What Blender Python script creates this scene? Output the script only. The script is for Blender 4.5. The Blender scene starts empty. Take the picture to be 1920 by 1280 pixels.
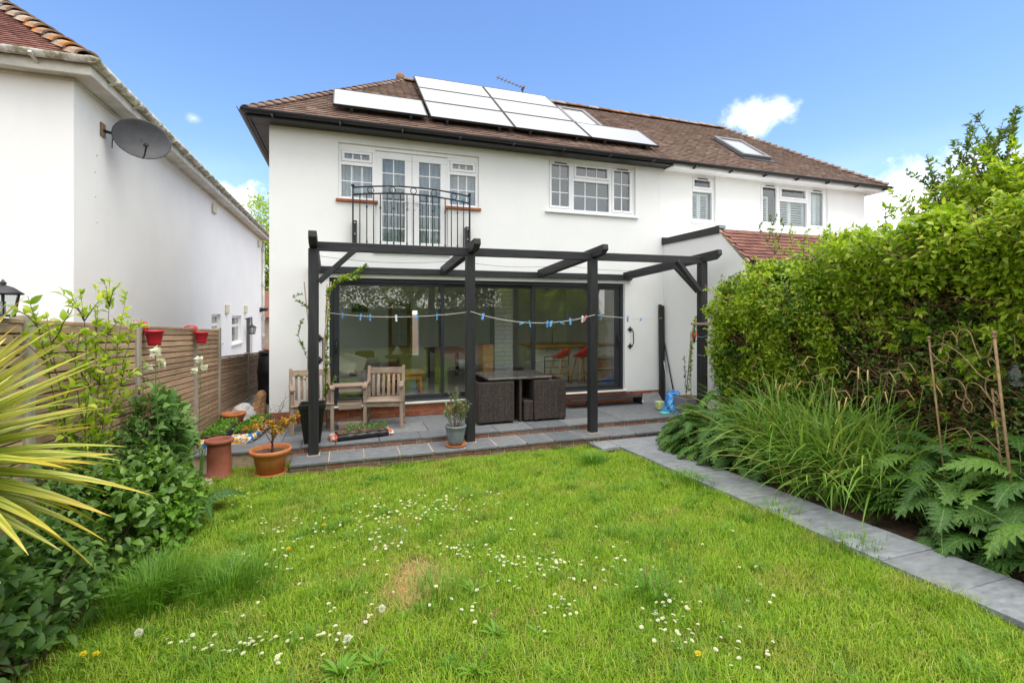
import bpy, bmesh, math, random
import numpy as np
from mathutils import Vector, Matrix

random.seed(11)
rng = np.random.default_rng(11)
R = math.radians
SC = bpy.context.scene
COL = SC.collection
CAMZ = 1.859

# ------------------------------------------------------------------ camera
cam_d = bpy.data.cameras.new('camera')
cam = bpy.data.objects.new('camera', cam_d)
COL.objects.link(cam)
cam.location = (0, 0, CAMZ)
cam.rotation_euler = (R(90), 0, -math.atan2(310, 910))
cam_d.sensor_width = 36.0
cam_d.lens = 910 / 1920 * 36
cam_d.shift_y = -55 / 1920
cam_d.clip_start = 0.05
cam_d.clip_end = 2000
SC.camera = cam

# ------------------------------------------------------------------ sky
SUN_EL, SUN_AZ = R(68), R(152)          # azimuth clockwise from +Y: high behind the camera, to its right
world = bpy.data.worlds.new('World')
SC.world = world
world.use_nodes = True
wn, wl = world.node_tree.nodes, world.node_tree.links
wn.clear()
w_out = wn.new('ShaderNodeOutputWorld')
w_bg = wn.new('ShaderNodeBackground')
w_sky = wn.new('ShaderNodeTexSky')
w_sky.sky_type = 'NISHITA'
w_sky.sun_disc = False
w_sky.sun_elevation = SUN_EL
w_sky.sun_rotation = SUN_AZ
w_sky.air_density = 1.15
w_sky.dust_density = 0.35
w_sky.ozone_density = 2.2
w_tc = wn.new('ShaderNodeTexCoord')
w_sep = wn.new('ShaderNodeSeparateXYZ')
wl.new(w_tc.outputs['Generated'], w_sep.inputs[0])
def wmath(op, a, b=None, c=None, clamp=False):
    n = wn.new('ShaderNodeMath'); n.operation = op; n.use_clamp = clamp
    for i, v in enumerate((a, b, c)):
        if v is None: continue
        if isinstance(v, (int, float)): n.inputs[i].default_value = v
        else: wl.new(v, n.inputs[i])
    return n.outputs[0]
def wnoise(vec, scale, detail=6, rough=.6):
    n = wn.new('ShaderNodeTexNoise'); n.inputs['Scale'].default_value = scale
    n.inputs['Detail'].default_value = detail; n.inputs['Roughness'].default_value = rough
    wl.new(vec, n.inputs['Vector']); return n.outputs['Fac']
def wsmooth(v, lo, hi):
    n = wn.new('ShaderNodeMapRange'); n.interpolation_type = 'SMOOTHSTEP'
    wl.new(v, n.inputs[0]); n.inputs[1].default_value = lo; n.inputs[2].default_value = hi
    return n.outputs[0]
w_z = w_sep.outputs['Z']
# cloud sheet: the direction carried up to a flat layer, so that clouds shrink towards the horizon
w_den = wmath('MAXIMUM', wmath('ADD', w_z, .12), .05)
w_comb = wn.new('ShaderNodeCombineXYZ')
wl.new(wmath('DIVIDE', w_sep.outputs['X'], w_den), w_comb.inputs[0])
wl.new(wmath('DIVIDE', w_sep.outputs['Y'], w_den), w_comb.inputs[1])
w_big = wnoise(w_comb.outputs[0], 1.1, 7, .55)
w_fine = wnoise(w_tc.outputs['Generated'], 19, 9, .66)
# high broken cloud overhead (soft light, white reflections)
w_cover = wmath('MULTIPLY', wsmooth(w_z, .54, .74), wsmooth(w_big, .18, .42))
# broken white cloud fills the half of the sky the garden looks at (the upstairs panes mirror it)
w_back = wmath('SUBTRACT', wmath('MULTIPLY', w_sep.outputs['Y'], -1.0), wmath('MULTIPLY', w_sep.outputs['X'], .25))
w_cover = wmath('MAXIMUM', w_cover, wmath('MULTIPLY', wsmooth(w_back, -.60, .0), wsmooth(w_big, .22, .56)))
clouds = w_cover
def cdir(px, py):
    u, v = (px - 960) / 910, (585 - py) / 910
    th = math.atan2(310, 910); c, s = math.cos(th), math.sin(th)
    return Vector((c * u + s, -s * u + c, v)).normalized()
def puff(px, py, rad, lo, hi, stretch=1.0, amt=1.0):
    global clouds
    d = cdir(px, py)
    sub = wn.new('ShaderNodeVectorMath'); sub.operation = 'SUBTRACT'
    wl.new(w_tc.outputs['Generated'], sub.inputs[0]); sub.inputs[1].default_value = d
    sc = wn.new('ShaderNodeVectorMath'); sc.operation = 'MULTIPLY'
    wl.new(sub.outputs[0], sc.inputs[0]); sc.inputs[1].default_value = (1, 1, stretch)
    ln = wn.new('ShaderNodeVectorMath'); ln.operation = 'LENGTH'
    wl.new(sc.outputs[0], ln.inputs[0])
    body = wmath('SUBTRACT', 1.0, wmath('DIVIDE', ln.outputs['Value'], rad))
    dens = wmath('ADD', body, wmath('MULTIPLY', wmath('SUBTRACT', w_fine, .5), 1.9))
    out = wmath('MULTIPLY', wsmooth(dens, lo, hi), amt)
    clouds = wmath('MAXIMUM', clouds, out)
puff(1405, 222, .058, .05, .95, 1.5, .95)
puff(1455, 208, .052, .10, 1.0, 1.6, .85)
puff(1730, 385, .19, .0, .95, 2.2, .97)
puff(1880, 330, .16, .1, 1.1, 2.5, .6)
puff(440, 376, .065, .0, .7, 1.6, .97)
puff(364, 222, .022, .15, 1.2, 1.6, .35)
# a thin white veil low over the horizon
veil = wmath('MULTIPLY', wmath('SUBTRACT', 1.0, wsmooth(w_z, .0, .30)), wsmooth(w_big, .3, .75))
clouds = wmath('MAXIMUM', clouds, wmath('MULTIPLY', veil, .75))
w_hsv = wn.new('ShaderNodeHueSaturation')
w_hsv.inputs['Saturation'].default_value = 1.16
w_hsv.inputs['Hue'].default_value = .508
w_hsv.inputs['Value'].default_value = .86
wl.new(w_sky.outputs[0], w_hsv.inputs['Color'])
w_mix = wn.new('ShaderNodeMixRGB')
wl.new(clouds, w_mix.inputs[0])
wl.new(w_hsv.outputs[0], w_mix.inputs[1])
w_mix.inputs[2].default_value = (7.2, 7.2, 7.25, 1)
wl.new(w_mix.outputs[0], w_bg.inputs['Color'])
w_bg.inputs['Strength'].default_value = 0.15
wl.new(w_bg.outputs[0], w_out.inputs['Surface'])

# ------------------------------------------------------------------ sun (veiled: soft shadows)
sun_d = bpy.data.lights.new('sun', 'SUN')
sun_d.energy = 1.5
sun_d.angle = R(50)
sun_d.color = (1.0, .95, .87)
sun = bpy.data.objects.new('sun', sun_d)
COL.objects.link(sun)
sdir = Vector((math.sin(SUN_AZ) * math.cos(SUN_EL), math.cos(SUN_AZ) * math.cos(SUN_EL), math.sin(SUN_EL)))
sun.rotation_euler = sdir.to_track_quat('Z', 'Y').to_euler()
sun.location = sdir * 60

SC.view_settings.view_transform = 'Standard'
SC.view_settings.look = 'None'
SC.view_settings.exposure = 0.97
SC.view_settings.gamma = 1.0
SC.view_settings.use_curve_mapping = False
SC.cycles.max_bounces = 10
SC.cycles.diffuse_bounces = 6
SC.cycles.glossy_bounces = 4
SC.cycles.transmission_bounces = 6
SC.cycles.transparent_max_bounces = 12

# ------------------------------------------------------------------ materials
def rgba(c): return (c[0], c[1], c[2], 1)
class NT:
    def __init__(s, name):
        s.m = bpy.data.materials.new(name); s.m.use_nodes = True
        s.n, s.l = s.m.node_tree.nodes, s.m.node_tree.links
        s.n.clear()
        s.out = s.n.new('ShaderNodeOutputMaterial')
        s.tc = s.n.new('ShaderNodeTexCoord')
    def new(s, t): return s.n.new('ShaderNode' + t)
    def put(s, sock, v):
        if isinstance(v, bpy.types.NodeSocket): s.l.new(v, sock)
        elif isinstance(v, (tuple, list)) and len(v) == 3 and len(sock.default_value) == 4: sock.default_value = rgba(v)
        else: sock.default_value = v
    def coord(s, scale=(1, 1, 1), rot=(0, 0, 0), src='Object'):
        mp = s.new('Mapping'); s.l.new(s.tc.outputs[src], mp.inputs[0])
        mp.inputs['Scale'].default_value = scale; mp.inputs['Rotation'].default_value = rot
        return mp.outputs[0]
    def noise(s, vec, scale, detail=4, rough=.55, dist=0):
        n = s.new('TexNoise'); s.l.new(vec, n.inputs['Vector'])
        n.inputs['Scale'].default_value = scale; n.inputs['Detail'].default_value = detail
        n.inputs['Roughness'].default_value = rough; n.inputs['Distortion'].default_value = dist
        return n.outputs['Fac']
    def ramp(s, fac, stops, interp='LINEAR'):
        r = s.new('ValToRGB'); s.l.new(fac, r.inputs[0]); r.color_ramp.interpolation = interp
        e = r.color_ramp.elements
        while len(e) < len(stops): e.new(.5)
        for i, (p, c) in enumerate(stops):
            e[i].position = p; e[i].color = rgba(c) if isinstance(c, (tuple, list)) else (c, c, c, 1)
        return r.outputs['Color']
    def mix(s, f, a, b, mode='MIX'):
        m = s.new('MixRGB'); m.blend_type = mode
        s.put(m.inputs[0], f); s.put(m.inputs[1], a); s.put(m.inputs[2], b)
        return m.outputs[0]
    def math(s, op, a, b=0.0):
        m = s.new('Math'); m.operation = op; s.put(m.inputs[0], a); s.put(m.inputs[1], b); return m.outputs[0]
    def rand(s): return s.new('ObjectInfo').outputs['Random']
    def island(s): return s.new('NewGeometry').outputs['Random Per Island']
    def bump(s, h, strength=.3, dist=.01):
        b = s.new('Bump'); s.l.new(h, b.inputs['Height'])
        b.inputs['Strength'].default_value = strength; b.inputs['Distance'].default_value = dist
        return b.outputs[0]
    def bsdf(s, col, rough=.6, normal=None, metal=0.0, spec=.5):
        p = s.new('BsdfPrincipled')
        s.put(p.inputs['Base Color'], col); s.put(p.inputs['Roughness'], rough)
        p.inputs['Metallic'].default_value = metal
        p.inputs['Specular IOR Level'].default_value = spec
        if normal is not None: s.l.new(normal, p.inputs['Normal'])
        return p
    def done(s, sh):
        s.l.new(sh if isinstance(sh, bpy.types.NodeSocket) else sh.outputs[0], s.out.inputs['Surface']); return s.m

def plain(name, col, rough=.6, var=.18, scale=6, bump=.15, bscale=60, metal=0.0, spec=.5, rand=0.0):
    t = NT(name); v = t.coord()
    n = t.noise(v, scale, 5)
    lo = tuple(c * (1 - var) for c in col); hi = tuple(min(1, c * (1 + var)) for c in col)
    c = t.ramp(n, [(.3, lo), (.7, hi)])
    if rand:
        k = t.ramp(t.rand(), [(0, 1 - rand), (1, 1 + rand)])
        c = t.mix(1.0, c, k, 'MULTIPLY')
    nm = t.bump(t.noise(v, bscale, 3), bump, .004) if bump else None
    return t.done(t.bsdf(c, rough, nm, metal, spec))

def render_wall(name, col=(.80, .80, .785), dirt=.10):
    t = NT(name); v = t.coord()
    a = t.noise(v, .9, 5, .6)
    streak = t.noise(t.coord((1.2, 1.2, .25)), 2.2, 5, .6)
    c = t.ramp(a, [(.25, tuple(x * .93 for x in col)), (.7, col)])
    c = t.mix(t.math('MULTIPLY', t.ramp(streak, [(.52, 0.0), (.8, 1.0)]), dirt * 1.3), c, tuple(x * y for x, y in zip(col, (.78, .78, .74))))
    h = t.noise(v, 160, 3, .7); h2 = t.noise(v, 5, 3)
    b = t.bump(t.math('ADD', t.math('MULTIPLY', h, .35), h2), .22, .012)
    return t.done(t.bsdf(c, .9, b, 0, .25))

def timber(name, col, axis='X', rough=.75, var=.35, rand=.12, grain=34, bump=.35, spec=.3):
    t = NT(name)
    st = {'X': (.06, 1, 1), 'Y': (1, .06, 1), 'Z': (1, 1, .06)}[axis]
    ri = t.new('ObjectInfo')
    add = t.new('VectorMath'); add.operation = 'ADD'
    t.l.new(t.tc.outputs['Object'], add.inputs[0]); t.l.new(ri.outputs['Location'], add.inputs[1])
    mp = t.new('Mapping'); t.l.new(add.outputs[0], mp.inputs[0]); mp.inputs['Scale'].default_value = st
    g = t.noise(mp.outputs[0], grain, 6, .65, .6)
    blotch = t.noise(add.outputs[0], 3.5, 4)
    lo = tuple(c * (1 - var) for c in col); hi = tuple(min(1, c * (1 + var)) for c in col)
    c = t.ramp(g, [(.28, lo), (.72, hi)])
    c = t.mix(t.ramp(blotch, [(.45, 0.0), (.8, .35)]), c, tuple(x * .62 for x in col))
    if rand:
        c = t.mix(1.0, c, t.ramp(ri.outputs['Random'], [(0, 1 - rand), (1, 1 + rand)]), 'MULTIPLY')
    return t.done(t.bsdf(c, rough, t.bump(g, bump, .004), 0, spec))

def pieces(name, stops, rough=.85, nscale=14, nvar=.3, bump=.5, bscale=70, stain=None, stain_at=(.55, .7), spec=.3, stretch=(1, 1, 1)):
    """colour chosen per object / per loose piece, plus grain and stains"""
    t = NT(name)
    ri = t.new('ObjectInfo'); geo = t.new('NewGeometry')
    rnd = t.math('FRACT', t.math('ADD', ri.outputs['Random'], geo.outputs['Random Per Island']))
    add = t.new('VectorMath'); add.operation = 'ADD'
    t.l.new(t.tc.outputs['Object'], add.inputs[0]); t.l.new(ri.outputs['Location'], add.inputs[1])
    mp = t.new('Mapping'); t.l.new(add.outputs[0], mp.inputs[0]); mp.inputs['Scale'].default_value = stretch
    v = mp.outputs[0]
    c = t.ramp(rnd, stops)
    n = t.noise(v, nscale, 6, .62)
    c = t.mix(1.0, c, t.ramp(n, [(.25, 1 - nvar), (.75, 1 + nvar)]), 'MULTIPLY')
    if stain:
        s = t.noise(v, 2.3, 6, .68)
        c = t.mix(t.ramp(s, [(stain_at[0], 0.0), (stain_at[1], .85)]), c, stain)
    b = t.bump(t.noise(v, bscale, 5, .65), bump, .006)
    return t.done(t.bsdf(c, rough, b, 0, spec))

def leafmat(name, stops, rough=.45, trans=.35, spec=.4, patch=None):
    t = NT(name)
    c = t.ramp(t.island(), stops)
    if patch:
        f = t.noise(t.coord(), patch[0], 3)
        c = t.mix(t.ramp(f, [(patch[1], 0.0), (patch[2], 1.0)]), c, t.ramp(t.island(), patch[3]))
    p = t.bsdf(c, rough, None, 0, spec)
    tr = t.new('BsdfTranslucent'); t.put(tr.inputs['Color'], t.mix(1.0, c, (1.15, 1.2, .55), 'MULTIPLY'))
    m = t.new('MixShader'); m.inputs[0].default_value = trans
    t.l.new(p.outputs[0], m.inputs[1]); t.l.new(tr.outputs[0], m.inputs[2])
    return t.done(m)

def glassmat(name, ior=1.5, tint=(.92, .95, .94), refl=(1, 1, 1), wob=0.0, lo=0.0):
    t = NT(name)
    fr = t.new('Fresnel')
    bf = t.new('NewGeometry').outputs['Backfacing']          # same reflectance from both faces of the sheet
    t.l.new(t.math('ADD', t.math('MULTIPLY', bf, 1 / ior - ior), ior), fr.inputs['IOR'])
    tr = t.new('BsdfTransparent'); tr.inputs[0].default_value = rgba(tint)
    gl = t.new('BsdfGlossy'); gl.inputs['Roughness'].default_value = .0; gl.inputs['Color'].default_value = rgba(refl)
    if wob:
        t.l.new(t.bump(t.noise(t.coord(), 1.3, 2), wob, .02), gl.inputs['Normal'])
    m = t.new('MixShader'); t.l.new(t.math('ADD', fr.outputs[0], lo), m.inputs[0])
    t.l.new(tr.outputs[0], m.inputs[1]); t.l.new(gl.outputs[0], m.inputs[2])
    return t.done(m)

MAT = {}
MAT['render'] = render_wall('white_render')
MAT['render_old'] = render_wall('weathered_render', (.85, .845, .83), .14)
MAT['plaster'] = plain('interior_plaster', (.80, .80, .75), .9, .06, 2, 0)
MAT['upvc'] = plain('white_upvc', (.80, .80, .80), .35, .04, 3, 0)
MAT['upvc_old'] = plain('dirty_white_plastic', (.62, .60, .53), .5, .22, 3.5, .1)
MAT['black_plastic'] = plain('black_plastic', (.010, .010, .011), .42, .3, 6, .1)
MAT['alu'] = plain('anthracite_aluminium', (.022, .024, .030), .35, .15, 5, 0)
MAT['iron'] = plain('black_iron', (.012, .012, .013), .45, .3, 20, .2)
for ax in 'XYZ':
    MAT['black_wood' + ax] = timber('black_stained_timber_' + ax, (.021, .021, .023), ax, .5, .6, .10, 30, .9, .4)
    MAT['grey_wood' + ax] = timber('weathered_teak_' + ax, (.31, .235, .18), ax, .85, .38, .18, 40, .5, .15)
    MAT['pine' + ax] = timber('varnished_pine_' + ax, (.46, .20, .045), ax, .4, .25, .1, 22, .1)
MAT['fence_wood'] = timber('fence_slat_timber', (.43, .29, .19), 'Y', .85, .34, .2, 30, .4, .12)
MAT['fence_post'] = timber('fence_post_timber', (.36, .32, .26), 'Z', .9, .25, .1, 26, .4, .12)
MAT['concrete'] = plain('concrete', (.27, .25, .21), .95, .25, 7, .5, 50)
MAT['slate'] = pieces('slate_paving', [(0, (.115, .124, .133)), (.35, (.165, .175, .184)), (.7, (.138, .147, .157)), (1, (.205, .212, .216))],
                      .62, 9, .34, .5, 40, (.36, .30, .22), (.64, .80), .35, (1, 2.4, 1))
MAT['slate_path'] = pieces('slate_path', [(0, (.155, .168, .182)), (.35, (.235, .25, .268)), (.7, (.19, .203, .215)), (1, (.26, .272, .285))],
                      .55, 7, .36, .6, 34, (.32, .29, .245), (.60, .84), .4, (1.0, 2.2, 1))
MAT['mortar'] = plain('pale_mortar', (.43, .34, .235), .95, .22, 18, .5, 90)
MAT['brick'] = pieces('red_brick', [(0, (.30, .095, .045)), (.4, (.38, .13, .06)), (.75, (.26, .085, .05)), (1, (.40, .17, .085))], .9, 24, .3, .6, 90)
MAT['brick_dark'] = pieces('old_step_brick', [(0, (.17, .11, .085)), (.3, (.24, .105, .07)), (.55, (.145, .12, .10)), (.8, (.27, .135, .095)), (1, (.20, .155, .125))],
                      .92, 22, .38, .7, 80, (.30, .24, .17), (.62, .8))
MAT['tile'] = pieces('brown_roof_tile', [(0, (.105, .066, .050)), (.3, (.145, .092, .070)), (.6, (.175, .11, .082)), (.85, (.145, .10, .082)), (1, (.23, .168, .13))],
                      .9, 30, .32, .6, 90, (.20, .16, .11), (.60, .80))
MAT['tile_red'] = pieces('plum_roof_tile', [(0, (.13, .055, .045)), (.5, (.185, .08, .06)), (1, (.215, .10, .078))], .88, 30, .25, .5, 90)
MAT['tile_lichen'] = pieces('lichened_tile', [(0, (.22, .13, .09)), (.5, (.30, .21, .15)), (1, (.38, .32, .26))], .95, 30, .35, .8, 70, (.52, .20, .02), (.52, .62))
MAT['glass'] = glassmat('window_glass', 1.65, (.86, .90, .90), (1, 1, 1), .02)
MAT['door_glass'] = glassmat('door_glass', 1.5, (.97, .98, .97), (1, 1, 1), .0, .06)
MAT['terracotta'] = plain('terracotta', (.52, .175, .06), .7, .16, 9, .25, 50)
MAT['clay'] = plain('old_red_clay', (.255, .078, .045), .8, .25, 6, .3, 60)
MAT['soil'] = plain('garden_soil', (.105, .068, .045), 1, .45, 30, 1.0, 60)
MAT['white_cloth'] = plain('white_cloth', (.62, .61, .60), .9, .1, 12, .4, 30)
MAT['red_plastic'] = plain('red_plastic', (.50, .012, .035), .35, .1, 8, 0)
MAT['blue_plastic'] = plain('blue_peg_plastic', (.10, .33, .68), .4, .1, 8, 0)
MAT['rope'] = plain('white_rope', (.62, .60, .55), .9, .1, 50, .2)
MAT['bark'] = plain('bark', (.16, .115, .08), .95, .35, 18, .8, 40)
MAT['twig'] = plain('dry_twig', (.19, .105, .06), .95, .4, 30, .2)
MAT['rust'] = plain('weathered_bronze_iron', (.26, .175, .09), .7, .35, 25, .4, 70, 0.35)

# ------------------------------------------------------------------ object helpers
LOC = {}
def tag(o, label=None, cat=None, group=None, kind=None):
    if label: o['label'] = label
    if cat: o['category'] = cat
    if group: o['group'] = group
    if kind: o['kind'] = kind
    return o
def thing(name, label, cat, loc=(0, 0, 0), group=None, rz=0.0):
    o = bpy.data.objects.new(name, None); COL.objects.link(o)
    o.empty_display_size = .1
    o.location = loc; o.rotation_euler = (0, 0, rz)
    LOC[o.name] = Vector(loc)
    return tag(o, label, cat, group)
def link(name, me, parent=None, loc=None):
    """loc is the world place of the mesh's own origin; without it the mesh holds world coordinates"""
    o = bpy.data.objects.new(name, me); COL.objects.link(o)
    base = LOC[parent.name] if parent else Vector((0, 0, 0))
    if parent: o.parent = parent
    if loc is not None:
        o.location = Vector(loc) - base; LOC[o.name] = Vector(loc)
    else:
        o.location = -base if parent else (0, 0, 0)
        LOC[o.name] = Vector((0, 0, 0))
    return o
def copy_tree(o, loc=None, rz=None, parent=None):
    c = o.copy(); COL.objects.link(c)
    if parent: c.parent = parent
    LOC[c.name] = LOC.get(o.name, Vector((0, 0, 0)))
    if loc is not None: c.location = loc; LOC[c.name] = Vector(loc)
    if rz is not None: c.rotation_euler = (0, 0, rz)
    for ch in list(o.children): copy_tree(ch, parent=c)
    return c

class MB:
    def __init__(s): s.v, s.f, s.sm = [], [], []
    def quad(s, *p, smooth=False):
        i = len(s.v); s.v += [tuple(q) for q in p]; s.f.append(tuple(range(i, i + len(p)))); s.sm.append(smooth); return s
    def hexa(s, p):
        i = len(s.v); s.v += [tuple(q) for q in p]
        for f in ((0, 3, 2, 1), (4, 5, 6, 7), (0, 1, 5, 4), (1, 2, 6, 5), (2, 3, 7, 6), (3, 0, 4, 7)):
            s.f.append(tuple(i + k for k in f)); s.sm.append(False)
        return s
    def box(s, x0, x1, y0, y1, z0, z1):
        return s.hexa([(x0, y0, z0), (x1, y0, z0), (x1, y1, z0), (x0, y1, z0), (x0, y0, z1), (x1, y0, z1), (x1, y1, z1), (x0, y1, z1)])
    def bar(s, a, b, w, h, up=(0, 0, 1)):
        a, b = Vector(a), Vector(b); d = (b - a).normalized()
        r = d.cross(Vector(up)).normalized(); u = r.cross(d)
        r, u = r * w / 2, u * h / 2
        return s.hexa([a - r - u, a + r - u, b + r - u, b - r - u, a - r + u, a + r + u, b + r + u, b - r + u])
    def prism(s, poly, axis, a, b):
        """poly of 2D points swept along an axis ('X','Y','Z') from a to b"""
        def P(p, t): return {'X': (t, p[0], p[1]), 'Y': (p[0], t, p[1]), 'Z': (p[0], p[1], t)}[axis]
        i = len(s.v); n = len(poly)
        s.v += [P(p, a) for p in poly] + [P(p, b) for p in poly]
        s.f.append(tuple(range(i + n - 1, i - 1, -1))); s.sm.append(False)
        s.f.append(tuple(range(i + n, i + 2 * n))); s.sm.append(False)
        for k in range(n):
            s.f.append((i + k, i + (k + 1) % n, i + n + (k + 1) % n, i + n + k)); s.sm.append(False)
        return s
    def tube(s, pts, r, n=6, cap=True, smooth=True):
        pts = [Vector(p) for p in pts]; m = len(pts)
        rr = r if isinstance(r, (list, tuple)) else [r] * m
        i = len(s.v); prev = None
        for k, p in enumerate(pts):
            d = (pts[min(k + 1, m - 1)] - pts[max(k - 1, 0)])
            d = d.normalized() if d.length > 1e-9 else Vector((0, 0, 1))
            if prev is None:
                a = d.orthogonal().normalized()
            else:
                a = (prev - d * prev.dot(d)); a = a.normalized() if a.length > 1e-6 else d.orthogonal().normalized()
            prev = a; b = d.cross(a)
            for q in range(n):
                t = 2 * math.pi * q / n
                s.v.append(tuple(p + (a * math.cos(t) + b * math.sin(t)) * rr[k]))
        for k in range(m - 1):
            for q in range(n):
                s.f.append((i + k * n + q, i + k * n + (q + 1) % n, i + (k + 1) * n + (q + 1) % n, i + (k + 1) * n + q)); s.sm.append(smooth)
        if cap:
            s.f.append(tuple(i + q for q in range(n - 1, -1, -1))); s.sm.append(False)
            s.f.append(tuple(i + (m - 1) * n + q for q in range(n))); s.sm.append(False)
        return s
    def lathe(s, prof, c=(0, 0, 0), n=28, smooth=True, sx=1.0, sy=1.0):
        i = len(s.v); m = len(prof)
        for (r, z) in prof:
            for q in range(n):
                t = 2 * math.pi * q / n
                s.v.append((c[0] + r * math.cos(t) * sx, c[1] + r * math.sin(t) * sy, c[2] + z))
        for k in range(m - 1):
            for q in range(n):
                s.f.append((i + k * n + q, i + k * n + (q + 1) % n, i + (k + 1) * n + (q + 1) % n, i + (k + 1) * n + q)); s.sm.append(smooth)
        return s
    def ball(s, c, r, n=10, sz=1.0):
        m = max(4, n // 2)
        return s.lathe([(max(1e-4, r * math.sin(math.pi * k / m)), -r * sz * math.cos(math.pi * k / m)) for k in range(m + 1)], c, n)
    def mesh(s, name, mat, bevel=0.0, seg=1):
        me = bpy.data.meshes.new(name)
        me.from_pydata(s.v, [], s.f)
        me.polygons.foreach_set('use_smooth', s.sm)
        if bevel:
            bm = bmesh.new(); bm.from_mesh(me)
            es = [e for e in bm.edges if len(e.link_faces) == 2 and e.calc_face_angle(0) > .6]
            bmesh.ops.bevel(bm, geom=es, offset=bevel, segments=seg, profile=.6, affect='EDGES')
            bm.to_mesh(me); bm.free()
        if mat is not None: me.materials.append(MAT[mat] if isinstance(mat, str) else mat)
        me.update()
        return me
    def build(s, name, mat, parent=None, bevel=0.0, loc=None, seg=1):
        return link(name, s.mesh(name, mat, bevel, seg), parent, loc)

def npmesh(name, verts, faces, mat, smooth=False):
    """verts (N,3) float, faces (M,3|4) int"""
    me = bpy.data.meshes.new(name)
    k = faces.shape[1]
    me.vertices.add(len(verts)); me.vertices.foreach_set('co', np.ascontiguousarray(verts, dtype=np.float32).ravel())
    me.loops.add(len(faces) * k); me.loops.foreach_set('vertex_index', np.ascontiguousarray(faces, dtype=np.int32).ravel())
    me.polygons.add(len(faces)); me.polygons.foreach_set('loop_start', np.arange(0, len(faces) * k, k, dtype=np.int32))
    try: me.polygons.foreach_set('loop_total', np.full(len(faces), k, dtype=np.int32))
    except Exception: pass
    if smooth: me.polygons.foreach_set('use_smooth', np.ones(len(faces), dtype=bool))
    me.materials.append(MAT[mat] if isinstance(mat, str) else mat)
    me.update(calc_edges=True); me.validate()
    return me

def nrm(a): return a / np.maximum(np.linalg.norm(a, axis=1, keepdims=True), 1e-9)
LEAF_F = np.array([(0, 2, 4), (0, 3, 2), (4, 2, 1), (2, 3, 1)])   # base, tip, mid, right, left
def leaves(pos, d, up, L, W, fold=.22, droop=.18):
    """folded leaf blades: pos, d, up (N,3); L, W (N,) -> verts, faces"""
    N = len(pos); d = nrm(d)
    side = nrm(np.cross(d, up)); n = np.cross(side, d)
    if N < 4800:                       # fuller ovate outline, ribbed and bent, where leaves show large
        L = np.broadcast_to(L, (N,))[:, None]; W = np.broadcast_to(W, (N,))[:, None]
        bend = droop * rng.uniform(.3, 2.0, (N, 1)); rows = [pos]
        for t_, w_ in ((.16, .62), (.38, 1.0), (.66, .72), (.86, .34)):
            c = pos + d * L * t_ + n * L * (.05 * math.sin(math.pi * t_) - bend * t_ ** 2.2)
            wv = w_ * rng.uniform(.88, 1.12, (N, 1))
            rows += [c - side * W * .5 * wv + n * W * fold * w_ * .8, c, c + side * W * .5 * wv + n * W * fold * w_ * .8]
        rows.append(pos + d * L - n * L * bend)
        V = np.stack(rows, 1).reshape(-1, 3); f = [(0, 2, 1), (0, 3, 2)]
        for r in range(3):
            q = 1 + 3 * r; f += [(q, q + 1, q + 4), (q, q + 4, q + 3), (q + 1, q + 2, q + 5), (q + 1, q + 5, q + 4)]
        f += [(10, 11, 13), (11, 12, 13)]
        return V, (np.array(f)[None] + 14 * np.arange(N)[:, None, None]).reshape(-1, 3)
    L = np.broadcast_to(L, (N,))[:, None]; W = np.broadcast_to(W, (N,))[:, None]
    base = pos; tip = pos + d * L - n * L * droop
    mid = pos + d * L * .48 + n * L * .02
    rt = pos + d * L * .42 + side * W * .5 + n * W * fold
    lf = pos + d * L * .42 - side * W * .5 + n * W * fold
    V = np.stack([base, tip, mid, rt, lf], 1).reshape(-1, 3)
    F = (LEAF_F[None] + 5 * np.arange(N)[:, None, None]).reshape(-1, 3)
    return V, F
def blades(pos, lean, H, W, curve=.5):
    """grass blades: pos (N,3), lean (N,2) horizontal reach, H height, W width"""
    N = len(pos)
    ln = np.concatenate([lean, np.zeros((N, 1))], 1)
    side = nrm(np.stack([-lean[:, 1], lean[:, 0], np.zeros(N)], 1) + 1e-6)
    up = np.array([0, 0, 1.0]); H = H[:, None]; W = W[:, None]
    b0 = pos - side * W / 2; b1 = pos + side * W / 2
    m = pos + ln * .33 + up * H * .62
    m0, m1 = m - side * W * .42, m + side * W * .42
    t = pos + ln + up * H * (1 - curve * .35)
    V = np.stack([b0, b1, m0, m1, t], 1).reshape(-1, 3)
    F = (np.array([(0, 1, 3), (0, 3, 2), (2, 3, 4)])[None] + 5 * np.arange(N)[:, None, None]).reshape(-1, 3)
    return V, F
def merge(parts):
    V, F, o = [], [], 0
    for v, f in parts:
        V.append(v); F.append(f + o); o += len(v)
    return np.concatenate(V), np.concatenate(F)
def vnoise(x, y, seed, sc):
    r = np.random.default_rng(seed); out = np.zeros_like(x)
    for k in range(7):
        a = r.uniform(0, 6.28); f = sc * r.uniform(.6, 1.7); p = r.uniform(0, 6.28)
        out += np.sin((x * math.cos(a) + y * math.sin(a)) * f + p)
    return out / 7 * 1.6
def rdirs(N, zbias=0.0):
    d = rng.normal(size=(N, 3)); d[:, 2] += zbias
    return nrm(d)
GZ0 = -.235
def gz(y):
    """height of the garden ground: it falls gently towards the house"""
    y = np.asarray(y, dtype=float)
    return np.where(y < 6.8, GZ0 - .03 * (np.maximum(y, -10) - 6.8), GZ0)
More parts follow.
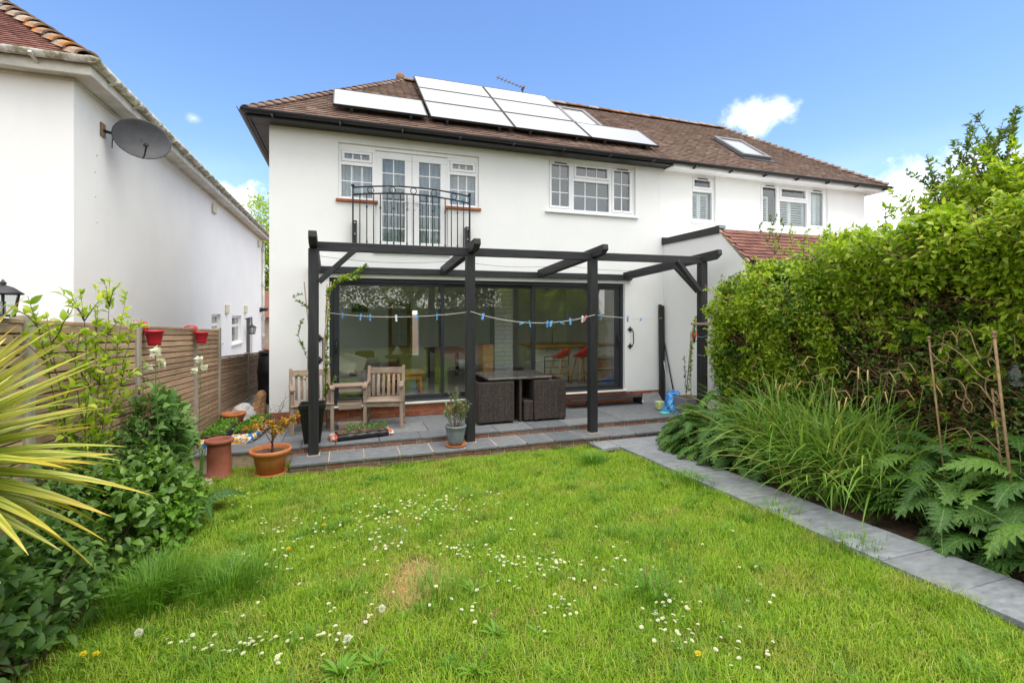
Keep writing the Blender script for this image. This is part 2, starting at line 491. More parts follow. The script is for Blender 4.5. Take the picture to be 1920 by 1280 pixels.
# ================================================================== GROUND
def strip_ground():
    ys = [-300, -60, -10, -4, 0, 3, 6.8, 7.4, 9, 40, 400]
    zs = [float(gz(-10)), float(gz(-10)), float(gz(-10)), float(gz(-4)), float(gz(0)), float(gz(3)), GZ0, -.26, -.30, -.32, -.32]
    xs = [-400, -60, -10, 0, 10, 60, 400]
    V = [(x, y, z) for y, z in zip(ys, zs) for x in xs]
    n = len(xs)
    F = [(j * n + i, j * n + i + 1, (j + 1) * n + i + 1, (j + 1) * n + i) for j in range(len(ys) - 1) for i in range(n - 1)]
    b = MB(); b.v, b.f, b.sm = V, F, [False] * len(F)
    return b
t = NT('earth'); v_ = t.coord()
n1 = t.noise(v_, 9, 8, .7); n2 = t.noise(v_, 90, 4, .7)
c_ = t.ramp(n1, [(.3, (.095, .062, .042)), (.55, (.17, .112, .074)), (.75, (.235, .165, .112))])
MAT['earth'] = t.done(t.bsdf(c_, 1.0, t.bump(t.math('ADD', n1, t.math('MULTIPLY', n2, .5)), 1.0, .05), 0, .1))
tag(strip_ground().build('ground', 'earth'), kind='structure')

# ================================================================== WALL HELPERS
def holed(mb, mapf, u0, u1, z0, z1, holes, depth):
    """front skin of a wall in (u,z) with reveals going back by depth; mapf(u, d, z) -> world"""
    us = sorted({u0, u1, *[h[0] for h in holes], *[h[1] for h in holes]})
    zs = sorted({z0, z1, *[h[2] for h in holes], *[h[3] for h in holes]})
    def solid(i, j):
        if i < 0 or j < 0 or i >= len(us) - 1 or j >= len(zs) - 1: return True
        a, b = (us[i] + us[i + 1]) / 2, (zs[j] + zs[j + 1]) / 2
        return not any(h[0] < a < h[1] and h[2] < b < h[3] for h in holes)
    for i in range(len(us) - 1):
        for j in range(len(zs) - 1):
            a, b, p, q = us[i], us[i + 1], zs[j], zs[j + 1]
            if solid(i, j):
                mb.quad(mapf(a, 0, p), mapf(b, 0, p), mapf(b, 0, q), mapf(a, 0, q))
                mb.quad(mapf(a, depth, p), mapf(a, depth, q), mapf(b, depth, q), mapf(b, depth, p))
            else:
                if solid(i - 1, j): mb.quad(mapf(a, 0, p), mapf(a, 0, q), mapf(a, depth, q), mapf(a, depth, p))
                if solid(i + 1, j): mb.quad(mapf(b, 0, p), mapf(b, depth, p), mapf(b, depth, q), mapf(b, 0, q))
                if solid(i, j - 1): mb.quad(mapf(a, 0, p), mapf(a, depth, p), mapf(b, depth, p), mapf(b, 0, p))
                if solid(i, j + 1): mb.quad(mapf(a, 0, q), mapf(b, 0, q), mapf(b, depth, q), mapf(a, depth, q))
FY = lambda y: (lambda u, d, z: (u, y + d, z))
FXp = lambda x: (lambda u, d, z: (x - d, u, z))       # a wall that faces +X

def frame_ring(mb, x0, x1, z0, z1, y0, y1, w):
    mb.box(x0, x1, y0, y1, z1 - w, z1); mb.box(x0, x1, y0, y1, z0, z0 + w)
    mb.box(x0, x0 + w, y0, y1, z0 + w, z1 - w); mb.box(x1 - w, x1, y0, y1, z0 + w, z1 - w)
def sash(win, x0, x1, z0, z1, y, nx, nz, w=.05, fixed=False, frame='upvc', glass='glass', vent=False):
    if fixed:
        gx0, gx1, gz0, gz1 = x0, x1, z0, z1
    else:
        b = MB(); frame_ring(b, x0, x1, z0, z1, y - .014, y + .045, w); b.build('sash', frame, win, .004)
        gx0, gx1, gz0, gz1 = x0 + w, x1 - w, z0 + w, z1 - w
    MB().box(gx0, gx1, y + .020, y + .028, gz0, gz1).build('pane', glass, win)
    for k in range(1, nx):
        x = gx0 + (gx1 - gx0) * k / nx
        MB().box(x - .009, x + .009, y + .010, y + .038, gz0, gz1).build('glazing_bar', frame, win)
    for k in range(1, nz):
        z = gz0 + (gz1 - gz0) * k / nz
        MB().box(gx0, gx1, y + .008, y + .040, z - .009, z + .009).build('glazing_bar', frame, win)
    if vent:
        xm = (x0 + x1) / 2
        MB().box(xm - .13, xm + .13, y - .035, y - .0145, z1 - .030, z1 - .014).build('trickle_vent', 'black_plastic', win)

# ================================================================== TILED SLOPES
TILE_V = {}
def tile_mesh(mat, w, l, var):
    key = (mat, w, l, var)
    if key not in TILE_V:
        j = [random.uniform(-.004, .004) for _ in range(6)]
        b = MB(); h = w / 2 - .0015
        b.hexa([(-h, 0, .014 + j[0]), (h, 0, .014 + j[1]), (h, l, 0), (-h, l, 0),
                (-h, 0, .037 + j[0]), (h, 0, .037 + j[1]), (h, l, .014), (-h, l, .014)])
        TILE_V[key] = b.mesh('tile', mat)
    return TILE_V[key]
def tile_slope(roof, origin, pitch, L, xr, mat, w=.165, gauge=.1, singles=300, skip=None):
    """tiles on a slope that faces -Y. origin (y,z) of the eave line; xr(s) -> x range at slope distance s"""
    cp, sp = math.cos(pitch), math.sin(pitch)
    spots = []
    n = int(L / gauge)
    for c in range(n):
        s = c * gauge
        a, b = xr(s)
        x = a + (w / 2 if c % 2 else w) - w / 2
        while x < b:
            if skip is None or not skip(x, s): spots.append((x, s))
            x += w
    def world(x, s): return Vector((x, origin[0] + s * cp, origin[1] + s * sp))
    order = sorted(range(len(spots)), key=lambda i: (world(*spots[i]) - Vector((0, 0, CAMZ))).length)
    one = set(order[:singles])
    rot = (pitch, 0, 0)
    base = LOC[roof.name]
    for i in order[:singles]:
        x, s = spots[i]
        o = link('tile', tile_mesh(mat, w, gauge * 1.55, i % 4), roof, world(x, s))
        o.rotation_euler = (pitch + random.uniform(-.012, .012), random.uniform(-.012, .012), random.uniform(-.012, .012))
    rest = [spots[i] for i in range(len(spots)) if i not in one]
    if rest:
        N = len(rest); P = np.array(rest); l = gauge * 1.55; h = w / 2 - .0015
        loc = np.array([(-h, 0, .014), (h, 0, .014), (h, l, 0), (-h, l, 0), (-h, 0, .037), (h, 0, .037), (h, l, .014), (-h, l, .014)])
        V = np.repeat(loc[None], N, 0)
        V[:, (0, 1, 4, 5), 2] += rng.uniform(-.005, .005, (N, 1))
        V[:, :, 0] += rng.uniform(-.003, .003, (N, 1)) + P[:, 0:1]
        V[:, :, 1] += rng.uniform(-.005, .005, (N, 1)) + P[:, 1:2]
        Wd = np.stack([V[:, :, 0], origin[0] + V[:, :, 1] * cp - V[:, :, 2] * sp, origin[1] + V[:, :, 1] * sp + V[:, :, 2] * cp], 2).reshape(-1, 3)
        F = np.array([(4, 5, 6, 7), (0, 1, 5, 4), (1, 2, 6, 5), (3, 0, 4, 7)])
        F = (F[None] + 8 * np.arange(N)[:, None, None]).reshape(-1, 4)
        o = link('tiling', npmesh('tiling', Wd, F, mat), roof)
        tag(o, kind='stuff')
def hip_tiles(roof, a, b, n, r, mat, name='hip_tile', step=.03, flat=.75):
    """half-round tiles laid in a row from a (low) to b (high)"""
    a, b = Vector(a), Vector(b); d = b - a; L = d.length / n; d.normalize()
    side = d.cross(Vector((0, 0, 1))).normalized(); up = side.cross(d)
    m = MB(); K = 8
    for (t0, lift, rr) in ((-.02, step, 1.06), (L + .03, 0, .96)):
        for k in range(K + 1):
            an = math.pi * k / K
            for th in (1.0, .82):
                p = side * math.cos(an) * r * rr * th + up * (math.sin(an) * r * rr * th * flat + lift - .03) + d * t0
                m.v.append(tuple(p))
    S = (K + 1) * 2
    for k in range(K):
        o0, o1 = 2 * k, 2 * k + 2
        m.f.append((o0, o1, S + o1, S + o0)); m.sm.append(True)
        m.f.append((o0, o0 + 1, o1 + 1, o1)); m.sm.append(False)
        m.f.append((S + o0, S + o1, S + o1 + 1, S + o0 + 1)); m.sm.append(False)
        m.f.append((o1 + 1, o0 + 1, S + o0 + 1, S + o1 + 1)); m.sm.append(True)
    for o in (0, 2 * K):
        m.f.append((o, S + o, S + o + 1, o + 1)); m.sm.append(False)
    me = m.mesh(name, mat)
    for i in range(n):
        o = link(name, me, roof, a + d * L * i + Vector((random.uniform(-.006, .006),) * 3))
        o.rotation_euler = (random.uniform(-.02, .02), random.uniform(-.02, .02), random.uniform(-.02, .02))
def gutter(mb, p0, p1, r, drop=0.0):
    """a half-round gutter with real thickness between two points"""
    p0, p1 = Vector(p0), Vector(p1); d = (p1 - p0).normalized()
    side = d.cross(Vector((0, 0, 1))).normalized()
    K = 8; i = len(mb.v)
    for p in (p0, p1):
        for rr in (r, r * .9):
            for k in range(K + 1):
                an = math.pi * k / K
                mb.v.append(tuple(p + side * math.cos(an) * rr - Vector((0, 0, 1)) * math.sin(an) * rr))
    n = K + 1
    for k in range(K):
        mb.f.append((i + k, i + 2 * n + k, i + 2 * n + k + 1, i + k + 1)); mb.sm.append(True)
        mb.f.append((i + n + k, i + n + k + 1, i + 3 * n + k + 1, i + 3 * n + k)); mb.sm.append(True)
        for s in (0, 2 * n):
            mb.f.append((i + s + k, i + s + k + 1, i + s + n + k + 1, i + s + n + k)); mb.sm.append(False)
    for k in (0, K):
        mb.f.append((i + k, i + n + k, i + 3 * n + k, i + 2 * n + k)); mb.sm.append(False)

# ================================================================== HOUSE WITH THE SOLAR PANELS
WY = 8.8                   # garden front
EY, EZ = 8.45, 4.985       # eave line of the tiling
PIT = R(37.6)
TANP = math.tan(PIT)
RT = 2.66
RYY, RZ = EY + RT, EZ + RT * TANP
XA, XM, XB = -1.2, 6.43, 12.48
XEA, XEB = -1.50, 12.78
SL = RT / math.cos(PIT)

home = thing('semi_detached_house', 'white rendered house carrying the solar panels, with wide dark sliding doors below', 'house', (2.6, 12, 0))
DOOR = (-.28, 5.48, .235, 2.45)
FRW = (-.14, 2.345, 3.80, 4.765)
FRD = (.47, 1.76, 2.93, 3.80)
W2 = (3.73, 5.74, 3.86, 4.905)
b = MB()
holed(b, FY(WY), XA, XM, .205, 5.0, [DOOR, FRW, FRD, W2], .24)
ADDED_SIDEW = (9.25, 13.25, .55, 2.45)  # unseen side opening, added to let more daylight into the room
holed(b, (lambda u, d, z: (XA + d, u, z)), WY, 13.8, .205, 5.0, [ADDED_SIDEW], .2)
holed(b, (lambda u, d, z: (u, 13.8 - d, z)), XA, XM, .205, 5.0, [(1.70, 1.88, .68, 1.90)], .2)
# the back (street) wall has one tall narrow window, seen through the room
wallA = b.build('wall', 'render', home)
# brick plinth, brick by brick
bk = MB().box(-.1065, .1065, -.05, .05, -.0325, .0325).mesh('brick', 'brick', .004)
pl = MB().box(XA + .01, XM, WY + .018, WY + .2, -.3, .204).build('plinth', 'mortar', home)
for c in range(3):
    x = XA + .115 + (.1125 if c % 2 else 0)
    while x < XM - .1:
        o = link('brick', bk, pl, (x, WY + .056, .035 + c * .068))
        o.location.y += random.uniform(-.004, .003)
        x += .2225
# eaves: deep black fascia and soffit, gutter
b = MB()
b.box(XEA + .03, XM, EY + .02, EY + .05, 4.905, 4.985)
b.box(XEA + .03, XM, EY + .05, WY + .02, 4.925, 4.95)
b.box(XEA + .03, XEA + .06, EY + .05, 13.8, 4.905, 4.985)
b.box(XEA + .06, XA + .02, WY + .02, 13.8, 4.925, 4.95)
b.build('fascia', 'black_plastic', home, .006)
b = MB()
gutter(b, (XEA - .03, EY - .045, 5.0), (XM + .1, EY - .045, 4.985), .062)
gutter(b, (XEA - .03, 13.8, 5.0), (XEA - .03, EY - .1, 5.0), .062)
b.build('gutter', 'black_plastic', home)
for x in np.arange(XEA + .4, XM, 1.0):
    MB().bar((x, EY + .03, 4.925), (x, EY - .09, 4.935), .03, .02).build('gutter_bracket', 'black_plastic', home)
# roof body (hip to the left)
b = MB()
b.quad((XEA, EY, EZ), (XM, EY, EZ), (XM, RYY, RZ), (XEA + RT, RYY, RZ))
b.quad((XEA, EY + 2 * RT, EZ), (XEA, EY, EZ), (XEA + RT, RYY, RZ))
b.quad((XM, EY + 2 * RT, EZ), (XEA, EY + 2 * RT, EZ), (XEA + RT, RYY, RZ), (XM, RYY, RZ))
MAT['tile_hip'] = pieces('weathered_hip_tile', [(0, (.17, .11, .085)), (.5, (.24, .17, .135)), (1, (.30, .235, .19))], .95, 30, .3, .7, 70, (.36, .22, .08), (.62, .76))
MAT['tile_under'] = plain('roof_underlay', (.05, .032, .025), .95, .2, 9, 0)
roofA = b.build('roof', 'tile_under', home)
tile_slope(roofA, (EY - .03, EZ - .02), PIT, SL, lambda s: (XEA + s * math.cos(PIT) + .05, XM), 'tile', singles=300)
hip_tiles(roofA, (XEA + .02, EY + .0, EZ + .015), (XEA + RT, RYY, RZ + .0), 26, .115, 'tile_hip', step=.028, flat=.6)
hip_tiles(roofA, (XEA + RT + .05, RYY, RZ + .03), (XM, RYY, RZ + .03), 17, .115, 'tile_lichen', 'ridge_tile', .0)
MB().lathe([(.0, .05), (.07, .06), (.105, .0), (.09, -.06), (.0, -.06)], (0, 0, 0), 14).build('ridge_end_tile', 'tile_lichen', roofA, loc=(XEA + RT - .02, RYY - .02, RZ + .09)).rotation_euler = (R(90), 0, 0)

# --- French doors with side windows
win = MB()
yF = WY + .075
for z in (FRW[3] - .06,): win.box(FRW[0], FRW[1], yF - .02, yF + .05, z, z + .06)
frame_ring(win, FRW[0], FRD[0] + .01, FRW[2], FRW[3] - .06, yF - .02, yF + .05, .055)
frame_ring(win, FRD[1] - .01, FRW[1], FRW[2], FRW[3] - .06, yF - .02, yF + .05, .055)
win.box(FRW[0] + .055, FRD[0] - .045, yF - .02, yF + .05, 4.40, 4.46)
win.box(FRD[1] + .045, FRW[1] - .055, yF - .02, yF + .05, 4.40, 4.46)
winA = win.build('window', 'upvc', home, .004)
for (a, c) in ((FRW[0] + .055, FRD[0] - .045), (FRD[1] + .045, FRW[1] - .055)):
    sash(winA, a + .005, c - .005, 4.465, FRW[3] - .12, yF - .015, 3, 1, .045)
    sash(winA, a, c, FRW[2] + .055, 4.40, yF, 3, 2, fixed=True)
    xm0, xm1 = a - .09, c + .09
    ts = MB().box(xm0, xm1, WY - .045, WY + .06, FRW[2] - .052, FRW[2] - .004).build('tile_sill', 'brick', winA, .006)
XMID = (FRD[0] + FRD[1]) / 2
jm = MB(); frame_ring(jm, FRD[0] + .001, FRD[1] - .001, FRD[2] + .009, FRW[3] - .061, yF + .015, yF + .06, .05); jm.box(XMID - .03, XMID + .03, yF + .015, yF + .06, FRD[2] + .06, FRW[3] - .112)
jm.build('door_jamb', 'upvc', home)
for k, (a, c) in enumerate(((FRD[0] + .004, XMID - .003), (XMID + .003, FRD[1] - .004))):
    dr = MB(); w_ = .125
    y0, y1 = yF - .012, yF + .05
    z0, z1 = FRD[2] + .01, FRW[3] - .075
    dr.box(a, c, y0, y1, z1 - .12, z1); dr.box(a, c, y0, y1, z0, z0 + .17)
    dr.box(a, a + w_, y0, y1, z0 + .17, z1 - .12); dr.box(c - w_, c, y0, y1, z0 + .17, z1 - .12)
    d = dr.build('french_door', 'upvc', home, .005)
    sash(d, a + w_, c - w_, z0 + .17, z1 - .12, yF, 2, 6, fixed=True)
    hx = c - .05 if k == 0 else a + .05
    MB().box(hx - .018, hx + .018, yF - .03, yF - .013, 3.70, 3.93).bar((hx, yF - .045, 3.83), (hx + (-.09 if k == 0 else .09), yF - .045, 3.83), .018, .02).build('door_handle', 'upvc', d, .004)
MB().box(FRD[0] - .03, FRD[1] + .03, WY - .03, WY + .12, FRD[2] - .05, FRD[2] + .008).build('door_sill', 'upvc', home, .005)

# --- upstairs bedroom window
def triple_window(house, w, yf, bars=True, shut=False):
    m = MB(); frame_ring(m, w[0], w[1], w[2], w[3], yf - .025, yf + .05, .06)
    L3 = (w[1] - w[0]) * .285
    xa, xb = w[0] + L3, w[1] - L3
    m.box(xa - .03, xa + .03, yf - .025, yf + .05, w[2] + .06, w[3] - .06)
    m.box(xb - .03, xb + .03, yf - .025, yf + .05, w[2] + .06, w[3] - .06)
    zt = w[3] - (w[3] - w[2]) * .36
    m.box(xa + .03, xb - .03, yf - .025, yf + .05, zt - .03, zt + .03)
    p = m.build('window', 'upvc', house, .004)
    for (a, c) in ((w[0] + .06, xa - .03), (xb + .03, w[1] - .06)):
        sash(p, a + .004, c - .004, w[2] + .064, w[3] - .064, yf - .02, 2 if bars else 1, 3 if bars else 1, .048, vent=True)
    sash(p, xa + .034, xb - .034, zt + .034, w[3] - .064, yf - .02, 3 if bars else 1, 1, .045)
    sash(p, xa + .03, xb - .03, w[2] + .06, zt - .03, yf, 3 if bars else 1, 2 if bars else 1, fixed=True)
    MB().box(w[0] - .05, w[1] + .05, WY - .06, yf + .0, w[2] - .045, w[2] - .003).build('sill', 'upvc', p, .006)
    return p, xa, xb
winB, _, _ = triple_window(home, W2, WY + .075)

# --- sliding doors
yD = WY + .10
m = MB()
m.box(DOOR[0], DOOR[1], yD - .03, yD + .14, DOOR[3] - .075, DOOR[3])
m.box(DOOR[0], DOOR[1], yD - .03, yD + .14, DOOR[2], DOOR[2] + .045)
m.box(DOOR[0], DOOR[0] + .06, yD - .03, yD + .14, DOOR[2] + .045, DOOR[3] - .075)
m.box(DOOR[1] - .06, DOOR[1], yD - .03, yD + .14, DOOR[2] + .045, DOOR[3] - .075)
sd = m.build('sliding_door', 'alu', home, .004)
MB().box(DOOR[0] - .02, DOOR[1] + .02, WY - .05, yD - .031, DOOR[2] - .012, DOOR[2] + .012).build('threshold', 'upvc_old', sd, .004)
for k, (a, c, yo) in enumerate(((DOOR[0] + .06, 1.71, .0), (1.62, 3.545, .055), (3.445, DOOR[1] - .06, .0))):
    f = MB(); w_ = .075
    wl_, wr_ = (.10 if k == 0 else .062), (.11 if k == 2 else .062)
    z0, z1 = DOOR[2] + .046, DOOR[3] - .076
    y0, y1 = yD + yo, yD + yo + .05
    f.box(a, c, y0, y1, z1 - .055, z1); f.box(a, c, y0, y1, z0, z0 + .085)
    f.box(a, a + wl_, y0, y1, z0 + .085, z1 - .055); f.box(c - wr_, c, y0, y1, z0 + .085, z1 - .055)
    p = f.build('door_leaf', 'alu', sd, .004)
    MB().box(a + wl_, c - wr_, y0 + .018, y0 + .026, z0 + .085, z1 - .055).build('pane', 'door_glass', sd)
for hx in (DOOR[0] + .11, DOOR[1] - .115):
    MB().box(hx - .018, hx + .018, yD - .014, yD - .001, 1.12, 1.40).tube([(hx, yD - .014, 1.17), (hx, yD - .06, 1.19), (hx, yD - .06, 1.33), (hx, yD - .014, 1.35)], .011, 8).build('handle', 'black_plastic', sd)
MB().box(XM - .12, XM - .01, WY - .003, WY - .0005, .3, 4.8).build('render_stop_bead', 'render', home)

# --- things indoors, and the rooms themselves
FZ = .235
tag(MB().box(XA + .1, XM - .02, WY + .25, 13.5, FZ - .1, FZ).build('interior_floor', plain('grey_floor', (.30, .28, .25), .35, .2, 2, 0)), kind='structure')
tag(MB().box(XA + .1, XM - .02, WY + .25, 13.5, 2.62, 2.72).build('interior_ceiling', 'plaster'), kind='structure')
bb = MB()
holed(bb, FY(13.42), XA + .1, XM - .02, FZ, 2.62, [(1.70, 1.88, .68, 1.90)], .15)
tag(bb.build('interior_back_wall', 'plaster'), kind='structure')
bb = MB(); holed(bb, (lambda u, d, z: (XA + .205 + d, u, z)), WY + .25, 13.42, FZ, 2.62, [ADDED_SIDEW], .03)
tag(bb.build('interior_wall_left', 'plaster'), kind='structure')
m = MB()
for (y0, y1, z0, z1) in ((9.25, 13.25, .55, .61), (9.25, 13.25, 2.39, 2.45), (9.25, 9.31, .61, 2.39), (13.19, 13.25, .61, 2.39), (10.55, 10.61, .61, 2.39), (11.9, 11.96, .61, 2.39)): m.box(XA + .07, XA + .13, y0, y1, z0, z1)
sw = m.build('window', 'upvc', home, .004)  # frame for the added, unseen side opening that brightens the room
MB().box(XA + .095, XA + .105, 9.31, 13.19, .61, 2.39).build('pane', 'glass', sw)
tag(MB().box(XM - .1, XM - .02, WY + .25, 13.42, FZ, 2.62).build('interior_wall_right', 'plaster'), kind='structure')
tag(MB().box(XA + .1, XM - .02, 11.0, 11.04, 2.75, 5.0).build('bedroom_partition', plain('bedroom_paint', (.42, .46, .50), .9, .05, 2, 0)), kind='structure')

# ================================================================== ADJOINING HOUSE
twin = thing('semi_detached_house', 'white rendered adjoining house with shuttered windows and a white fascia', 'house', (9.5, 12, 0))
W3 = (7.16, 7.81, 3.86, 4.895)
W4 = (9.09, 11.225, 3.86, 4.90)
b = MB()
holed(b, FY(WY + .002), XM, XB, -.3, 5.0, [W3, W4], .24)
b.quad((XB, WY + .002, -.3), (XB, 13.8, -.3), (XB, 13.8, 5.0), (XB, WY + .002, 5.0))
b.quad((XM, 13.8, -.3), (XM, 13.8, 5.0), (XB, 13.8, 5.0), (XB, 13.8, -.3))
b.build('wall', 'render', twin)
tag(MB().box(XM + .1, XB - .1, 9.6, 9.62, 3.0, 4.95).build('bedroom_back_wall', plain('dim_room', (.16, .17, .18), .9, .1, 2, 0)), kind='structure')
b = MB()
b.box(XM + .005, XEB - .03, EY + .02, EY + .05, 4.86, 4.985)
b.box(XM + .005, XEB - .03, EY + .05, WY + .02, 4.895, 4.92)
b.box(XEB - .06, XEB - .03, EY + .05, 13.8, 4.86, 4.985)
b.box(XB - .02, XEB - .06, WY + .02, 13.8, 4.895, 4.92)
b.build('fascia', 'upvc', twin, .006)
b = MB(); gutter(b, (XM + .1, EY - .045, 4.985), (XEB + .03, EY - .045, 4.97), .06)
gutter(b, (XEB + .03, EY - .1, 4.97), (XEB + .03, 13.8, 4.97), .06)
b.build('gutter', 'black_plastic', twin)
for x in np.arange(XM + .5, XEB, .95):
    MB().bar((x, EY + .02, 4.89), (x, EY - .10, 4.91), .035, .03).build('gutter_bracket', 'black_plastic', twin)
b = MB()
b.quad((XM, EY, EZ), (XEB, EY, EZ), (XEB - RT, RYY, RZ), (XM, RYY, RZ))
b.quad((XEB, EY, EZ), (XEB, EY + 2 * RT, EZ), (XEB - RT, RYY, RZ))
b.quad((XEB, EY + 2 * RT, EZ), (XM, EY + 2 * RT, EZ), (XM, RYY, RZ), (XEB - RT, RYY, RZ))
roofB = b.build('roof', 'tile_under', twin)
tile_slope(roofB, (EY - .03, EZ - .02), PIT, SL, lambda s: (XM + .005, XEB - s * math.cos(PIT) - .04), 'tile', singles=300)
hip_tiles(roofB, (XEB - .02, EY, EZ + .02), (XEB - RT, RYY, RZ + .0), 26, .115, 'tile_hip', step=.035, flat=.6)
hip_tiles(roofB, (XM, RYY, RZ + .03), (XEB - RT, RYY, RZ + .03), 12, .115, 'tile_lichen', 'ridge_tile', .0)
def shutters(win, x0, x1, z0, z1, y, n=13, tilt=-15):
    """one plantation shutter leaf: stiles, rails, tilting slats"""
    b = MB(); frame_ring(b, x0, x1, z0, z1, y, y + .03, .045); b.build('shutter_frame', 'upvc', win)
    h = (z1 - z0 - .09) / n
    me = MB().box(-(x1 - x0) / 2 + .046, (x1 - x0) / 2 - .046, -.024, .024, -.004, .004).mesh('slat', 'upvc')
    for k in range(n):
        o = link('slat', me, win, ((x0 + x1) / 2, y + .015, z0 + .045 + h * (k + .5)))
        o.rotation_euler = (R(tilt), 0, 0)
m = MB(); yf = WY + .075
frame_ring(m, W3[0], W3[1], W3[2], W3[3], yf - .025, yf + .05, .06)
zt = W3[3] - .34
m.box(W3[0] + .06, W3[1] - .06, yf - .025, yf + .05, zt - .03, zt + .03)
wc = m.build('window', 'upvc', twin, .004)
sash(wc, W3[0] + .064, W3[1] - .064, zt + .034, W3[3] - .064, yf - .02, 1, 1, .045, vent=True)
sash(wc, W3[0] + .06, W3[1] - .06, W3[2] + .06, zt - .03, yf, 1, 1, fixed=True)
MB().box(W3[0] - .03, W3[1] + .05, WY - .06, yf, W3[2] - .045, W3[2] - .003).build('sill', 'upvc', wc, .006)
xm_ = (W3[0] + W3[1]) / 2
shutters(wc, W3[0] + .07, xm_ - .002, W3[2] + .06, zt - .04, yf + .10, 10)
shutters(wc, xm_ + .002, W3[1] - .07, W3[2] + .06, zt - .04, yf + .10, 10)
wd, xa_, xb_ = triple_window(twin, W4, yf, bars=False)
edges = [W4[0] + .07, (W4[0] + xa_) / 2 + .1, xa_ - .0, (xa_ + xb_) / 2, xb_, (xb_ + W4[1]) / 2 + .05, W4[1] - .07]
for k in range(6):
    if k == 1: continue
    shutters(wd, edges[k] + .003, edges[k + 1] - .003, W4[2] + .06, W4[3] - .30 if k not in (4, 5) else W4[3] - .07, yf + .10, 10 if k < 4 else 13, (-18, 0, -20, -18, -48, -50)[k])
# single-storey extension with a lean-to tiled front
EX0, EX1, EF = 6.42, 12.3, 6.54
b = MB()
prof = [(WY + .01, -.3), (EF, -.3), (EF, 2.72), (7.16, 3.33), (WY + .01, 3.33)]
b.quad(*[(EX0, y, z) for y, z in prof])
b.quad((EX0, EF, -.3), (EX1, EF, -.3), (EX1, EF, 2.72), (EX0, EF, 2.72))
b.quad(*[(EX1, y, z) for y, z in reversed(prof)])
b.quad((EX0, 7.16, 3.33), (EX1, 7.16, 3.33), (EX1, WY, 3.33), (EX0, WY, 3.33))
b.build('extension_wall', 'render', twin)
EP = math.atan2(3.36 - 2.70, 7.17 - 6.46)
b = MB(); b.quad((EX0 + .0, 6.46, 2.72), (EX1, 6.46, 2.72), (EX1, 7.17, 3.375), (EX0, 7.17, 3.375))
b.quad((EX0, 6.46, 2.69), (EX0, 7.17, 3.345), (EX1, 7.17, 3.345), (EX1, 6.46, 2.69))
er = b.build('extension_roof', 'tile_under', twin)
tile_slope(er, (6.44, 2.71), EP, .96, lambda s: (EX0 + .03, EX1), 'tile_red', singles=300)
MB().bar((EX0 - .005, 6.45, 2.705), (EX0 - .005, 7.16, 3.365), .035, .035).build('verge_mortar', 'mortar', er)
MB().bar((EX0 - .02, WY + .0, 3.36), (EX0 - .02, 7.12, 3.36), .045, .135).box(EX0 - .045, EX0 + .10, WY - .06, WY - .001, 3.31, 3.45).build('parapet_trim', 'black_woodY', twin, .008)
MB().box(EX0 - .03, EX0 + .11, 7.10, 7.22, 3.375, 3.44).build('lead_flashing', plain('lead', (.26, .30, .34), .5, .1, 6, .1), er, .006)
MB().box(EX0 + .01, EX1, 6.44, 6.47, 2.56, 2.70).build('extension_fascia', 'black_plastic', twin, .005)
b = MB(); gutter(b, (EX0, 6.39, 2.68), (EX1, 6.39, 2.67), .055); b.build('extension_gutter', 'black_plastic', twin)

# ================================================================== SOLAR PANELS, ROOF WINDOWS, AERIAL
def on_slope(x, s, lift=0.0):
    return Vector((x, EY + s * math.cos(PIT) - lift * math.sin(PIT), EZ + s * math.sin(PIT) + lift * math.cos(PIT)))
t = NT('solar_glass')
brk = t.new('TexBrick'); t.l.new(t.coord((1, 1, 1)), brk.inputs['Vector'])
brk.offset = 0; brk.inputs['Scale'].default_value = 1.0; brk.inputs['Mortar Size'].default_value = .003
brk.inputs['Brick Width'].default_value = .156; brk.inputs['Row Height'].default_value = .156
brk.inputs['Color1'].default_value = (.03, .035, .05, 1); brk.inputs['Color2'].default_value = (.036, .04, .055, 1); brk.inputs['Mortar'].default_value = (.12, .125, .13, 1)
pb = t.bsdf(brk.outputs['Color'], .18, None, 0, 1.0)
pb.inputs['IOR'].default_value = 1.9
pb.inputs['Coat Weight'].default_value = .7; pb.inputs['Coat Roughness'].default_value = .2; pb.inputs['Coat IOR'].default_value = 1.8
gl = t.new('BsdfGlossy'); gl.inputs['Roughness'].default_value = .32; gl.inputs['Color'].default_value = (.74, .74, .745, 1)
mx = t.new('MixShader'); mx.inputs[0].default_value = .08
t.l.new(pb.outputs[0], mx.inputs[1]); t.l.new(gl.outputs[0], mx.inputs[2])
MAT['solar'] = t.done(mx)
MAT['panel_frame'] = plain('panel_frame', (.035, .036, .04), .4, .1, 5, 0, 60, .6)
PW, PH = 1.59, .975
def solar_panel(x0, s0, label):
    c = on_slope(x0, s0, .14)
    o = thing('solar_panel', label, 'solar panel', c, 'solar panels on the roof')
    f = MB()
    f.box(0, PW, 0, .02, -.02, .02); f.box(0, PW, PH - .02, PH, -.02, .02); f.box(0, .02, .02, PH - .02, -.02, .02); f.box(PW - .02, PW, .02, PH - .02, -.02, .02)
    f.box(.02, PW - .02, .02, PH - .02, -.018, -.012)
    link('frame', f.mesh('frame', 'panel_frame'), o, c)
    link('glass', MB().box(.02, PW - .02, .02, PH - .02, .004, .016).mesh('glass', 'solar'), o, c)
    r = MB()
    for x in (.3, PW - .3): r.box(x - .02, x + .02, -.05, PH + .05, -.075, -.021)
    for x in (.3, PW - .3):
        for y in (.1, PH - .1): r.box(x - .015, x + .015, y - .04, y + .04, -.15, -.076)
    link('rail', r.mesh('rail', 'panel_frame'), o, c)
    o.rotation_euler = (PIT, 0, 0)
    return o
LOWX = [-.22, 1.42, 3.03, 4.64]
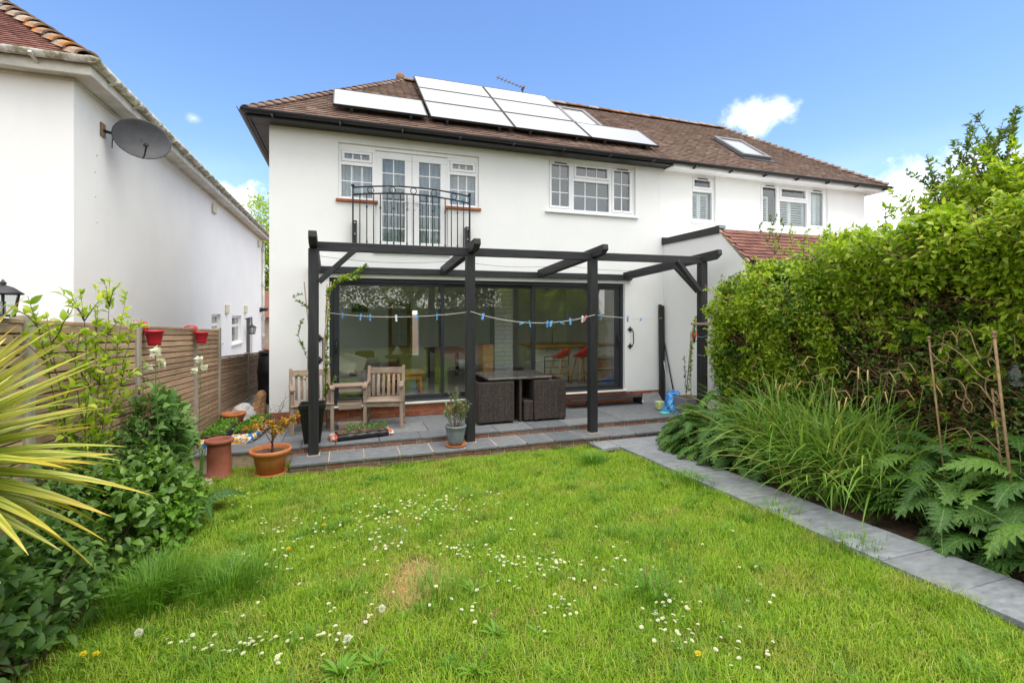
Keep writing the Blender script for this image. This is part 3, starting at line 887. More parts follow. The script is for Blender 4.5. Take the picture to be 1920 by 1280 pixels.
low_labels = ['solar panel of the lower row standing alone beside the left hip', 'second solar panel of the lower row counted from the left hip',
              'third solar panel of the lower row, below the upper right pair', 'solar panel of the lower row ending below the tilting roof window']
for x, l in zip(LOWX, low_labels): solar_panel(x, .40, l)
for r_, s in enumerate((1.40, 2.40)):
    for k, x in enumerate((1.42, 3.03)):
        solar_panel(x, s, ('%s solar panel of the upper rows, %s' % (('lower', 'topmost')[r_], ('by the bare hip slope', 'by the roof window')[k])))
def roof_window(x0, x1, s0, s1, label, tilt=0.0):
    c = on_slope(x0, s0, .035); W, H = x1 - x0, s1 - s0
    o = thing('roof_window', label, 'roof window', c)
    f = MB(); w_ = .085
    for (a, bb_, c_, d_) in ((0, W, 0, w_), (0, W, H - w_, H), (0, w_, w_, H - w_), (W - w_, W, w_, H - w_)): f.box(a, bb_, c_, d_, -.03, .075)
    link('frame', f.mesh('frame', plain('grey_roof_window_frame', (.15, .15, .155), .4, .1, 5, 0), .008), o, c)
    g = link('pane', MB().box(w_, W - w_, w_, H - w_, .03, .042).mesh('pane', 'solar_w'), o, c)
    link('flashing', MB().box(-.07, W + .07, -.16, -.001, -.03, .012).box(-.07, -.001, 0, H, -.03, .02).box(W + .001, W + .07, 0, H, -.03, .02).mesh('flashing', 'panel_frame'), o, c)
    o.rotation_euler = (PIT, 0, 0)
t = NT('roof_window_glass')
gl = t.new('BsdfGlossy'); gl.inputs['Roughness'].default_value = .05
pb = t.bsdf((.52, .53, .53), .3)
mx = t.new('MixShader'); mx.inputs[0].default_value = .4
t.l.new(pb.outputs[0], mx.inputs[1]); t.l.new(gl.outputs[0], mx.inputs[2])
MAT['solar_w'] = t.done(mx)
roof_window(4.72, 5.45, 1.45, 2.78, 'roof window wedged between the solar panels and the ridge')
roof_window(8.85, 9.72, .85, 2.08, 'roof window alone on the bare brown slope of the adjoining house')
ar = thing('tv_aerial', 'thin rod television aerial above the ridge behind the solar panels', 'aerial', (4.35, 11.9, 6.5))
MB().tube([(4.35, 11.9, 6.4), (4.35, 11.9, 7.72)], .018, 6).build('mast', 'iron', ar)
b = MB(); b.tube([(3.62, 11.9, 7.88), (4.40, 11.9, 7.70)], .012, 5)
for k in range(7):
    x = 3.68 + k * .1; z = 7.88 - (x - 3.62) * .23
    b.tube([(x, 11.78 + k * .006, z), (x, 12.02 - k * .006, z)], .006, 4)
b.tube([(4.36, 11.8, 7.70), (4.36, 12.0, 7.70)], .03, 6)
b.build('boom', 'rust', ar)

# ================================================================== JULIET BALCONY
jb = thing('juliet_balcony', 'black wrought iron balcony rail with rings before the French doors', 'balcony', (1.05, WY - .12, 2.75))
JY = WY - .14
JX0, JX1, JZ0, JZ1 = .10, 2.13, 2.93, 3.97
def arch(x): return JZ1 + .085 * (1 - ((x - (JX0 + JX1) / 2) / ((JX1 - JX0) / 2)) ** 2)
for x in (JX0, JX1):
    MB().box(x - .014, x + .014, JY - .014, JY + .014, JZ0, JZ1 + .01).ball((x, JY, JZ1 + .035), .03, 10).build('post', 'iron', jb)
    br = MB().box(x - .035 + (.03 if x < 1 else -.03), x + .035 + (.03 if x < 1 else -.03), JY + .0145, WY - .001, JZ0, 3.42).build('wall_bracket', 'iron', jb)
    for z in (3.0, 3.19, 3.38): MB().ball((x + (.03 if x < 1 else -.03), JY + .012, z), .012, 6).build('bolt', 'upvc', br)
for off in (0, -.125):
    MB().tube([(JX0 + (JX1 - JX0) * k / 16, JY, arch(JX0 + (JX1 - JX0) * k / 16) + off) for k in range(17)], .0135, 6).build('rail', 'iron', jb)
MB().tube([(JX0, JY, 2.955), (JX1, JY, 2.955)], .0135, 6).build('rail', 'iron', jb)
NB = 18
for k in range(1, NB):
    x = JX0 + (JX1 - JX0) * k / NB
    m = MB().tube([(x, JY, 2.955), (x, JY, arch(x) - .125)], .0092, 6)
    if k % 2 == 0:
        for z in (3.06, 3.66): m.ball((x, JY, z), .016, 8, 2.0).ball((x, JY, z + .035), .011, 6).ball((x, JY, z - .035), .011, 6)
    m.build('baluster', 'iron', jb)
for k in range(5):
    x = JX0 + (JX1 - JX0) * (k + .8) / 5.6
    z = arch(x) - .0625
    MB().tube([(x + .052 * math.cos(a), JY, z + .052 * math.sin(a)) for a in np.linspace(0, 2 * math.pi, 19)], .007, 6).build('ring', 'iron', jb)

# ================================================================== NEIGHBOURING HOUSE ACROSS THE FENCE
NX, NY = -3.39, 7.88
nb = thing('neighbouring_house', 'white house across the fence with mossy gutter and orange lichened hip', 'house', (-6, 14, 0))
NWIN = [(14.75, 15.75, 1.0, 1.80), (17.15, 18.60, .85, 1.74)]
NDR = (19.45, 20.65, -.35, 1.64)
b = MB()
b.quad((-14, NY, -.35), (NX, NY, -.35), (NX, NY, 5.0), (-14, NY, 5.0))
holed(b, FXp(NX), NY, 22.95, -.35, 5.0, NWIN + [NDR], .14)
b.quad((NX, 22.95, -.35), (-14, 22.95, -.35), (-14, 22.95, 5.0), (NX, 22.95, 5.0))
b.build('wall', 'render_old', nb)
for (a, c, p, q) in NWIN:
    m = MB(); x0, x1 = NX - .13, NX - .07
    zt = q - (q - p) * .36
    m.box(x0, x1, a, c, q - .07, q); m.box(x0, x1, a, c, p, p + .07); m.box(x0, x1, a, a + .09, p + .07, q - .07); m.box(x0, x1, c - .09, c, p + .07, q - .07)
    m.box(x0, x1, a + .09, c - .09, zt - .04, zt + .04)
    w = m.build('window', 'upvc', nb, .004)
    MB().box(NX - .11, NX - .10, a + .09, c - .09, p + .07, zt - .04).build('pane', 'glass', w)
    MB().box(NX - .11, NX - .10, a + .09, c - .09, zt + .04, q - .07).build('pane', 'glass', w)
    MB().box(NX - .13, NX + .06, a - .08, c + .08, p - .06, p - .002).build('sill', 'upvc_old', w, .01)
    MB().box(NX - .3, NX - .29, a - .1, c + .1, p - .1, q + .1).build('net_curtain', plain('net_curtain', (.30, .31, .32), .9, .2, 9, 0), w)
d = MB().box(NX - .13, NX - .08, NDR[0] + .03, NDR[1] - .03, NDR[2], NDR[3] - .03).build('door', 'black_plastic', nb, .01)
for z in (.1, .9): MB().box(NX - .082, NX - .07, NDR[0] + .18, NDR[1] - .18, z, z + .6).build('door_panel', 'black_plastic', d, .01)
NEX, NEY, NEZ = -3.10, 7.60, 5.06
b = MB()
b.box(-14, NEX, NEY + .03, NEY + .06, 4.89, 5.03); b.box(-14, NX - .02, NEY + .06, NY + .02, 4.92, 4.945)
b.box(NEX - .03, NEX, NEY + .06, 23.2, 4.89, 5.03); b.box(NX - .02, NEX - .03, NEY + .06, 23.2, 4.92, 4.945)
b.box(NX - .001, NX + .025, NY - .025, 22.95, 4.88, 4.92); b.box(-14, NX + .025, NY - .03, NY - .001, 4.88, 4.92)
b.build('fascia', 'upvc_old', nb, .008)
t = NT('mossy_gutter'); v_ = t.coord()
geo = t.new('NewGeometry')
mo = t.noise(t.coord((1, 1, 1)), 6, 6, .7)
c_ = t.mix(t.ramp(mo, [(.42, 0.0), (.58, .9)]), (.66, .64, .57), t.ramp(t.noise(v_, 25, 4), [(.3, (.12, .10, .05)), (.7, (.30, .27, .13))]))
MAT['mossy'] = t.done(t.bsdf(c_, .6, t.bump(mo, .3, .01)))
b = MB(); gutter(b, (-14, NEY - .05, 5.09), (NEX + .10, NEY - .05, 5.075), .068); gutter(b, (NEX + .05, NEY - .10, 5.073), (NEX + .05, 23.2, 5.06), .0685); b.lathe([(.0001, -.072), (.05, -.06), (.085, -.02), (.09, .004), (.08, .004)], (NEX + .045, NEY - .045, 5.073), 12)
b.build('gutter', 'mossy', nb)
for x in np.arange(-6.4, NEX, .55): MB().bar((x, NEY + .04, 4.96), (x, NEY - .125, 5.03), .035, .03).build('gutter_bracket', 'upvc_old', nb)
for y in np.arange(NEY + .5, 23, .8): MB().bar((NEX - .02, y, 4.96), (NEX + .125, y, 5.03), .045, .03).build('gutter_bracket', 'upvc_old', nb)
NRT = 4.2
b = MB()
b.quad((-14, NEY, NEZ - .02), (NEX, NEY, NEZ - .02), (NEX - NRT, NEY + NRT, NEZ + NRT * TANP), (-14, NEY + NRT, NEZ + NRT * TANP))
b.quad((NEX, NEY, NEZ - .02), (NEX, 23.2, NEZ - .02), (NEX - NRT, 23.2 - NRT, NEZ + NRT * TANP), (NEX - NRT, NEY + NRT, NEZ + NRT * TANP))
b.quad((NEX, 23.2, NEZ - .02), (-14, 23.2, NEZ - .02), (-14, 23.2 - NRT, NEZ + NRT * TANP), (NEX - NRT, 23.2 - NRT, NEZ + NRT * TANP))
b.quad((-14, NEY + NRT, NEZ + NRT * TANP), (NEX - NRT, NEY + NRT, NEZ + NRT * TANP), (NEX - NRT, 23.2 - NRT, NEZ + NRT * TANP), (-14, 23.2 - NRT, NEZ + NRT * TANP))
rn = b.build('roof', 'tile_under', nb)
tile_slope(rn, (NEY - .03, NEZ - .03), PIT, 2.3, lambda s: (-6.2, NEX - s * math.cos(PIT) - .05), 'tile_red', singles=300)
hip_tiles(rn, (NEX - .06, NEY + .06, NEZ + .035), (NEX - NRT, NEY + NRT, NEZ + NRT * TANP + .04), 21, .14, 'tile_lichen', step=.045)
# downpipe, vents, outside lamp, camera at the far end of the side wall
b = MB().tube([(NX + .07, 22.7, 4.75), (NX + .07, 22.7, -.35)], .05, 8)
for z in (4.5, 3.0, 1.6, .9): b.lathe([(.07, -.05), (.07, .05)], (NX + .07, 22.7, z), 8)
b.build('downpipe', 'upvc_old', nb)
for (y, z, h) in ((16.4, 1.95, .28), (19.2, 1.96, .28), (14.9, 4.62, .24), (21.9, 4.62, .24)):
    MB().box(NX + .001, NX + .06, y - .16, y + .16, z - h / 2, z + h / 2).build('vent', plain('cream_vent', (.60, .55, .40), .6, .15, 6, 0), nb, .02)
for (y, z) in ((8.5, 4.1), (8.45, 3.85), (8.45, 3.5), (8.5, 3.15)):
    MB().ball((NX + .0, y, z), .014, 6).build('wall_fixing', 'upvc_old', nb)
MB().tube([(NX + .012, 9.0, 4.7), (NX + .012, 8.98, 4.55), (NX + .012, 8.95, 4.35)], .006, 4).build('cable', 'black_plastic', nb)

# satellite dish on the side wall
DC = Vector((-2.95, 8.83, 4.50))
ds = thing('satellite_dish', 'dark grey oval satellite dish bolted to the white side wall', 'satellite dish', (NX, 8.75, 4.5))
zax = Vector((.42, -.80, .12)).normalized()
xax = Vector((0, 0, 1)).cross(zax).normalized(); yax = zax.cross(xax)
RM = Matrix((xax, yax, zax)).transposed()
m = MB(); prof = [(.0001, -.075), (.10, -.072), (.20, -.058), (.30, -.03), (.36, -.008), (.385, .0), (.39, -.004), (.385, -.012), (.30, -.045), (.10, -.085), (.0001, -.088)]
m.lathe(prof, (0, 0, 0), 36, True, .95, .80)
m.v = [tuple(RM @ Vector(p) + DC) for p in m.v]
t = NT('dish_mesh'); c_ = t.ramp(t.noise(t.coord(), 8, 4), [(.3, (.030, .031, .036)), (.7, (.048, .050, .056))])
MAT['dish'] = t.done(t.bsdf(c_, .55, t.bump(t.noise(t.coord(), 220, 2), .3, .003)))
m.build('reflector', 'dish', ds)
lnb = DC + zax * .30 - yax * .20
MB().tube([DC - yax * .31, DC - yax * .30 + zax * .12, lnb], .012, 6).build('arm', 'black_plastic', ds)
MB().tube([lnb - zax * .02, lnb - zax * .10 + yax * .02], .03, 8).build('receiver', 'black_plastic', ds)
MB().tube([(NX, 8.66, 4.52), DC - zax * .16, DC - zax * .07], .022, 8).build('mount_arm', 'iron', ds)
MB().box(NX + .001, NX + .02, 8.59, 8.73, 4.42, 4.62).build('wall_plate', 'rust', ds, .003)

# black lantern on the side wall beside its door, camera
def lantern(loc, s, label, cat='lantern', arm=None, group=None):
    o = thing('lantern', label, cat, loc, group)
    x, y, z = loc
    MB().lathe([(.0, 0), (.5 * s, 0), (.55 * s, .05 * s), (.5 * s, .12 * s)], loc, 6, False).build('base', 'iron', o)
    for k in range(6):
        a = math.pi * 2 * k / 6
        MB().bar((x + .48 * s * math.cos(a), y + .48 * s * math.sin(a), z + .1 * s), (x + .66 * s * math.cos(a), y + .66 * s * math.sin(a), z + 1.15 * s), .07 * s, .07 * s).build('bar', 'iron', o)
    MB().lathe([(.45 * s, .1 * s), (.62 * s, 1.15 * s)], loc, 6, False).build('pane', 'lamp_glass', o)
    MB().lathe([(.0, 1.14 * s), (.78 * s, 1.14 * s), (.80 * s, 1.20 * s), (.62 * s, 1.34 * s), (.40 * s, 1.52 * s), (.14 * s, 1.62 * s), (.10 * s, 1.66 * s), (.16 * s, 1.72 * s), (.10 * s, 1.80 * s), (.06 * s, 1.86 * s), (.0001, 1.95 * s)], loc, 12).build('cap', 'iron', o)
    MB().tube([(x, y, z + .1 * s), (x, y, z + .8 * s)], .12 * s, 8).build('candle', 'upvc', o)
    if arm: MB().tube(arm, .018, 6).build('arm', 'iron', o)
    return o
MAT['lamp_glass'] = glassmat('lantern_glass', 1.45, (.80, .83, .83))
lantern((NX + .22, 19.2, 1.08), .20, 'hanging black lantern beside the door of the side wall', arm=[(NX, 19.2, 1.62), (NX + .22, 19.2, 1.68), (NX + .22, 19.2, 1.45)])
cm = thing('security_light', 'small black lamp fitting by the white downpipe', 'wall light', (NX, 22.3, 1.95))
MB().tube([(NX, 22.3, 1.95), (NX + .06, 22.3, 1.95)], .10, 10).build('mount', 'black_plastic', cm)
MB().tube([(NX + .06, 22.3, 1.95), (NX + .30, 22.2, 1.98)], .07, 8).build('head', 'black_plastic', cm)

# a house roof beyond the hedge, and the gable at the end of the passage
far = thing('far_house', 'brown tiled roof of another house beyond the hedge', 'house', (30, 10, 0))
FX0, FX1, FYY, FD, FE = 25.5, 36.0, 8.0, 4.4, 5.3
MB().box(FX0 + .4, FX1 - .4, FYY + .3, FYY + FD - .3, -.3, FE + .1).build('wall', 'render', far)
fr_, fh = FD / 2, FE + FD / 2 * .85
b = MB(); b.quad((FX0, FYY, FE), (FX1, FYY, FE), (FX1 - fr_, FYY + fr_, fh), (FX0 + fr_, FYY + fr_, fh))
b.quad((FX0, FYY + FD, FE), (FX0, FYY, FE), (FX0 + fr_, FYY + fr_, fh)); b.quad((FX1, FYY, FE), (FX1, FYY + FD, FE), (FX1 - fr_, FYY + fr_, fh))
b.quad((FX1, FYY + FD, FE), (FX0, FYY + FD, FE), (FX0 + fr_, FYY + fr_, fh), (FX1 - fr_, FYY + fr_, fh))
rfF = b.build('roof', 'tile_under', far)
tile_slope(rfF, (FYY - .03, FE), math.atan(.85), fr_ / math.cos(math.atan(.85)), lambda s_: (FX0 + s_ * .76, FX0 + 5), 'tile', singles=0)
sh = thing('garage', 'low brick garage with a brown roof at the end of the side passage', 'garage', (-3.0, 28, -.3))
MB().box(-6, -1.0, 27, 31, -.3, 1.65).build('wall', plain('pinkish_render', (.42, .32, .27), .9, .12, 3, .2), sh)
MB().prism([(26.7, 1.6), (31.3, 1.6), (29, 3.0)], 'X', -6.2, -.8).build('roof', 'tile_red', sh)
# ================================================================== INDOORS
MAT['sofa'] = plain('grey_sofa_fabric', (.20, .19, .20), .95, .15, 12, .3, 90)
MAT['cushion'] = plain('pale_cushion', (.50, .48, .44), .95, .12, 12, .3, 80)
MAT['brown_leather'] = plain('brown_leather', (.17, .075, .035), .5, .2, 8, .2)
MAT['cream'] = plain('cream_paint', (.60, .57, .48), .5, .06, 4, 0)
MAT['white_tile'] = plain('white_wall_tile', (.70, .72, .69), .2, .05, 3, 0)
MAT['dark_wood'] = timber('dark_wood', (.085, .04, .02), 'Z', .5, .35, .1, 22, .1)
MAT['oak'] = timber('light_oak', (.40, .22, .085), 'Z', .5, .25, .1, 22, .1)
MAT['grey_tile'] = plain('dark_grout', (.28, .29, .28), .9, .1, 6, 0)
def soft(mb_box, name, mat, parent, bev=.05):
    return mb_box.build(name, mat, parent, bev, None, 3)
so = thing('sofa', 'grey fabric sofa with pale cushions seen through the left door pane', 'sofa', (.05, 10.2, FZ))
soft(MB().box(-.85, .62, 9.65, 10.55, FZ + .06, FZ + .44), 'seat', 'sofa', so)
soft(MB().box(-.98, -.72, 9.62, 10.75, FZ + .06, FZ + .82), 'backrest', 'sofa', so)
soft(MB().box(-.72, .66, 10.50, 10.74, FZ + .06, FZ + .66), 'armrest', 'sofa', so)
for (x, y, z, r, tilt) in ((-.30, 10.1, .62, .25, .5), (.12, 10.28, .60, .24, .9), (-.05, 9.95, .56, .22, .2)):
    q = thing('cushion', ('pale square cushion propped at the back of the grey sofa', 'pale cushion leaning on the arm of the grey sofa', 'pale cushion lying flat on the grey sofa')[[.62, .60, .56].index(z)], 'cushion', (x, y, FZ + z - .12))
    o = link('cover', MB().box(-r, r, -.06, .06, -r * .7, r * .7).mesh('cover', 'cushion', .055, 3), q, (x, y, FZ + z)); o.rotation_euler = (tilt - .9, .3, 0)
pd = thing('dog_bed', 'small dark oval pad lying on the grey sofa', 'pad', (.1, 9.64, FZ + .4))
MB().lathe([(.0, .02), (.07, .03), (.08, .0), (.06, -.02)], (.12, 9.66, FZ + .45), 14, True, 1, .4).build('pad', 'black_plastic', pd)
ac = thing('armchair', 'brown leather armchair back behind the grey sofa', 'armchair', (.42, 12.3, FZ))
soft(MB().box(.20, .66, 12.55, 12.72, FZ + .1, FZ + .66), 'backrest', 'brown_leather', ac, .07)
soft(MB().box(.20, .66, 12.1, 12.54, FZ + .1, FZ + .42), 'seat', 'brown_leather', ac, .07)
stt = thing('side_table', 'round dark side table with a white statuette beside the sofa', 'table', (1.15, 11.6, FZ))
MB().lathe([(.0, .62), (.30, .62), (.31, .60), (.30, .57), (.0, .57)], (1.15, 11.6, FZ), 24).build('top', 'dark_wood', stt)
MB().tube([(1.15, 11.6, FZ), (1.15, 11.6, FZ + .58)], [.12, .04], 10).build('pedestal', 'dark_wood', stt)
MB().lathe([(.0, .62), (.12, .63), (.13, .68), (.07, .74), (.05, .80), (.0, .84)], (1.12, 11.6, FZ), 14).build('statuette', 'cushion', stt)
ct = thing('coffee_table', 'orange pine coffee table with turned legs inside the doors', 'table', (1.15, 10.1, FZ))
MB().box(.72, 1.50, 9.78, 10.42, FZ + .385, FZ + .42).build('top', 'pineX', ct, .006)
MB().box(.78, 1.44, 9.84, 10.36, FZ + .28, FZ + .384).build('apron', 'pineX', ct, .004)
for x in (.80, 1.42):
    for y in (9.86, 10.34):
        MB().lathe([(.03, 0), (.035, .03), (.022, .06), (.035, .12), (.038, .20), (.022, .25), (.036, .27), (.036, .29)], (x, y, FZ), 10).build('leg', 'pineZ', ct)
pc = thing('picture', 'small dark framed picture on the pale back wall', 'picture', (.33, 13.4, 1.95))
b = MB(); frame_ring(b, .12, .53, 1.86, 2.06, 13.385, 13.418, .025); b.build('frame', 'dark_wood', pc)
MB().box(.145, .505, 13.40, 13.41, 1.885, 2.035).build('canvas', plain('dark_painting', (.035, .028, .02), .6, .5, 14, 0), pc)
MAT['doorwood'] = timber('mid_brown_door', (.26, .12, .05), 'Z', .45, .25, .1, 22, .1)
idr = thing('interior_door', 'pine interior door with small glass panes on the back wall', 'door', (1.2, 13.4, FZ))
dx0, dx1, dz1 = 1.06, 1.64, 2.12
b = MB(); b.box(dx0, dx0 + .09, 13.36, 13.40, FZ, dz1); b.box(dx1 - .09, dx1, 13.36, 13.40, FZ, dz1)
for z in (FZ, .85, dz1 - .1): b.box(dx0 + .09, dx1 - .09, 13.36, 13.40, z, z + .10)
b.box(dx0 + .09, dx1 - .09, 13.375, 13.39, FZ + .1, .85)
b.build('door_frame', 'doorwood', idr, .004)
for k in range(3):
    for j in range(2):
        x0 = dx0 + .09 + j * .2; z0 = .95 + k * .357
        MB().box(x0 + .006, x0 + .194, 13.375, 13.382, z0 + .006, z0 + .35).build('pane', 'cushion', idr)  # opaque pale colour stands in for light coming through the panes
pil = thing('tiled_pillar', 'white tiled square pillar rising indoors behind the rattan table', 'pillar', (3.47, 11, FZ))
MB().box(3.252, 3.698, 10.802, 11.2, FZ, 2.62).build('core', 'grey_tile', pil)
tm = MB().box(-.096, .096, -.005, .005, -.046, .046).mesh('tile', 'white_tile', .002)
th = MB().box(-.046, .046, -.005, .005, -.046, .046).mesh('tile', 'white_tile', .002)
for k in range(24):
    z = FZ + .05 + k * .1
    xs = [(3.348, tm), (3.548, tm), (3.652, th)] if k % 2 else [(3.298, th), (3.402, tm), (3.602, tm)]
    for x, me in xs: link('tile', me, pil, (x, 10.798, z))
ob = thing('oak_cabinet', 'upright pale oak board beside the tiled pillar', 'cabinet', (2.95, 10.2, FZ))
MB().box(2.78, 3.02, 10.1, 10.5, FZ + .06, FZ + .92).build('body', 'oak', ob, .008)
MB().box(2.80, 3.0, 10.085, 10.1, FZ + .1, FZ + .88).build('door', 'oak', ob, .006)
for x in (2.81, 2.99): MB().box(x - .02, x + .02, 10.12, 10.16, FZ, FZ + .06).build('foot', 'oak', ob)
dt = thing('dining_table', 'dark dining table deep in the room behind the middle pane', 'table', (2.3, 11.2, FZ))
MB().box(1.85, 2.75, 10.8, 12.3, FZ + .70, FZ + .74).build('top', 'dark_wood', dt, .006)
for x in (1.93, 2.67):
    for y in (10.9, 12.2): MB().box(x - .04, x + .04, y - .04, y + .04, FZ, FZ + .70).build('leg', 'dark_wood', dt)
ki = thing('kitchen_island', 'cream kitchen island with an oak worktop behind two red stools', 'kitchen island', (4.95, 10.7, FZ))
MB().box(4.15, 5.55, 10.55, 11.25, FZ, FZ + .82).build('carcass', 'cream', ki, .005)
MB().box(4.0, 5.62, 10.25, 11.32, FZ + .82, FZ + .865).build('worktop', 'pineX', ki, .006)
for k in range(5): MB().box(4.17 + k * .275, 4.17 + k * .275 + .262, 10.535, 10.549, FZ + .1, FZ + .80).build('panel', 'cream', ki, .003)
tp = MB().tube([(4.75, 10.9, FZ + .865), (4.75, 10.9, FZ + 1.16), (4.75, 10.86, FZ + 1.22), (4.75, 10.78, FZ + 1.20), (4.75, 10.77, FZ + 1.13)], .012, 8)
tp.build('tap', plain('chrome', (.6, .6, .6), .15, .02, 3, 0, 60, 1.0), ki)
def bar_stool(loc, rz, label):
    o = thing('bar_stool', label, 'bar stool', loc, 'red bar stools')
    V = Vector(loc)
    m = MB()                      # tub seat: a shallow dish with a raised back
    n, K = 20, 5
    for k in range(K + 1):
        for q in range(n):
            a = 2 * math.pi * q / n; r = .21 * k / K
            rise = .0 if k < 3 else (.03 + .20 * max(0, math.sin(a)) ** 1.5) * (k - 2) / 3
            m.v.append((r * math.cos(a), r * math.sin(a) * .95 + (.03 * (k - 2) / 3 if k > 2 and math.sin(a) > 0 else 0), .60 + rise))
    for k in range(K):
        for q in range(n): m.f.append((k * n + q, k * n + (q + 1) % n, (k + 1) * n + (q + 1) % n, (k + 1) * n + q)); m.sm.append(True)
    me = m.mesh('seat', 'red_plastic'); so_ = link('seat', me, o, V)
    md = so_.modifiers.new('thick', 'SOLIDIFY'); md.thickness = .025
    tops = [(-.10, -.10), (.10, -.10), (.10, .10), (-.10, .10)]
    for (x, y) in tops:
        link('leg', MB().tube([(x * 1.95, y * 1.95, 0), (x * .9, y * .9, .60)], [.014, .019], 8).mesh('leg', 'oak'), o, V)
    for k in range(4):
        a, c = tops[k], tops[(k + 1) % 4]; f = 1.95 - 1.05 * .38
        link('footrest', MB().tube([(a[0] * f, a[1] * f, .23), (c[0] * f, c[1] * f, .23)], .010, 6).mesh('footrest', 'oak'), o, V)
    o.rotation_euler = (0, 0, rz)
    return o
bar_stool((4.48, 9.85, FZ), R(180 + 20), 'red tub bar stool at the open end of the island, facing it')
bar_stool((5.02, 9.85, FZ), R(180 + 5), 'red tub bar stool at the island on the cream dresser side')
dr = thing('dresser', 'cream dresser with drawers and wicker baskets beside the kitchen island', 'dresser', (5.75, 10.4, FZ))
b = MB(); b.box(5.35, 5.38, 10.0, 10.4, FZ, FZ + .84); b.box(5.97, 6.0, 10.0, 10.4, FZ, FZ + .84); b.box(5.38, 5.97, 10.37, 10.4, FZ, FZ + .84)
for z in (.05, .30, .56): b.box(5.38, 5.97, 10.0, 10.37, FZ + z, FZ + z + .025)
b.build('carcass', 'cream', dr, .004)
MB().box(5.32, 6.03, 9.97, 10.42, FZ + .84, FZ + .875).build('top', 'pineX', dr, .005)
for k in range(2):
    x0 = 5.39 + k * .295
    w = MB().box(x0, x0 + .285, 9.99, 10.02, FZ + .60, FZ + .82).build('drawer', 'cream', dr, .005)
    MB().ball((x0 + .142, 9.975, FZ + .71), .015, 8).build('knob', 'iron', w)
for z in (.08, .33): MB().box(5.42, 5.93, 10.03, 10.33, FZ + z, FZ + z + .19).build('basket', 'oak', dr, .02)
sb = thing('shopping_bag', 'crimson cloth bag on the floor by the right door leaf', 'bag', (5.95, 9.5, FZ))
soft(MB().box(5.80, 6.05, 9.4, 9.6, FZ, FZ + .16), 'body', 'red_plastic', sb, .05)
hp = thing('towel_rail', 'black towel rail frame standing behind the red stool', 'rail', (4.6, 10.2, FZ))
MB().tube([(4.30, 10.3, FZ), (4.30, 10.3, FZ + .60), (4.9, 10.3, FZ + .60), (4.9, 10.3, FZ)], .014, 6).build('frame', 'iron', hp)
for z in (.2, .35, .5): MB().tube([(4.3, 10.3, FZ + z), (4.9, 10.3, FZ + z)], .008, 6).build('bar', 'iron', hp)
# curtains and blinds upstairs
def curtain(name, label, x0, x1, z0, z1, y, mat, folds, amp=.03):
    n = folds * 8; m = MB()
    for k in range(n + 1):
        x = x0 + (x1 - x0) * k / n; yy = y + amp * math.sin(k * math.pi / 4) + random.uniform(-.004, .004)
        m.v += [(x, yy, z0), (x, yy, z1)]
    for k in range(n): m.f.append((2 * k, 2 * k + 2, 2 * k + 3, 2 * k + 1)); m.sm.append(True)
    o = m.build(name, mat); tag(o, label, 'curtain'); return o
MAT['voile'] = plain('white_voile', (.62, .66, .70), .95, .06, 10, 0)
MAT['blue_curtain'] = plain('pale_blue_curtain', (.36, .44, .50), .95, .1, 10, 0)
curtain('curtain', 'white pleated curtain behind the side light on the hip side of the French doors', -.1, .42, 3.82, 4.74, 9.08, 'voile', 9)
curtain('curtain', 'white pleated curtain behind the side light towards the bedroom window', 1.80, 2.33, 3.82, 4.74, 9.08, 'voile', 7)
curtain('curtain', 'pale blue curtain behind the lower glass of the French doors', .52, 1.72, 2.95, 4.72, 9.12, 'blue_curtain', 13)
curtain('blind', 'grey blue roller blind lowered behind the upstairs bedroom window', 3.76, 5.72, 3.88, 4.9, 9.12, plain('grey_blind', (.16, .19, .23), .9, .05, 5, 0), 1, .0)
for (w_, lb) in ((W3, 'dark blind behind the narrow shuttered window'),):
    pass

# ================================================================== PATIO
PZ = 0.0
PE = 7.27          # front edge of the upper level
patio = thing('patio', 'grey slate patio with a brick edge along the house', 'patio', (2.5, 8, 0))
tag(patio, kind='structure')
MB().box(-1.92, 6.38, PE + .03, WY + .05, -.28, -.031).build('mortar_bed', 'mortar', patio)
MB().box(-1.92, -1.22, WY + .05, 14.5, -.28, -.031).build('mortar_bed', 'mortar', patio)
def slab(x0, x1, y0, y1, z, mat, parent, th=.03, gap=.004):
    cx, cy = (x0 + x1) / 2, (y0 + y1) / 2
    hx, hy = (x1 - x0) / 2 - gap, (y1 - y0) / 2 - gap
    dz = random.uniform(-.0025, .0025)
    m = MB(); j = [random.uniform(-.0035, .0035) for _ in range(8)]
    pts = [(-hx + j[0], -hy + j[1]), (hx + j[2], -hy + j[3]), (hx + j[4], hy + j[5]), (-hx + j[6], hy + j[7])]
    m.hexa([(x, y, -th) for x, y in pts] + [(x, y, 0) for x, y in pts])
    o = link('slab', m.mesh('slab', mat, .0035), parent, (cx, cy, z + dz))
    o.rotation_euler = (random.uniform(-.0025, .0025), random.uniform(-.0025, .0025), 0)
    return o
y = PE
for r, dy in enumerate((.40, .60, .53)):
    x = -1.95 - (.0, .28, .12)[r]
    while x < 6.38:
        w = random.choice((.60, .60, .90, .45))
        a, c = max(x, -1.95), min(x + w, 6.40)
        if c - a > .06: slab(a, c, y, y + dy, PZ, 'slate', patio)
        x += w
    y += dy
y = WY
while y < 14.0:
    slab(-1.95, -1.22, y, y + .6, PZ, 'slate', patio); y += .6
bkd = [MB().box(-.105, .105, -.05, .05, -.031, .031).mesh('brick', 'brick_dark', .005) for _ in range(2)]
x = -.9
while x < 6.2:
    o = link('brick', bkd[0], patio, (x, PE + .068 + random.uniform(-.004, .004), -.061)); x += .222
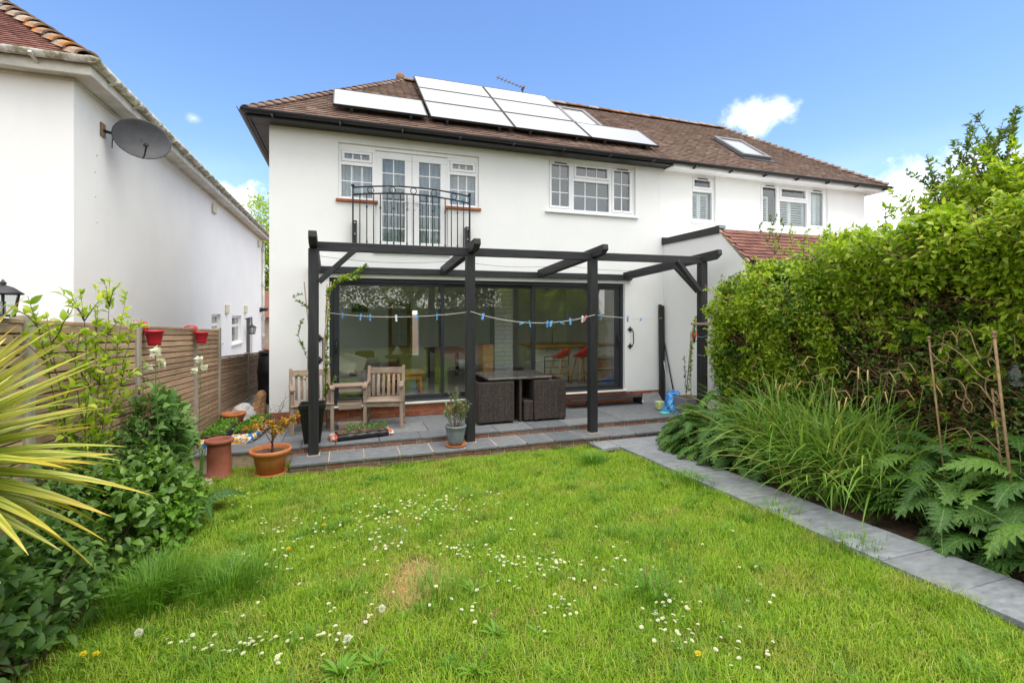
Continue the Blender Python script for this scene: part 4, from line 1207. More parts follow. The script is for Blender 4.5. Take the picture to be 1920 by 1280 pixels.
# lower tread
step = thing('step', 'long slate step with a brick riser between lawn and patio', 'step', (2.2, 7, -.1))
tag(step, kind='structure')
SX0, SX1, SF, SZ = -.70, 5.9, 6.76, -.092
MB().box(SX0 + .02, SX1, SF + .035, PE + .05, -.40, SZ - .0305).box(SX0 + .01, SX1, SF + .05, PE + .03, SZ - .0305, SZ - .004).build('mortar_bed', 'mortar', step)
x = SX0
while x < SX1 - .1:
    w = .46 + random.uniform(-.015, .02)
    slab(x, min(x + w, SX1), SF, PE - .015 + .02, SZ, 'slate', step, .032, .006); x += w
for c in range(3):
    x = SX0 + .115 - (.11 if c % 2 else 0)
    while x < SX1:
        link('brick', bkd[1], step, (x + random.uniform(-.003, .003), SF + .075 + random.uniform(-.004, .004), SZ - .065 - c * .073)); x += .223
# retaining wall to the left of the step
rw = thing('retaining_wall', 'low brown stone retaining wall behind the clay chimney pot', 'wall', (-1.4, 7.4, -.3))
MB().box(-1.95, SX0 + .06, 7.36, 7.5, -.4, -.034).build('core', 'mortar', rw)
for c in range(3):
    x = -1.95 + (.1 if c % 2 else 0)
    while x < SX0 + .02:
        w = random.choice((.215, .32, .215)); a, e_ = x, min(x + w, SX0 + .06)
        m = MB().box(-(e_ - a) / 2 + .006, (e_ - a) / 2 - .006, -.05, .05, -.047, .042)
        link('stone', m.mesh('stone', 'brick_dark', .01), rw, ((a + e_) / 2, 7.39 + random.uniform(-.012, .004), -.076 - c * .094)); x += w
for c in range(3):
    for k in range(2): 
        m = MB().box(-.05, .05, -.104, .104, -.031, .031)
        link('stone', m.mesh('stone', 'brick_dark', .006), rw, (SX0 + .045, 6.93 + k * .225, -.16 - c * .07))

# ================================================================== PATH
path = thing('path', 'straight path of dark slate slabs along the lawn', 'path', (4.17, 4, -.1))
tag(path, kind='structure')
PX0, PX1 = 3.868, 4.462
pitch_g = math.atan(-.03)
def path_slab(x0, x1, y0, y1):
    o = slab(x0, x1, y0, y1, float(gz((y0 + y1) / 2)) + .075, 'slate_path', path, .045, .0035)
    o.rotation_euler.x += pitch_g
ys = [6.755, 6.30, 5.83, 5.36, 4.89, 4.43, 3.98, 3.527, 3.063, 2.595, 2.127, 1.66, 1.19, .72, .25, -.22]
for a, c in zip(ys[1:], ys[:-1]): path_slab(PX0, PX1, a, c)
path_slab(3.56, PX0 - .002, 6.33, 6.755)
path_slab(PX1 + .002, 5.05, 6.1, 6.755); path_slab(5.052, 5.6, 6.1, 6.755)
MB().hexa([(PX0 + .02, -.2, float(gz(-.2)) + .004), (PX1 - .02, -.2, float(gz(-.2)) + .004), (PX1 - .02, 6.7, float(gz(6.7)) + .004), (PX0 + .02, 6.7, float(gz(6.7)) + .004),
           (PX0 + .02, -.2, float(gz(-.2)) + .062), (PX1 - .02, -.2, float(gz(-.2)) + .062), (PX1 - .02, 6.7, float(gz(6.7)) + .062), (PX0 + .02, 6.7, float(gz(6.7)) + .062)]).build('bedding', 'mortar', path)

# ================================================================== PERGOLA
pg = thing('pergola', 'black stained timber pergola over the patio', 'pergola', (2.7, 7.1, -.09))
PX = [-.43, 1.765, 3.79, 5.905]
PYc = [7.185, 7.145, 7.06, 6.985]
PB = [-.46, 1.66, 3.56, 5.46]         # where each rafter meets the wall plate
for k in range(4):
    w = .065
    MB().box(PX[k] - w, PX[k] + w, PYc[k] - w, PYc[k] + w, SZ - .02, 2.73).build('post', 'black_woodZ', pg, .006)
    MB().box(PX[k] - w - .018, PX[k] + w + .018, PYc[k] - w - .018, PYc[k] + w + .005, SZ - .002, SZ + .006).build('post_collar', 'mortar', pg)
for k in range(3):
    MB().bar((PX[k] + .02, PYc[k] - .02, 2.762), (PX[k + 1] - .02, PYc[k + 1] - .02, 2.762), .075, .125).build('beam', 'black_woodX', pg, .006)
for k in range(4):
    f0 = Vector((PX[k], PYc[k], 2.805)); f1 = Vector((PB[k], WY - .03, 2.60))
    d = (f1 - f0).normalized(); side = d.cross(Vector((0, 0, 1))).normalized(); up = side.cross(d)
    st = f0 - d * .36; L = (f1 - st).length; h, w = .075, .052
    prof = [(0, -.01), (.10, -h), (L, -h), (L, h), (0, h)]
    m = MB(); n = len(prof)
    for sgn in (-1, 1):
        for (a, z) in prof: m.v.append(tuple(st + d * a + up * z + side * w * sgn))
    m.f = [tuple(range(n)), tuple(range(2 * n - 1, n - 1, -1))] + [(i, n + i, n + (i + 1) % n, (i + 1) % n) for i in range(n)]
    m.sm = [False] * len(m.f)
    m.build('rafter', 'black_woodY', pg, .006)
MB().bar((-.60, WY - .036, 2.575), (5.62, WY - .036, 2.575), .07, .115).build('wall_plate', 'black_woodX', pg, .006)
def brace(a, b):
    MB().bar(a, b, .07, .10, (0, 1, 0)).build('brace', 'black_woodZ', pg, .006)
brace((-.36, 7.14, 2.27), (.12, 7.13, 2.74))
brace((5.83, 6.955, 2.22), (5.36, 6.965, 2.74))
MB().bar((-.43, 7.25, 2.22), (-.44, 7.72, 2.68), .07, .10, (1, 0, 0)).build('brace', 'black_woodZ', pg, .006)
MB().bar((5.88, 7.05, 2.22), (5.76, 7.5, 2.68), .07, .10, (1, 0, 0)).build('brace', 'black_woodZ', pg, .006)
for k in range(3):
    z = 2.70 - .03 * k
    a, c = Vector((PX[k], 7.9 + .1 * k, 2.71)), Vector((PX[k + 1], 7.8, 2.70))
    pts = [a.lerp(c, t / 12) - Vector((0, 0, .07 * math.sin(math.pi * t / 12))) for t in range(13)]
    MB().tube(pts, .0035, 4).build('wire', 'iron', pg)

# ================================================================== CLOTHES LINE AND PEGS
cl = thing('clothes_line', 'white clothes line strung from wall to pergola posts', 'clothes line', (2.5, 7.8, 1.8))
NODES = [Vector((-.27, WY - .02, 1.845)), Vector((PX[1], PYc[1] - .07, 1.865)), Vector((PX[2], PYc[2] - .07, 1.815)), Vector((6.36, WY - .06, 1.73))]
SAG = [.075, .15, .03]
def line_at(k, t): return NODES[k].lerp(NODES[k + 1], t) - Vector((0, 0, SAG[k] * 4 * t * (1 - t)))
for k in range(3): MB().tube([line_at(k, t / 18) for t in range(19)], .0045, 5).build('cord', 'rope', cl)
def peg_mesh(mat):
    m = MB()
    m.hexa([(-.006, -.010, -.05), (.006, -.010, -.05), (.006, -.002, -.05), (-.006, -.002, -.05), (-.006, -.013, .035), (.006, -.013, .035), (.006, -.006, .035), (-.006, -.006, .035)])
    m.hexa([(-.006, .002, -.05), (.006, .002, -.05), (.006, .010, -.05), (-.006, .010, -.05), (-.006, .006, .035), (.006, .006, .035), (.006, .013, .035), (-.006, .013, .035)])
    m.tube([(-.008, 0, .0), (.008, 0, .0)], .007, 6)
    return m.mesh('peg', mat)
pm = {c: peg_mesh(c) for c in ('blue_plastic', 'upvc')}
pm['pink'] = peg_mesh(plain('pink_peg', (.62, .22, .22), .4, .1, 8, 0))
pegs = [(0, .10, 'blue_plastic', 0), (0, .24, 'blue_plastic', .15), (0, .31, 'blue_plastic', -.05), (0, .50, 'upvc', 0), (0, .64, 'blue_plastic', .3), (0, .78, 'blue_plastic', 0),
        (1, .09, 'blue_plastic', .4), (1, .40, 'blue_plastic', 1.2), (1, .455, 'blue_plastic', -.2), (1, .60, 'blue_plastic', 0), (1, .63, 'blue_plastic', .5), (1, .71, 'blue_plastic', -1.1), (1, .79, 'blue_plastic', .1), (1, .895, 'upvc', 0), (1, .92, 'pink', .5),
        (2, .07, 'blue_plastic', 0), (2, .42, 'blue_plastic', 0), (2, .62, 'blue_plastic', 1.0)]
for (k, t, c, rot) in pegs:
    o = link('clothes_peg', pm[c]); p = line_at(k, t); o.location = (p.x, p.y, p.z - .008); o.rotation_euler = (random.uniform(-.2, .2), rot, random.uniform(-.6, .9)); o.scale = (1.25, 1.25, 1.25)
    tag(o, {'blue_plastic': 'light blue plastic peg clipped on the clothes line', 'upvc': 'white plastic peg clipped on the clothes line', 'pink': 'pink plastic peg clipped on the clothes line'}[c], 'peg', 'pegs on the clothes line')

# ================================================================== GARDEN COMPANION SEAT
gs = thing('companion_seat', 'weathered wooden companion seat with a table between two chairs', 'bench', (.05, 8.2, 0))
def seat(ox, oy, rz):
    c_, s_ = math.cos(rz), math.sin(rz)
    def put(m, name, mat, bev=.004):
        m.v = [(ox + c_ * x - s_ * y, oy + s_ * x + c_ * y, z) for x, y, z in m.v]
        m.build(name, mat, gs, bev)
    W, Dp = .62, .46
    for x in (.0275, W - .0275): put(MB().box(x - .0275, x + .0275, 0, .055, 0, .66), 'front_leg', 'grey_woodZ')
    for x in (.0275, W - .0275):
        m = MB(); m.hexa([(x - .027, Dp - .055, 0), (x + .027, Dp - .055, 0), (x + .027, Dp, 0), (x - .027, Dp, 0), (x - .027, Dp - .05, .45), (x + .027, Dp - .05, .45), (x + .027, Dp + .005, .45), (x - .027, Dp + .005, .45)])
        put(m, 'back_leg', 'grey_woodZ')
        m = MB(); m.hexa([(x - .027, Dp - .05, .4505), (x + .027, Dp - .05, .4505), (x + .027, Dp + .005, .4505), (x - .027, Dp + .005, .4505), (x - .025, Dp + .045, .955), (x + .025, Dp + .045, .955), (x + .025, Dp + .09, .955), (x - .025, Dp + .09, .955)])
        put(m, 'back_post', 'grey_woodZ')
    for k in range(5):
        y0 = .004 + k * .085
        put(MB().box(.03 if k else .0, W - .03 if k else W, y0 - (.02 if k == 0 else 0), y0 + .074, .428, .45), 'seat_slat', 'grey_woodX')
    put(MB().box(.055, W - .055, .008, .035, .35, .427), 'seat_rail', 'grey_woodX')
    put(MB().box(.055, W - .055, Dp - .04, Dp - .012, .35, .427), 'seat_rail', 'grey_woodX')
    m = MB(); m.hexa([(.053, Dp + .028, .83), (W - .053, Dp + .028, .83), (W - .053, Dp + .060, .83), (.053, Dp + .060, .83), (.053, Dp + .042, .925), (W - .053, Dp + .042, .925), (W - .053, Dp + .075, .925), (.053, Dp + .075, .925)])
    put(m, 'top_rail', 'grey_woodX')
    for k in range(6):
        x = .105 + k * (W - .21) / 5
        m = MB(); prev = None
        for j in range(6):
            z = .46 + j * .0742; y = Dp - .03 + .075 * j / 5 - .03 * math.sin(math.pi * j / 5)
            cur = [(x - .021, y, z), (x + .021, y, z), (x + .021, y + .016, z), (x - .021, y + .016, z)]
            if prev: m.hexa(prev + cur)
            prev = cur
        put(m, 'back_slat', 'grey_woodZ', 0)
    for x in (.0275, W - .0275):
        m = MB(); prev = None
        for j in range(5):
            t_ = j / 4; y = -.035 + t_ * (Dp + .03); z = .66 + .035 * math.sin(math.pi * t_ * 1.1) + .02 * t_
            cur = [(x - .034, y, z), (x + .034, y, z), (x + .034, y, z + .026), (x - .034, y, z + .026)]
            if prev: m.hexa([prev[0], prev[1], cur[1], cur[0], prev[3], prev[2], cur[2], cur[3]])
            prev = cur
        put(m, 'armrest', 'grey_woodY', 0)
    for x in (.0275, W - .0275): put(MB().box(x - .015, x + .015, .055, Dp - .055, .12, .165), 'stretcher', 'grey_woodY')
seat(.245, 8.03, R(-10)); seat(-.80, 7.955, R(8))
for k in range(4): MB().box(-.20, .285, 8.02 + k * .09, 8.10 + k * .09, .685 - .0, .705).build('table_slat', 'grey_woodX', gs, .004)
MB().box(-.12, .225, 8.045, 8.07, .60, .684).build('table_rail', 'grey_woodX', gs, .004)
for z in (.40, .10):
    for k in range(3): MB().box(-.14, .24, 8.06 + k * .12, 8.165 + k * .12, z, z + .02).build('shelf_slat', 'grey_woodX', gs, .004)
    MB().box(-.12, .225, 8.045, 8.07, z - .07, z - .001).build('shelf_rail', 'grey_woodX', gs, .004)

# ================================================================== RATTAN SET
t = NT('rattan')
sep = t.new('SeparateXYZ'); t.l.new(t.tc.outputs['Object'], sep.inputs[0])
cmb = t.new('CombineXYZ'); t.l.new(t.math('ADD', sep.outputs['X'], sep.outputs['Y']), cmb.inputs[0]); t.l.new(sep.outputs['Z'], cmb.inputs[1])
brk = t.new('TexBrick'); t.l.new(cmb.outputs[0], brk.inputs['Vector'])
brk.inputs['Scale'].default_value = 1; brk.inputs['Brick Width'].default_value = .034; brk.inputs['Row Height'].default_value = .017; brk.inputs['Mortar Size'].default_value = .0032
brk.inputs['Mortar Smooth'].default_value = .5
brk.inputs['Color1'].default_value = (.045, .034, .030, 1); brk.inputs['Color2'].default_value = (.10, .075, .065, 1); brk.inputs['Mortar'].default_value = (.012, .010, .010, 1)
zz = t.noise(t.coord((14, 14, .5)), 3, 3)
c_ = t.mix(1.0, brk.outputs['Color'], t.ramp(zz, [(.3, .6), (.7, 1.35)]), 'MULTIPLY')
MAT['rattan'] = t.done(t.bsdf(c_, .5, t.bump(brk.outputs['Fac'], -.8, .006), 0, .4))
def rattan_chair(x0, x1, y0, y1, facing, label):
    """a cube chair pushed under the table; its back is on the outer side"""
    o = thing('rattan_chair', label, 'chair', ((x0 + x1) / 2, (y0 + y1) / 2, 0), 'rattan cube chairs')
    h = .70
    yb0, yb1 = (y0, y0 + .045) if facing > 0 else (y1 - .045, y1)
    ys0, ys1 = (y0 + .0452, y1) if facing > 0 else (y0, y1 - .0452)
    MB().box(x0, x1, yb0, yb1, .035, h).build('backrest', 'rattan', o, .012, None, 2)
    for (a, c) in ((x0 + .001, x0 + .042), (x1 - .042, x1 - .001)):
        MB().box(a, c, ys0, ys1, .035, h - .002).build('side_panel', 'rattan', o, .010, None, 2)
    MB().box(x0 + .043, x1 - .043, ys0, ys1 - .02, .22, .36).build('seat', 'rattan', o, .01)
    for (x, y) in ((x0 + .035, y0 + .035), (x1 - .035, y0 + .035), (x0 + .035, y1 - .035), (x1 - .035, y1 - .035)):
        MB().box(x - .018, x + .018, y - .018, y + .018, 0, .036).build('foot', 'black_plastic', o)
    return o
rattan_chair(2.035, 2.665, 7.70, 8.22, 1, 'brown rattan cube chair in front of the table, next to the olive pot post')
rattan_chair(3.015, 3.605, 7.67, 8.20, 1, 'dark rattan cube chair in front of the table, beside the footstool')
rattan_chair(2.06, 2.68, 8.25, 8.72, -1, 'rattan cube chair behind the table against the glass, on the wooden seat side')
rattan_chair(2.98, 3.56, 8.25, 8.72, -1, 'rattan cube chair behind the table against the glass, on the door step side')
tb = thing('rattan_table', 'square rattan table with a smoked glass top', 'table', (2.8, 8.2, 0))
b = MB(); frame_ring
b.box(2.22, 3.38, 7.74, 7.79, .715, .745); b.box(2.22, 3.38, 8.66, 8.71, .715, .745); b.box(2.22, 2.27, 7.79, 8.66, .715, .745); b.box(3.33, 3.38, 7.79, 8.66, .715, .745)
b.build('top_frame', 'rattan', tb, .008)
t = NT('smoked_glass'); pb = t.bsdf((.07, .07, .065), .06, None, 0, .9); pb.inputs['IOR'].default_value = 1.7
MAT['smoked'] = t.done(pb)
MB().box(2.225, 3.375, 7.745, 8.705, .7455, .7535).build('glass_top', 'smoked', tb, .002)
MB().box(2.775, 2.825, 7.76, 8.68, .02, .714).build('leg_panel', 'rattan', tb, .006)
MB().box(2.30, 2.774, 8.222, 8.248, .10, .714).build('leg_panel', 'rattan', tb, .004)
MB().box(2.826, 3.30, 8.222, 8.248, .10, .714).build('leg_panel', 'rattan', tb, .004)
fs = thing('rattan_footstool', 'small rattan footstool tucked beside the dark cube chair', 'footstool', (2.93, 7.9, 0))
MB().box(2.845, 3.005, 7.70, 8.10, .03, .335).build('body', 'rattan', fs, .012, None, 2)
MB().box(2.842, 3.008, 7.697, 8.103, .336, .352).build('top', 'rattan', fs, .005)
for (x, y) in ((2.865, 7.72), (2.985, 7.72), (2.865, 8.08), (2.985, 8.08)): MB().box(x - .015, x + .015, y - .015, y + .015, 0, .031).build('foot', 'black_plastic', fs)

# ================================================================== DOOR STEP AND WALL ITEMS
dst = thing('door_step', 'black metal step below the right door leaf', 'step', (4.95, 8.6, 0))
MB().box(4.05, 5.66, 8.42, 8.735, .145, .165).build('tread', 'alu', dst, .003)
for k in range(4): MB().box(4.06, 5.65, 8.44 + k * .075, 8.455 + k * .075, .1655, .170).build('grip_bar', 'alu', dst)
for x in (4.55, 5.63): MB().box(x, x + .012, 8.42, 8.735, 0, .1445).build('leg', 'alu', dst)
def pull(x, z0, z1, label):
    o = thing('wall_hook', label, 'hook', (x, WY, z0), 'ornate black pull handles')
    for z in (z0, z1):
        m = MB()
        for k in range(8):
            a = math.pi * k / 4; r = .062 if k % 2 == 0 else .042
            m.tube([(x, WY - .008, z), (x + r * math.cos(a), WY - .008, z + r * math.sin(a))], [.018, .010], 6)
        m.ball((x, WY - .02, z), .018, 8).build('rosette', 'iron', o)
    MB().tube([(x + .045, WY - .02, z0 + .02), (x + .05, WY - .055, z0 + .06), (x + .05, WY - .055, z1 - .06), (x + .045, WY - .02, z1 - .02)], .010, 8).build('bar', 'iron', o)
pull(5.60, 1.15, 1.50, 'ornate black iron pull on the white wall next to the right door leaf')
pull(-.43, 1.05, 1.42, 'ornate black iron pull behind the pergola post with the climber')
for (x, y, tx, h, lb) in ((6.29, 8.70, 6.305, 2.02, 'black timber post leaning on the wall, taller of two'), (6.35, 8.69, 6.365, 2.00, 'black timber post leaning on the wall with a cord tied round')):
    o = thing('leaning_post', lb, 'post', (x, y, 0))
    MB().bar((x, y, 0), (tx, WY - .05, h), .055, .055, (0, 1, 0)).build('post', 'black_woodZ', o, .005)
for (x0, x1, z, c, lb) in ((6.56, 6.40, 1.42, 'iron', 'thin dark pole leaning beside the black posts'), (6.44, 6.40, 1.0, 'lead_g', 'pale green cane leaning beside the black posts')):
    MAT.setdefault('lead_g', plain('pale_green_metal', (.34, .42, .38), .5, .1, 6, 0))
    o = thing('leaning_pole', lb, 'pole', (x0 - .2, 8.4, 0))
    MB().tube([(x0 - .16, 8.36, .0), (x1 - .02, WY - .03, z)], .014, 6).build('pole', c, o)
ls = thing('spare_slab', 'grey slate offcut leaning against the brick plinth', 'slab', (5.95, 8.6, 0))
MB().bar((5.72, 8.56, .012), (6.20, 8.56, .012), .03, .03).hexa([(5.70, 8.52, .0), (6.22, 8.52, .0), (6.22, 8.55, .0), (5.80, 8.55, .0), (5.84, 8.70, .17), (6.22, 8.70, .17), (6.22, 8.73, .16), (5.86, 8.73, .16)]).build('offcut', 'slate', ls)
st_ = thing('pebble', 'white pebble beside the slate offcut', 'stone', (5.68, 8.5, 0)); MB().ball((5.68, 8.5, .035), .045, 10, .75).build('stone', 'upvc_old', st_)
ab = thing('air_brick', 'red terracotta air brick set in the plinth', 'air brick', (6.0, WY, .15))
MB().box(5.88, 6.10, WY - .004, WY + .02, .105, .175).build('face', plain('red_airbrick', (.30, .05, .03), .8, .15, 9, .2), ab, .003)
for k in range(6): MB().box(5.895 + k * .034, 5.917 + k * .034, WY - .0055, WY - .0035, .12, .16).build('slot', 'iron', ab)

# blue bag, grey planter with a climber, hanging secateurs
bg = thing('blue_bag', 'crumpled bright blue plastic bag beside the grey trough', 'bag', (5.85, 7.7, 0))
m = MB(); n, K = 22, 9
for k in range(K + 1):
    for q in range(n):
        a = 2 * math.pi * q / n; z = .34 * k / K
        r = (.15 - .05 * (k / K) ** 2) * (1 + .22 * math.sin(3 * a + k * .9) + .14 * math.sin(7 * a - k * 1.7)) * (1 if k < K else .5)
        m.v.append((5.80 + r * math.cos(a) + .10 * (k / K), 7.72 + r * math.sin(a), z * 1.1))
for k in range(K):
    for q in range(n): m.f.append((k * n + q, k * n + (q + 1) % n, (k + 1) * n + (q + 1) % n, (k + 1) * n + q)); m.sm.append(k % 2 == 0)
m.f.append(tuple(K * n + q for q in range(n))); m.sm.append(False)
t = NT('printed_blue_bag'); f = t.noise(t.coord(), 9, 3, .5, 1.5)
c_ = t.ramp(f, [(.30, (.02, .05, .42)), (.45, (.03, .16, .62)), (.55, (.10, .50, .80)), (.66, (.03, .10, .55))], 'LINEAR')
MAT['bluebag'] = t.done(t.bsdf(c_, .25, t.bump(t.noise(t.coord(), 14, 4), .5, .02)))
m.build('bag', 'bluebag', bg)
dc = thing('turquoise_lid', 'round turquoise plastic lid on the patio edge', 'lid', (5.52, 7.52, 0))
MB().lathe([(.0, .03), (.085, .03), (.09, .02), (.09, 0), (.0, 0)], (5.52, 7.52, 0), 20).build('lid', plain('turquoise', (.10, .55, .52), .4, .08, 5, 0), dc)
gb = thing('jerry_bag', 'yellow and green striped sack beside the blue bag', 'sack', (5.66, 7.85, 0))
soft(MB().box(5.58, 5.72, 7.78, 7.93, 0, .17), 'sack', plain('green_yellow_sack', (.42, .50, .22), .6, .4, 30, .1), gb, .04)
tr = thing('grey_trough', 'square grey planter at the foot of the climber', 'planter', (5.97, 7.42, 0))
TX, TY = 5.97, 7.42
m = MB(); frame = [(.17, 0), (.21, .30)]
m.hexa([(TX - .16, TY - .16, 0), (TX + .16, TY - .16, 0), (TX + .16, TY + .16, 0), (TX - .16, TY + .16, 0), (TX - .20, TY - .20, .30), (TX + .20, TY - .20, .30), (TX + .20, TY + .20, .30), (TX - .20, TY + .20, .30)])
m.build('body', plain('mid_grey_planter', (.20, .19, .20), .6, .1, 6, .1), tr, .006)
MB().box(TX - .17, TX + .17, TY - .17, TY + .17, .301, .306).build('compost', 'soil', tr)
hb = thing('timber_arm', 'grey timber arm fixed to the corner pergola post', 'arm', (6.0, 6.9, 1.6))
MB().bar((5.58, 6.87, 1.66), (6.55, 6.87, 1.64), .035, .04).build('arm', 'grey_woodX', hb, .004)
sc = thing('secateurs', 'red handled secateurs hanging from the timber arm', 'secateurs', (5.62, 6.87, 1.3))
MB().tube([(5.62, 6.85, 1.66), (5.62, 6.85, 1.54)], .003, 4).build('string', 'iron', sc)
for s_ in (-1, 1): MB().tube([(5.63, 6.85, 1.40), (5.63 + s_ * .028, 6.85, 1.45), (5.63 + s_ * .045 - .01, 6.85, 1.53 - (.03 if s_ < 0 else 0))], [.014, .013, .010], 6).build('grip', 'red_plastic', sc)
MB().hexa([(5.612, 6.845, 1.33), (5.632, 6.845, 1.33), (5.632, 6.855, 1.33), (5.612, 6.855, 1.33), (5.61, 6.845, 1.405), (5.65, 6.845, 1.405), (5.65, 6.855, 1.405), (5.61, 6.855, 1.405)]).build('blade', 'iron', sc)

# ================================================================== POTS AND BAGS
def pot(name, label, cat, c, prof, mat, soil_z, soil_r, n=36, saucer=None):
    o = thing(name, label, cat, c)
    MB().lathe(prof, c, n).build('pot', mat, o)
    if soil_z is not None:
        m = MB(); K = 5
        for k in range(K + 1):
            for q in range(n):
                a = 2 * math.pi * q / n; r = soil_r * k / K
                m.v.append((c[0] + r * math.cos(a), c[1] + r * math.sin(a), c[2] + soil_z + random.uniform(-.008, .012)))
        for k in range(K):
            for q in range(n): m.f.append((k * n + q, k * n + (q + 1) % n, (k + 1) * n + (q + 1) % n, (k + 1) * n + q)); m.sm.append(True)
        m.build('compost', 'soil', o)
    if saucer: MB().lathe(saucer[0], c, n).build('saucer', saucer[1], o)
    return o
tpz = float(gz(6.62)) + .0
TP = (-.925, 6.90, tpz)
pot_maple = pot('plant_pot', 'large orange terracotta pot holding a small maple', 'pot', TP,
    [(.0001, .03), (.155, .03), (.200, .27), (.205, .285), (.238, .29), (.250, .30), (.250, .335), (.240, .345), (.226, .34), (.216, .29), (.18, .2), (.0001, .19)], 'terracotta', .285, .215,
    saucer=([(.0001, 0), (.18, 0), (.205, .05), (.195, .05), (.175, .018), (.0001, .018)], 'terracotta'))
CP = (-1.52, 6.98, float(gz(6.7)) - .01)
pot('chimney_pot', 'tall old red clay chimney pot standing on the lawn edge', 'chimney pot', CP,
    [(.165, 0), (.167, .03), (.152, .055), (.138, .07), (.134, .22), (.132, .43), (.138, .455), (.160, .463), (.168, .48), (.160, .505), (.138, .51), (.120, .495), (.115, .38), (.0001, .36)], 'clay', None, 0)
OPc = (1.51, 6.985, SZ)
MAT['glazed'] = pieces('grey_glazed_pot', [(0, (.17, .19, .215)), (1, (.17, .19, .215))], .4, 16, .3, .25, 60, (.30, .30, .28), (.60, .8), .5, (1, 1, .35))
pot_olive = pot('plant_pot', 'blue grey glazed pot with an olive bush on a terracotta saucer', 'pot', OPc,
    [(.0001, .018), (.095, .018), (.115, .08), (.135, .20), (.145, .265), (.150, .27), (.156, .275), (.156, .30), (.148, .305), (.136, .30), (.13, .25), (.0001, .24)], 'glazed', .262, .135,
    saucer=([(.0001, 0.0), (.135, 0.0), (.155, .03), (.147, .03), (.13, .012), (.0001, .012)], 'terracotta'))
bp = thing('black_planter', 'tall tapered black planter half hidden behind a pergola post', 'planter', (-.46, 7.50, 0))
m = MB(); hx0, hx1 = .105, .165
cx, cy = -.46, 7.50
prev = None
for (h_, z) in ((hx0, 0), (hx1, .50), (hx1 + .012, .502), (hx1 + .012, .56), (hx1 - .012, .562), (hx1 - .02, .50)):
    cur = [(cx - h_, cy - h_, z), (cx + h_, cy - h_, z), (cx + h_, cy + h_, z), (cx - h_, cy + h_, z)]
    if prev:
        for k in range(4): m.quad(prev[k], prev[(k + 1) % 4], cur[(k + 1) % 4], cur[k])
    prev = cur
m.quad(*prev)
m.build('body', 'black_plastic', bp)
for k in range(4):
    x = cx - .13 + k * .087
    MB().hexa([(x * .75 + cx * .25 - .006, cy - hx0 - .012, .02), (x * .75 + cx * .25 + .006, cy - hx0 - .012, .02), (x * .75 + cx * .25 + .006, cy - hx0 + .01, .02), (x * .75 + cx * .25 - .006, cy - hx0 + .01, .02),
               (x - .006, cy - hx1 - .006, .50), (x + .006, cy - hx1 - .006, .50), (x + .006, cy - hx1 + .01, .50), (x - .006, cy - hx1 + .01, .50)]).build('rib', 'black_plastic', bp)

def grow_bag(name, label, a, b, wid, h, body, ends):
    """a pillow of compost lying flat, cut open on top, with printed folded ends"""
    a, b = Vector(a), Vector(b); d = (b - a).normalized(); s = Vector((-d.y, d.x, 0)); L = (b - a).length
    o = thing(name, label, 'grow bag', (a + b) / 2)
    n, K = 26, 16
    def P(t, an, j=0):
        w = wid / 2 * (1 - .28 * abs(2 * t - 1) ** 4); hh = h * (1 - .45 * abs(2 * t - 1) ** 4)
        x = math.cos(an); z = math.sin(an)
        e = .55
        return a + d * (L * t) + s * (w * abs(x) ** e * (1 if x > 0 else -1)) + Vector((0, 0, hh / 2 + hh / 2 * abs(z) ** e * (1 if z > 0 else -1) + j))
    def seg(t0, t1, name, mat):
        m = MB(); kk = max(2, int(K * (t1 - t0)))
        for k in range(kk + 1):
            t = t0 + (t1 - t0) * k / kk
            for q in range(n):
                p = P(t, 2 * math.pi * q / n)
                w_ = .010 * math.sin(9 * t * 6.28 + q) + .008 * math.sin(q * 2.3 + t * 31)
                m.v.append((p.x, p.y, max(0, p.z + w_ if p.z > .01 else 0)))
        for k in range(kk):
            for q in range(n): m.f.append((k * n + q, k * n + (q + 1) % n, (k + 1) * n + (q + 1) % n, (k + 1) * n + q)); m.sm.append(True)
        if t0 == 0: m.f.append(tuple(range(n - 1, -1, -1))); m.sm.append(False)
        if t1 == 1: m.f.append(tuple(kk * n + q for q in range(n))); m.sm.append(False)
        m.build(name, mat, o)
    seg(0, .10, 'printed_end', ends); seg(.10, .91, 'bag', body); seg(.91, 1, 'printed_end', ends)
    m = MB(); k1, k2 = 16, 6
    for i in range(k1 + 1):
        for j in range(k2 + 1):
            t = .12 + .77 * i / k1; y_ = (j / k2 - .5) * wid * .78
            p = a + d * L * t + s * y_; m.v.append((p.x, p.y, h + .004 + random.uniform(0, .022) - (.02 if j in (0, k2) or i in (0, k1) else 0)))
    for i in range(k1):
        for j in range(k2):
            q = i * (k2 + 1) + j; m.f.append((q, q + k2 + 1, q + k2 + 2, q + 1)); m.sm.append(True)
    m.build('compost', 'soil', o)
    return o, a, b, d, s
t = NT('red_white_print'); f = t.noise(t.coord(), 17, 2, .4)
MAT['print_rw'] = t.done(t.bsdf(t.ramp(f, [(.46, (.62, .60, .56)), (.54, (.52, .07, .03))], 'LINEAR'), .3))
t = NT('yellow_blue_print'); f = t.noise(t.coord(), 11, 2, .4)
MAT['print_yb'] = t.done(t.bsdf(t.ramp(f, [(.36, (.03, .16, .38)), (.44, (.66, .62, .55)), (.52, (.68, .42, .03)), (.60, (.60, .20, .05)), (.66, (.66, .64, .60))], 'CONSTANT'), .3))
bagA = grow_bag('grow_bag', 'black grow bag with seedlings and red printed ends lying before the wooden seat', (-.24, 7.52, 0), (.66, 7.66, 0), .34, .105, 'black_plastic', 'print_rw')
bagB = grow_bag('grow_bag', 'grow bag of green seedlings with a yellow and blue printed side', (-1.42, 7.72, 0), (-1.30, 8.95, 0), .36, .13, 'print_yb', 'print_yb')
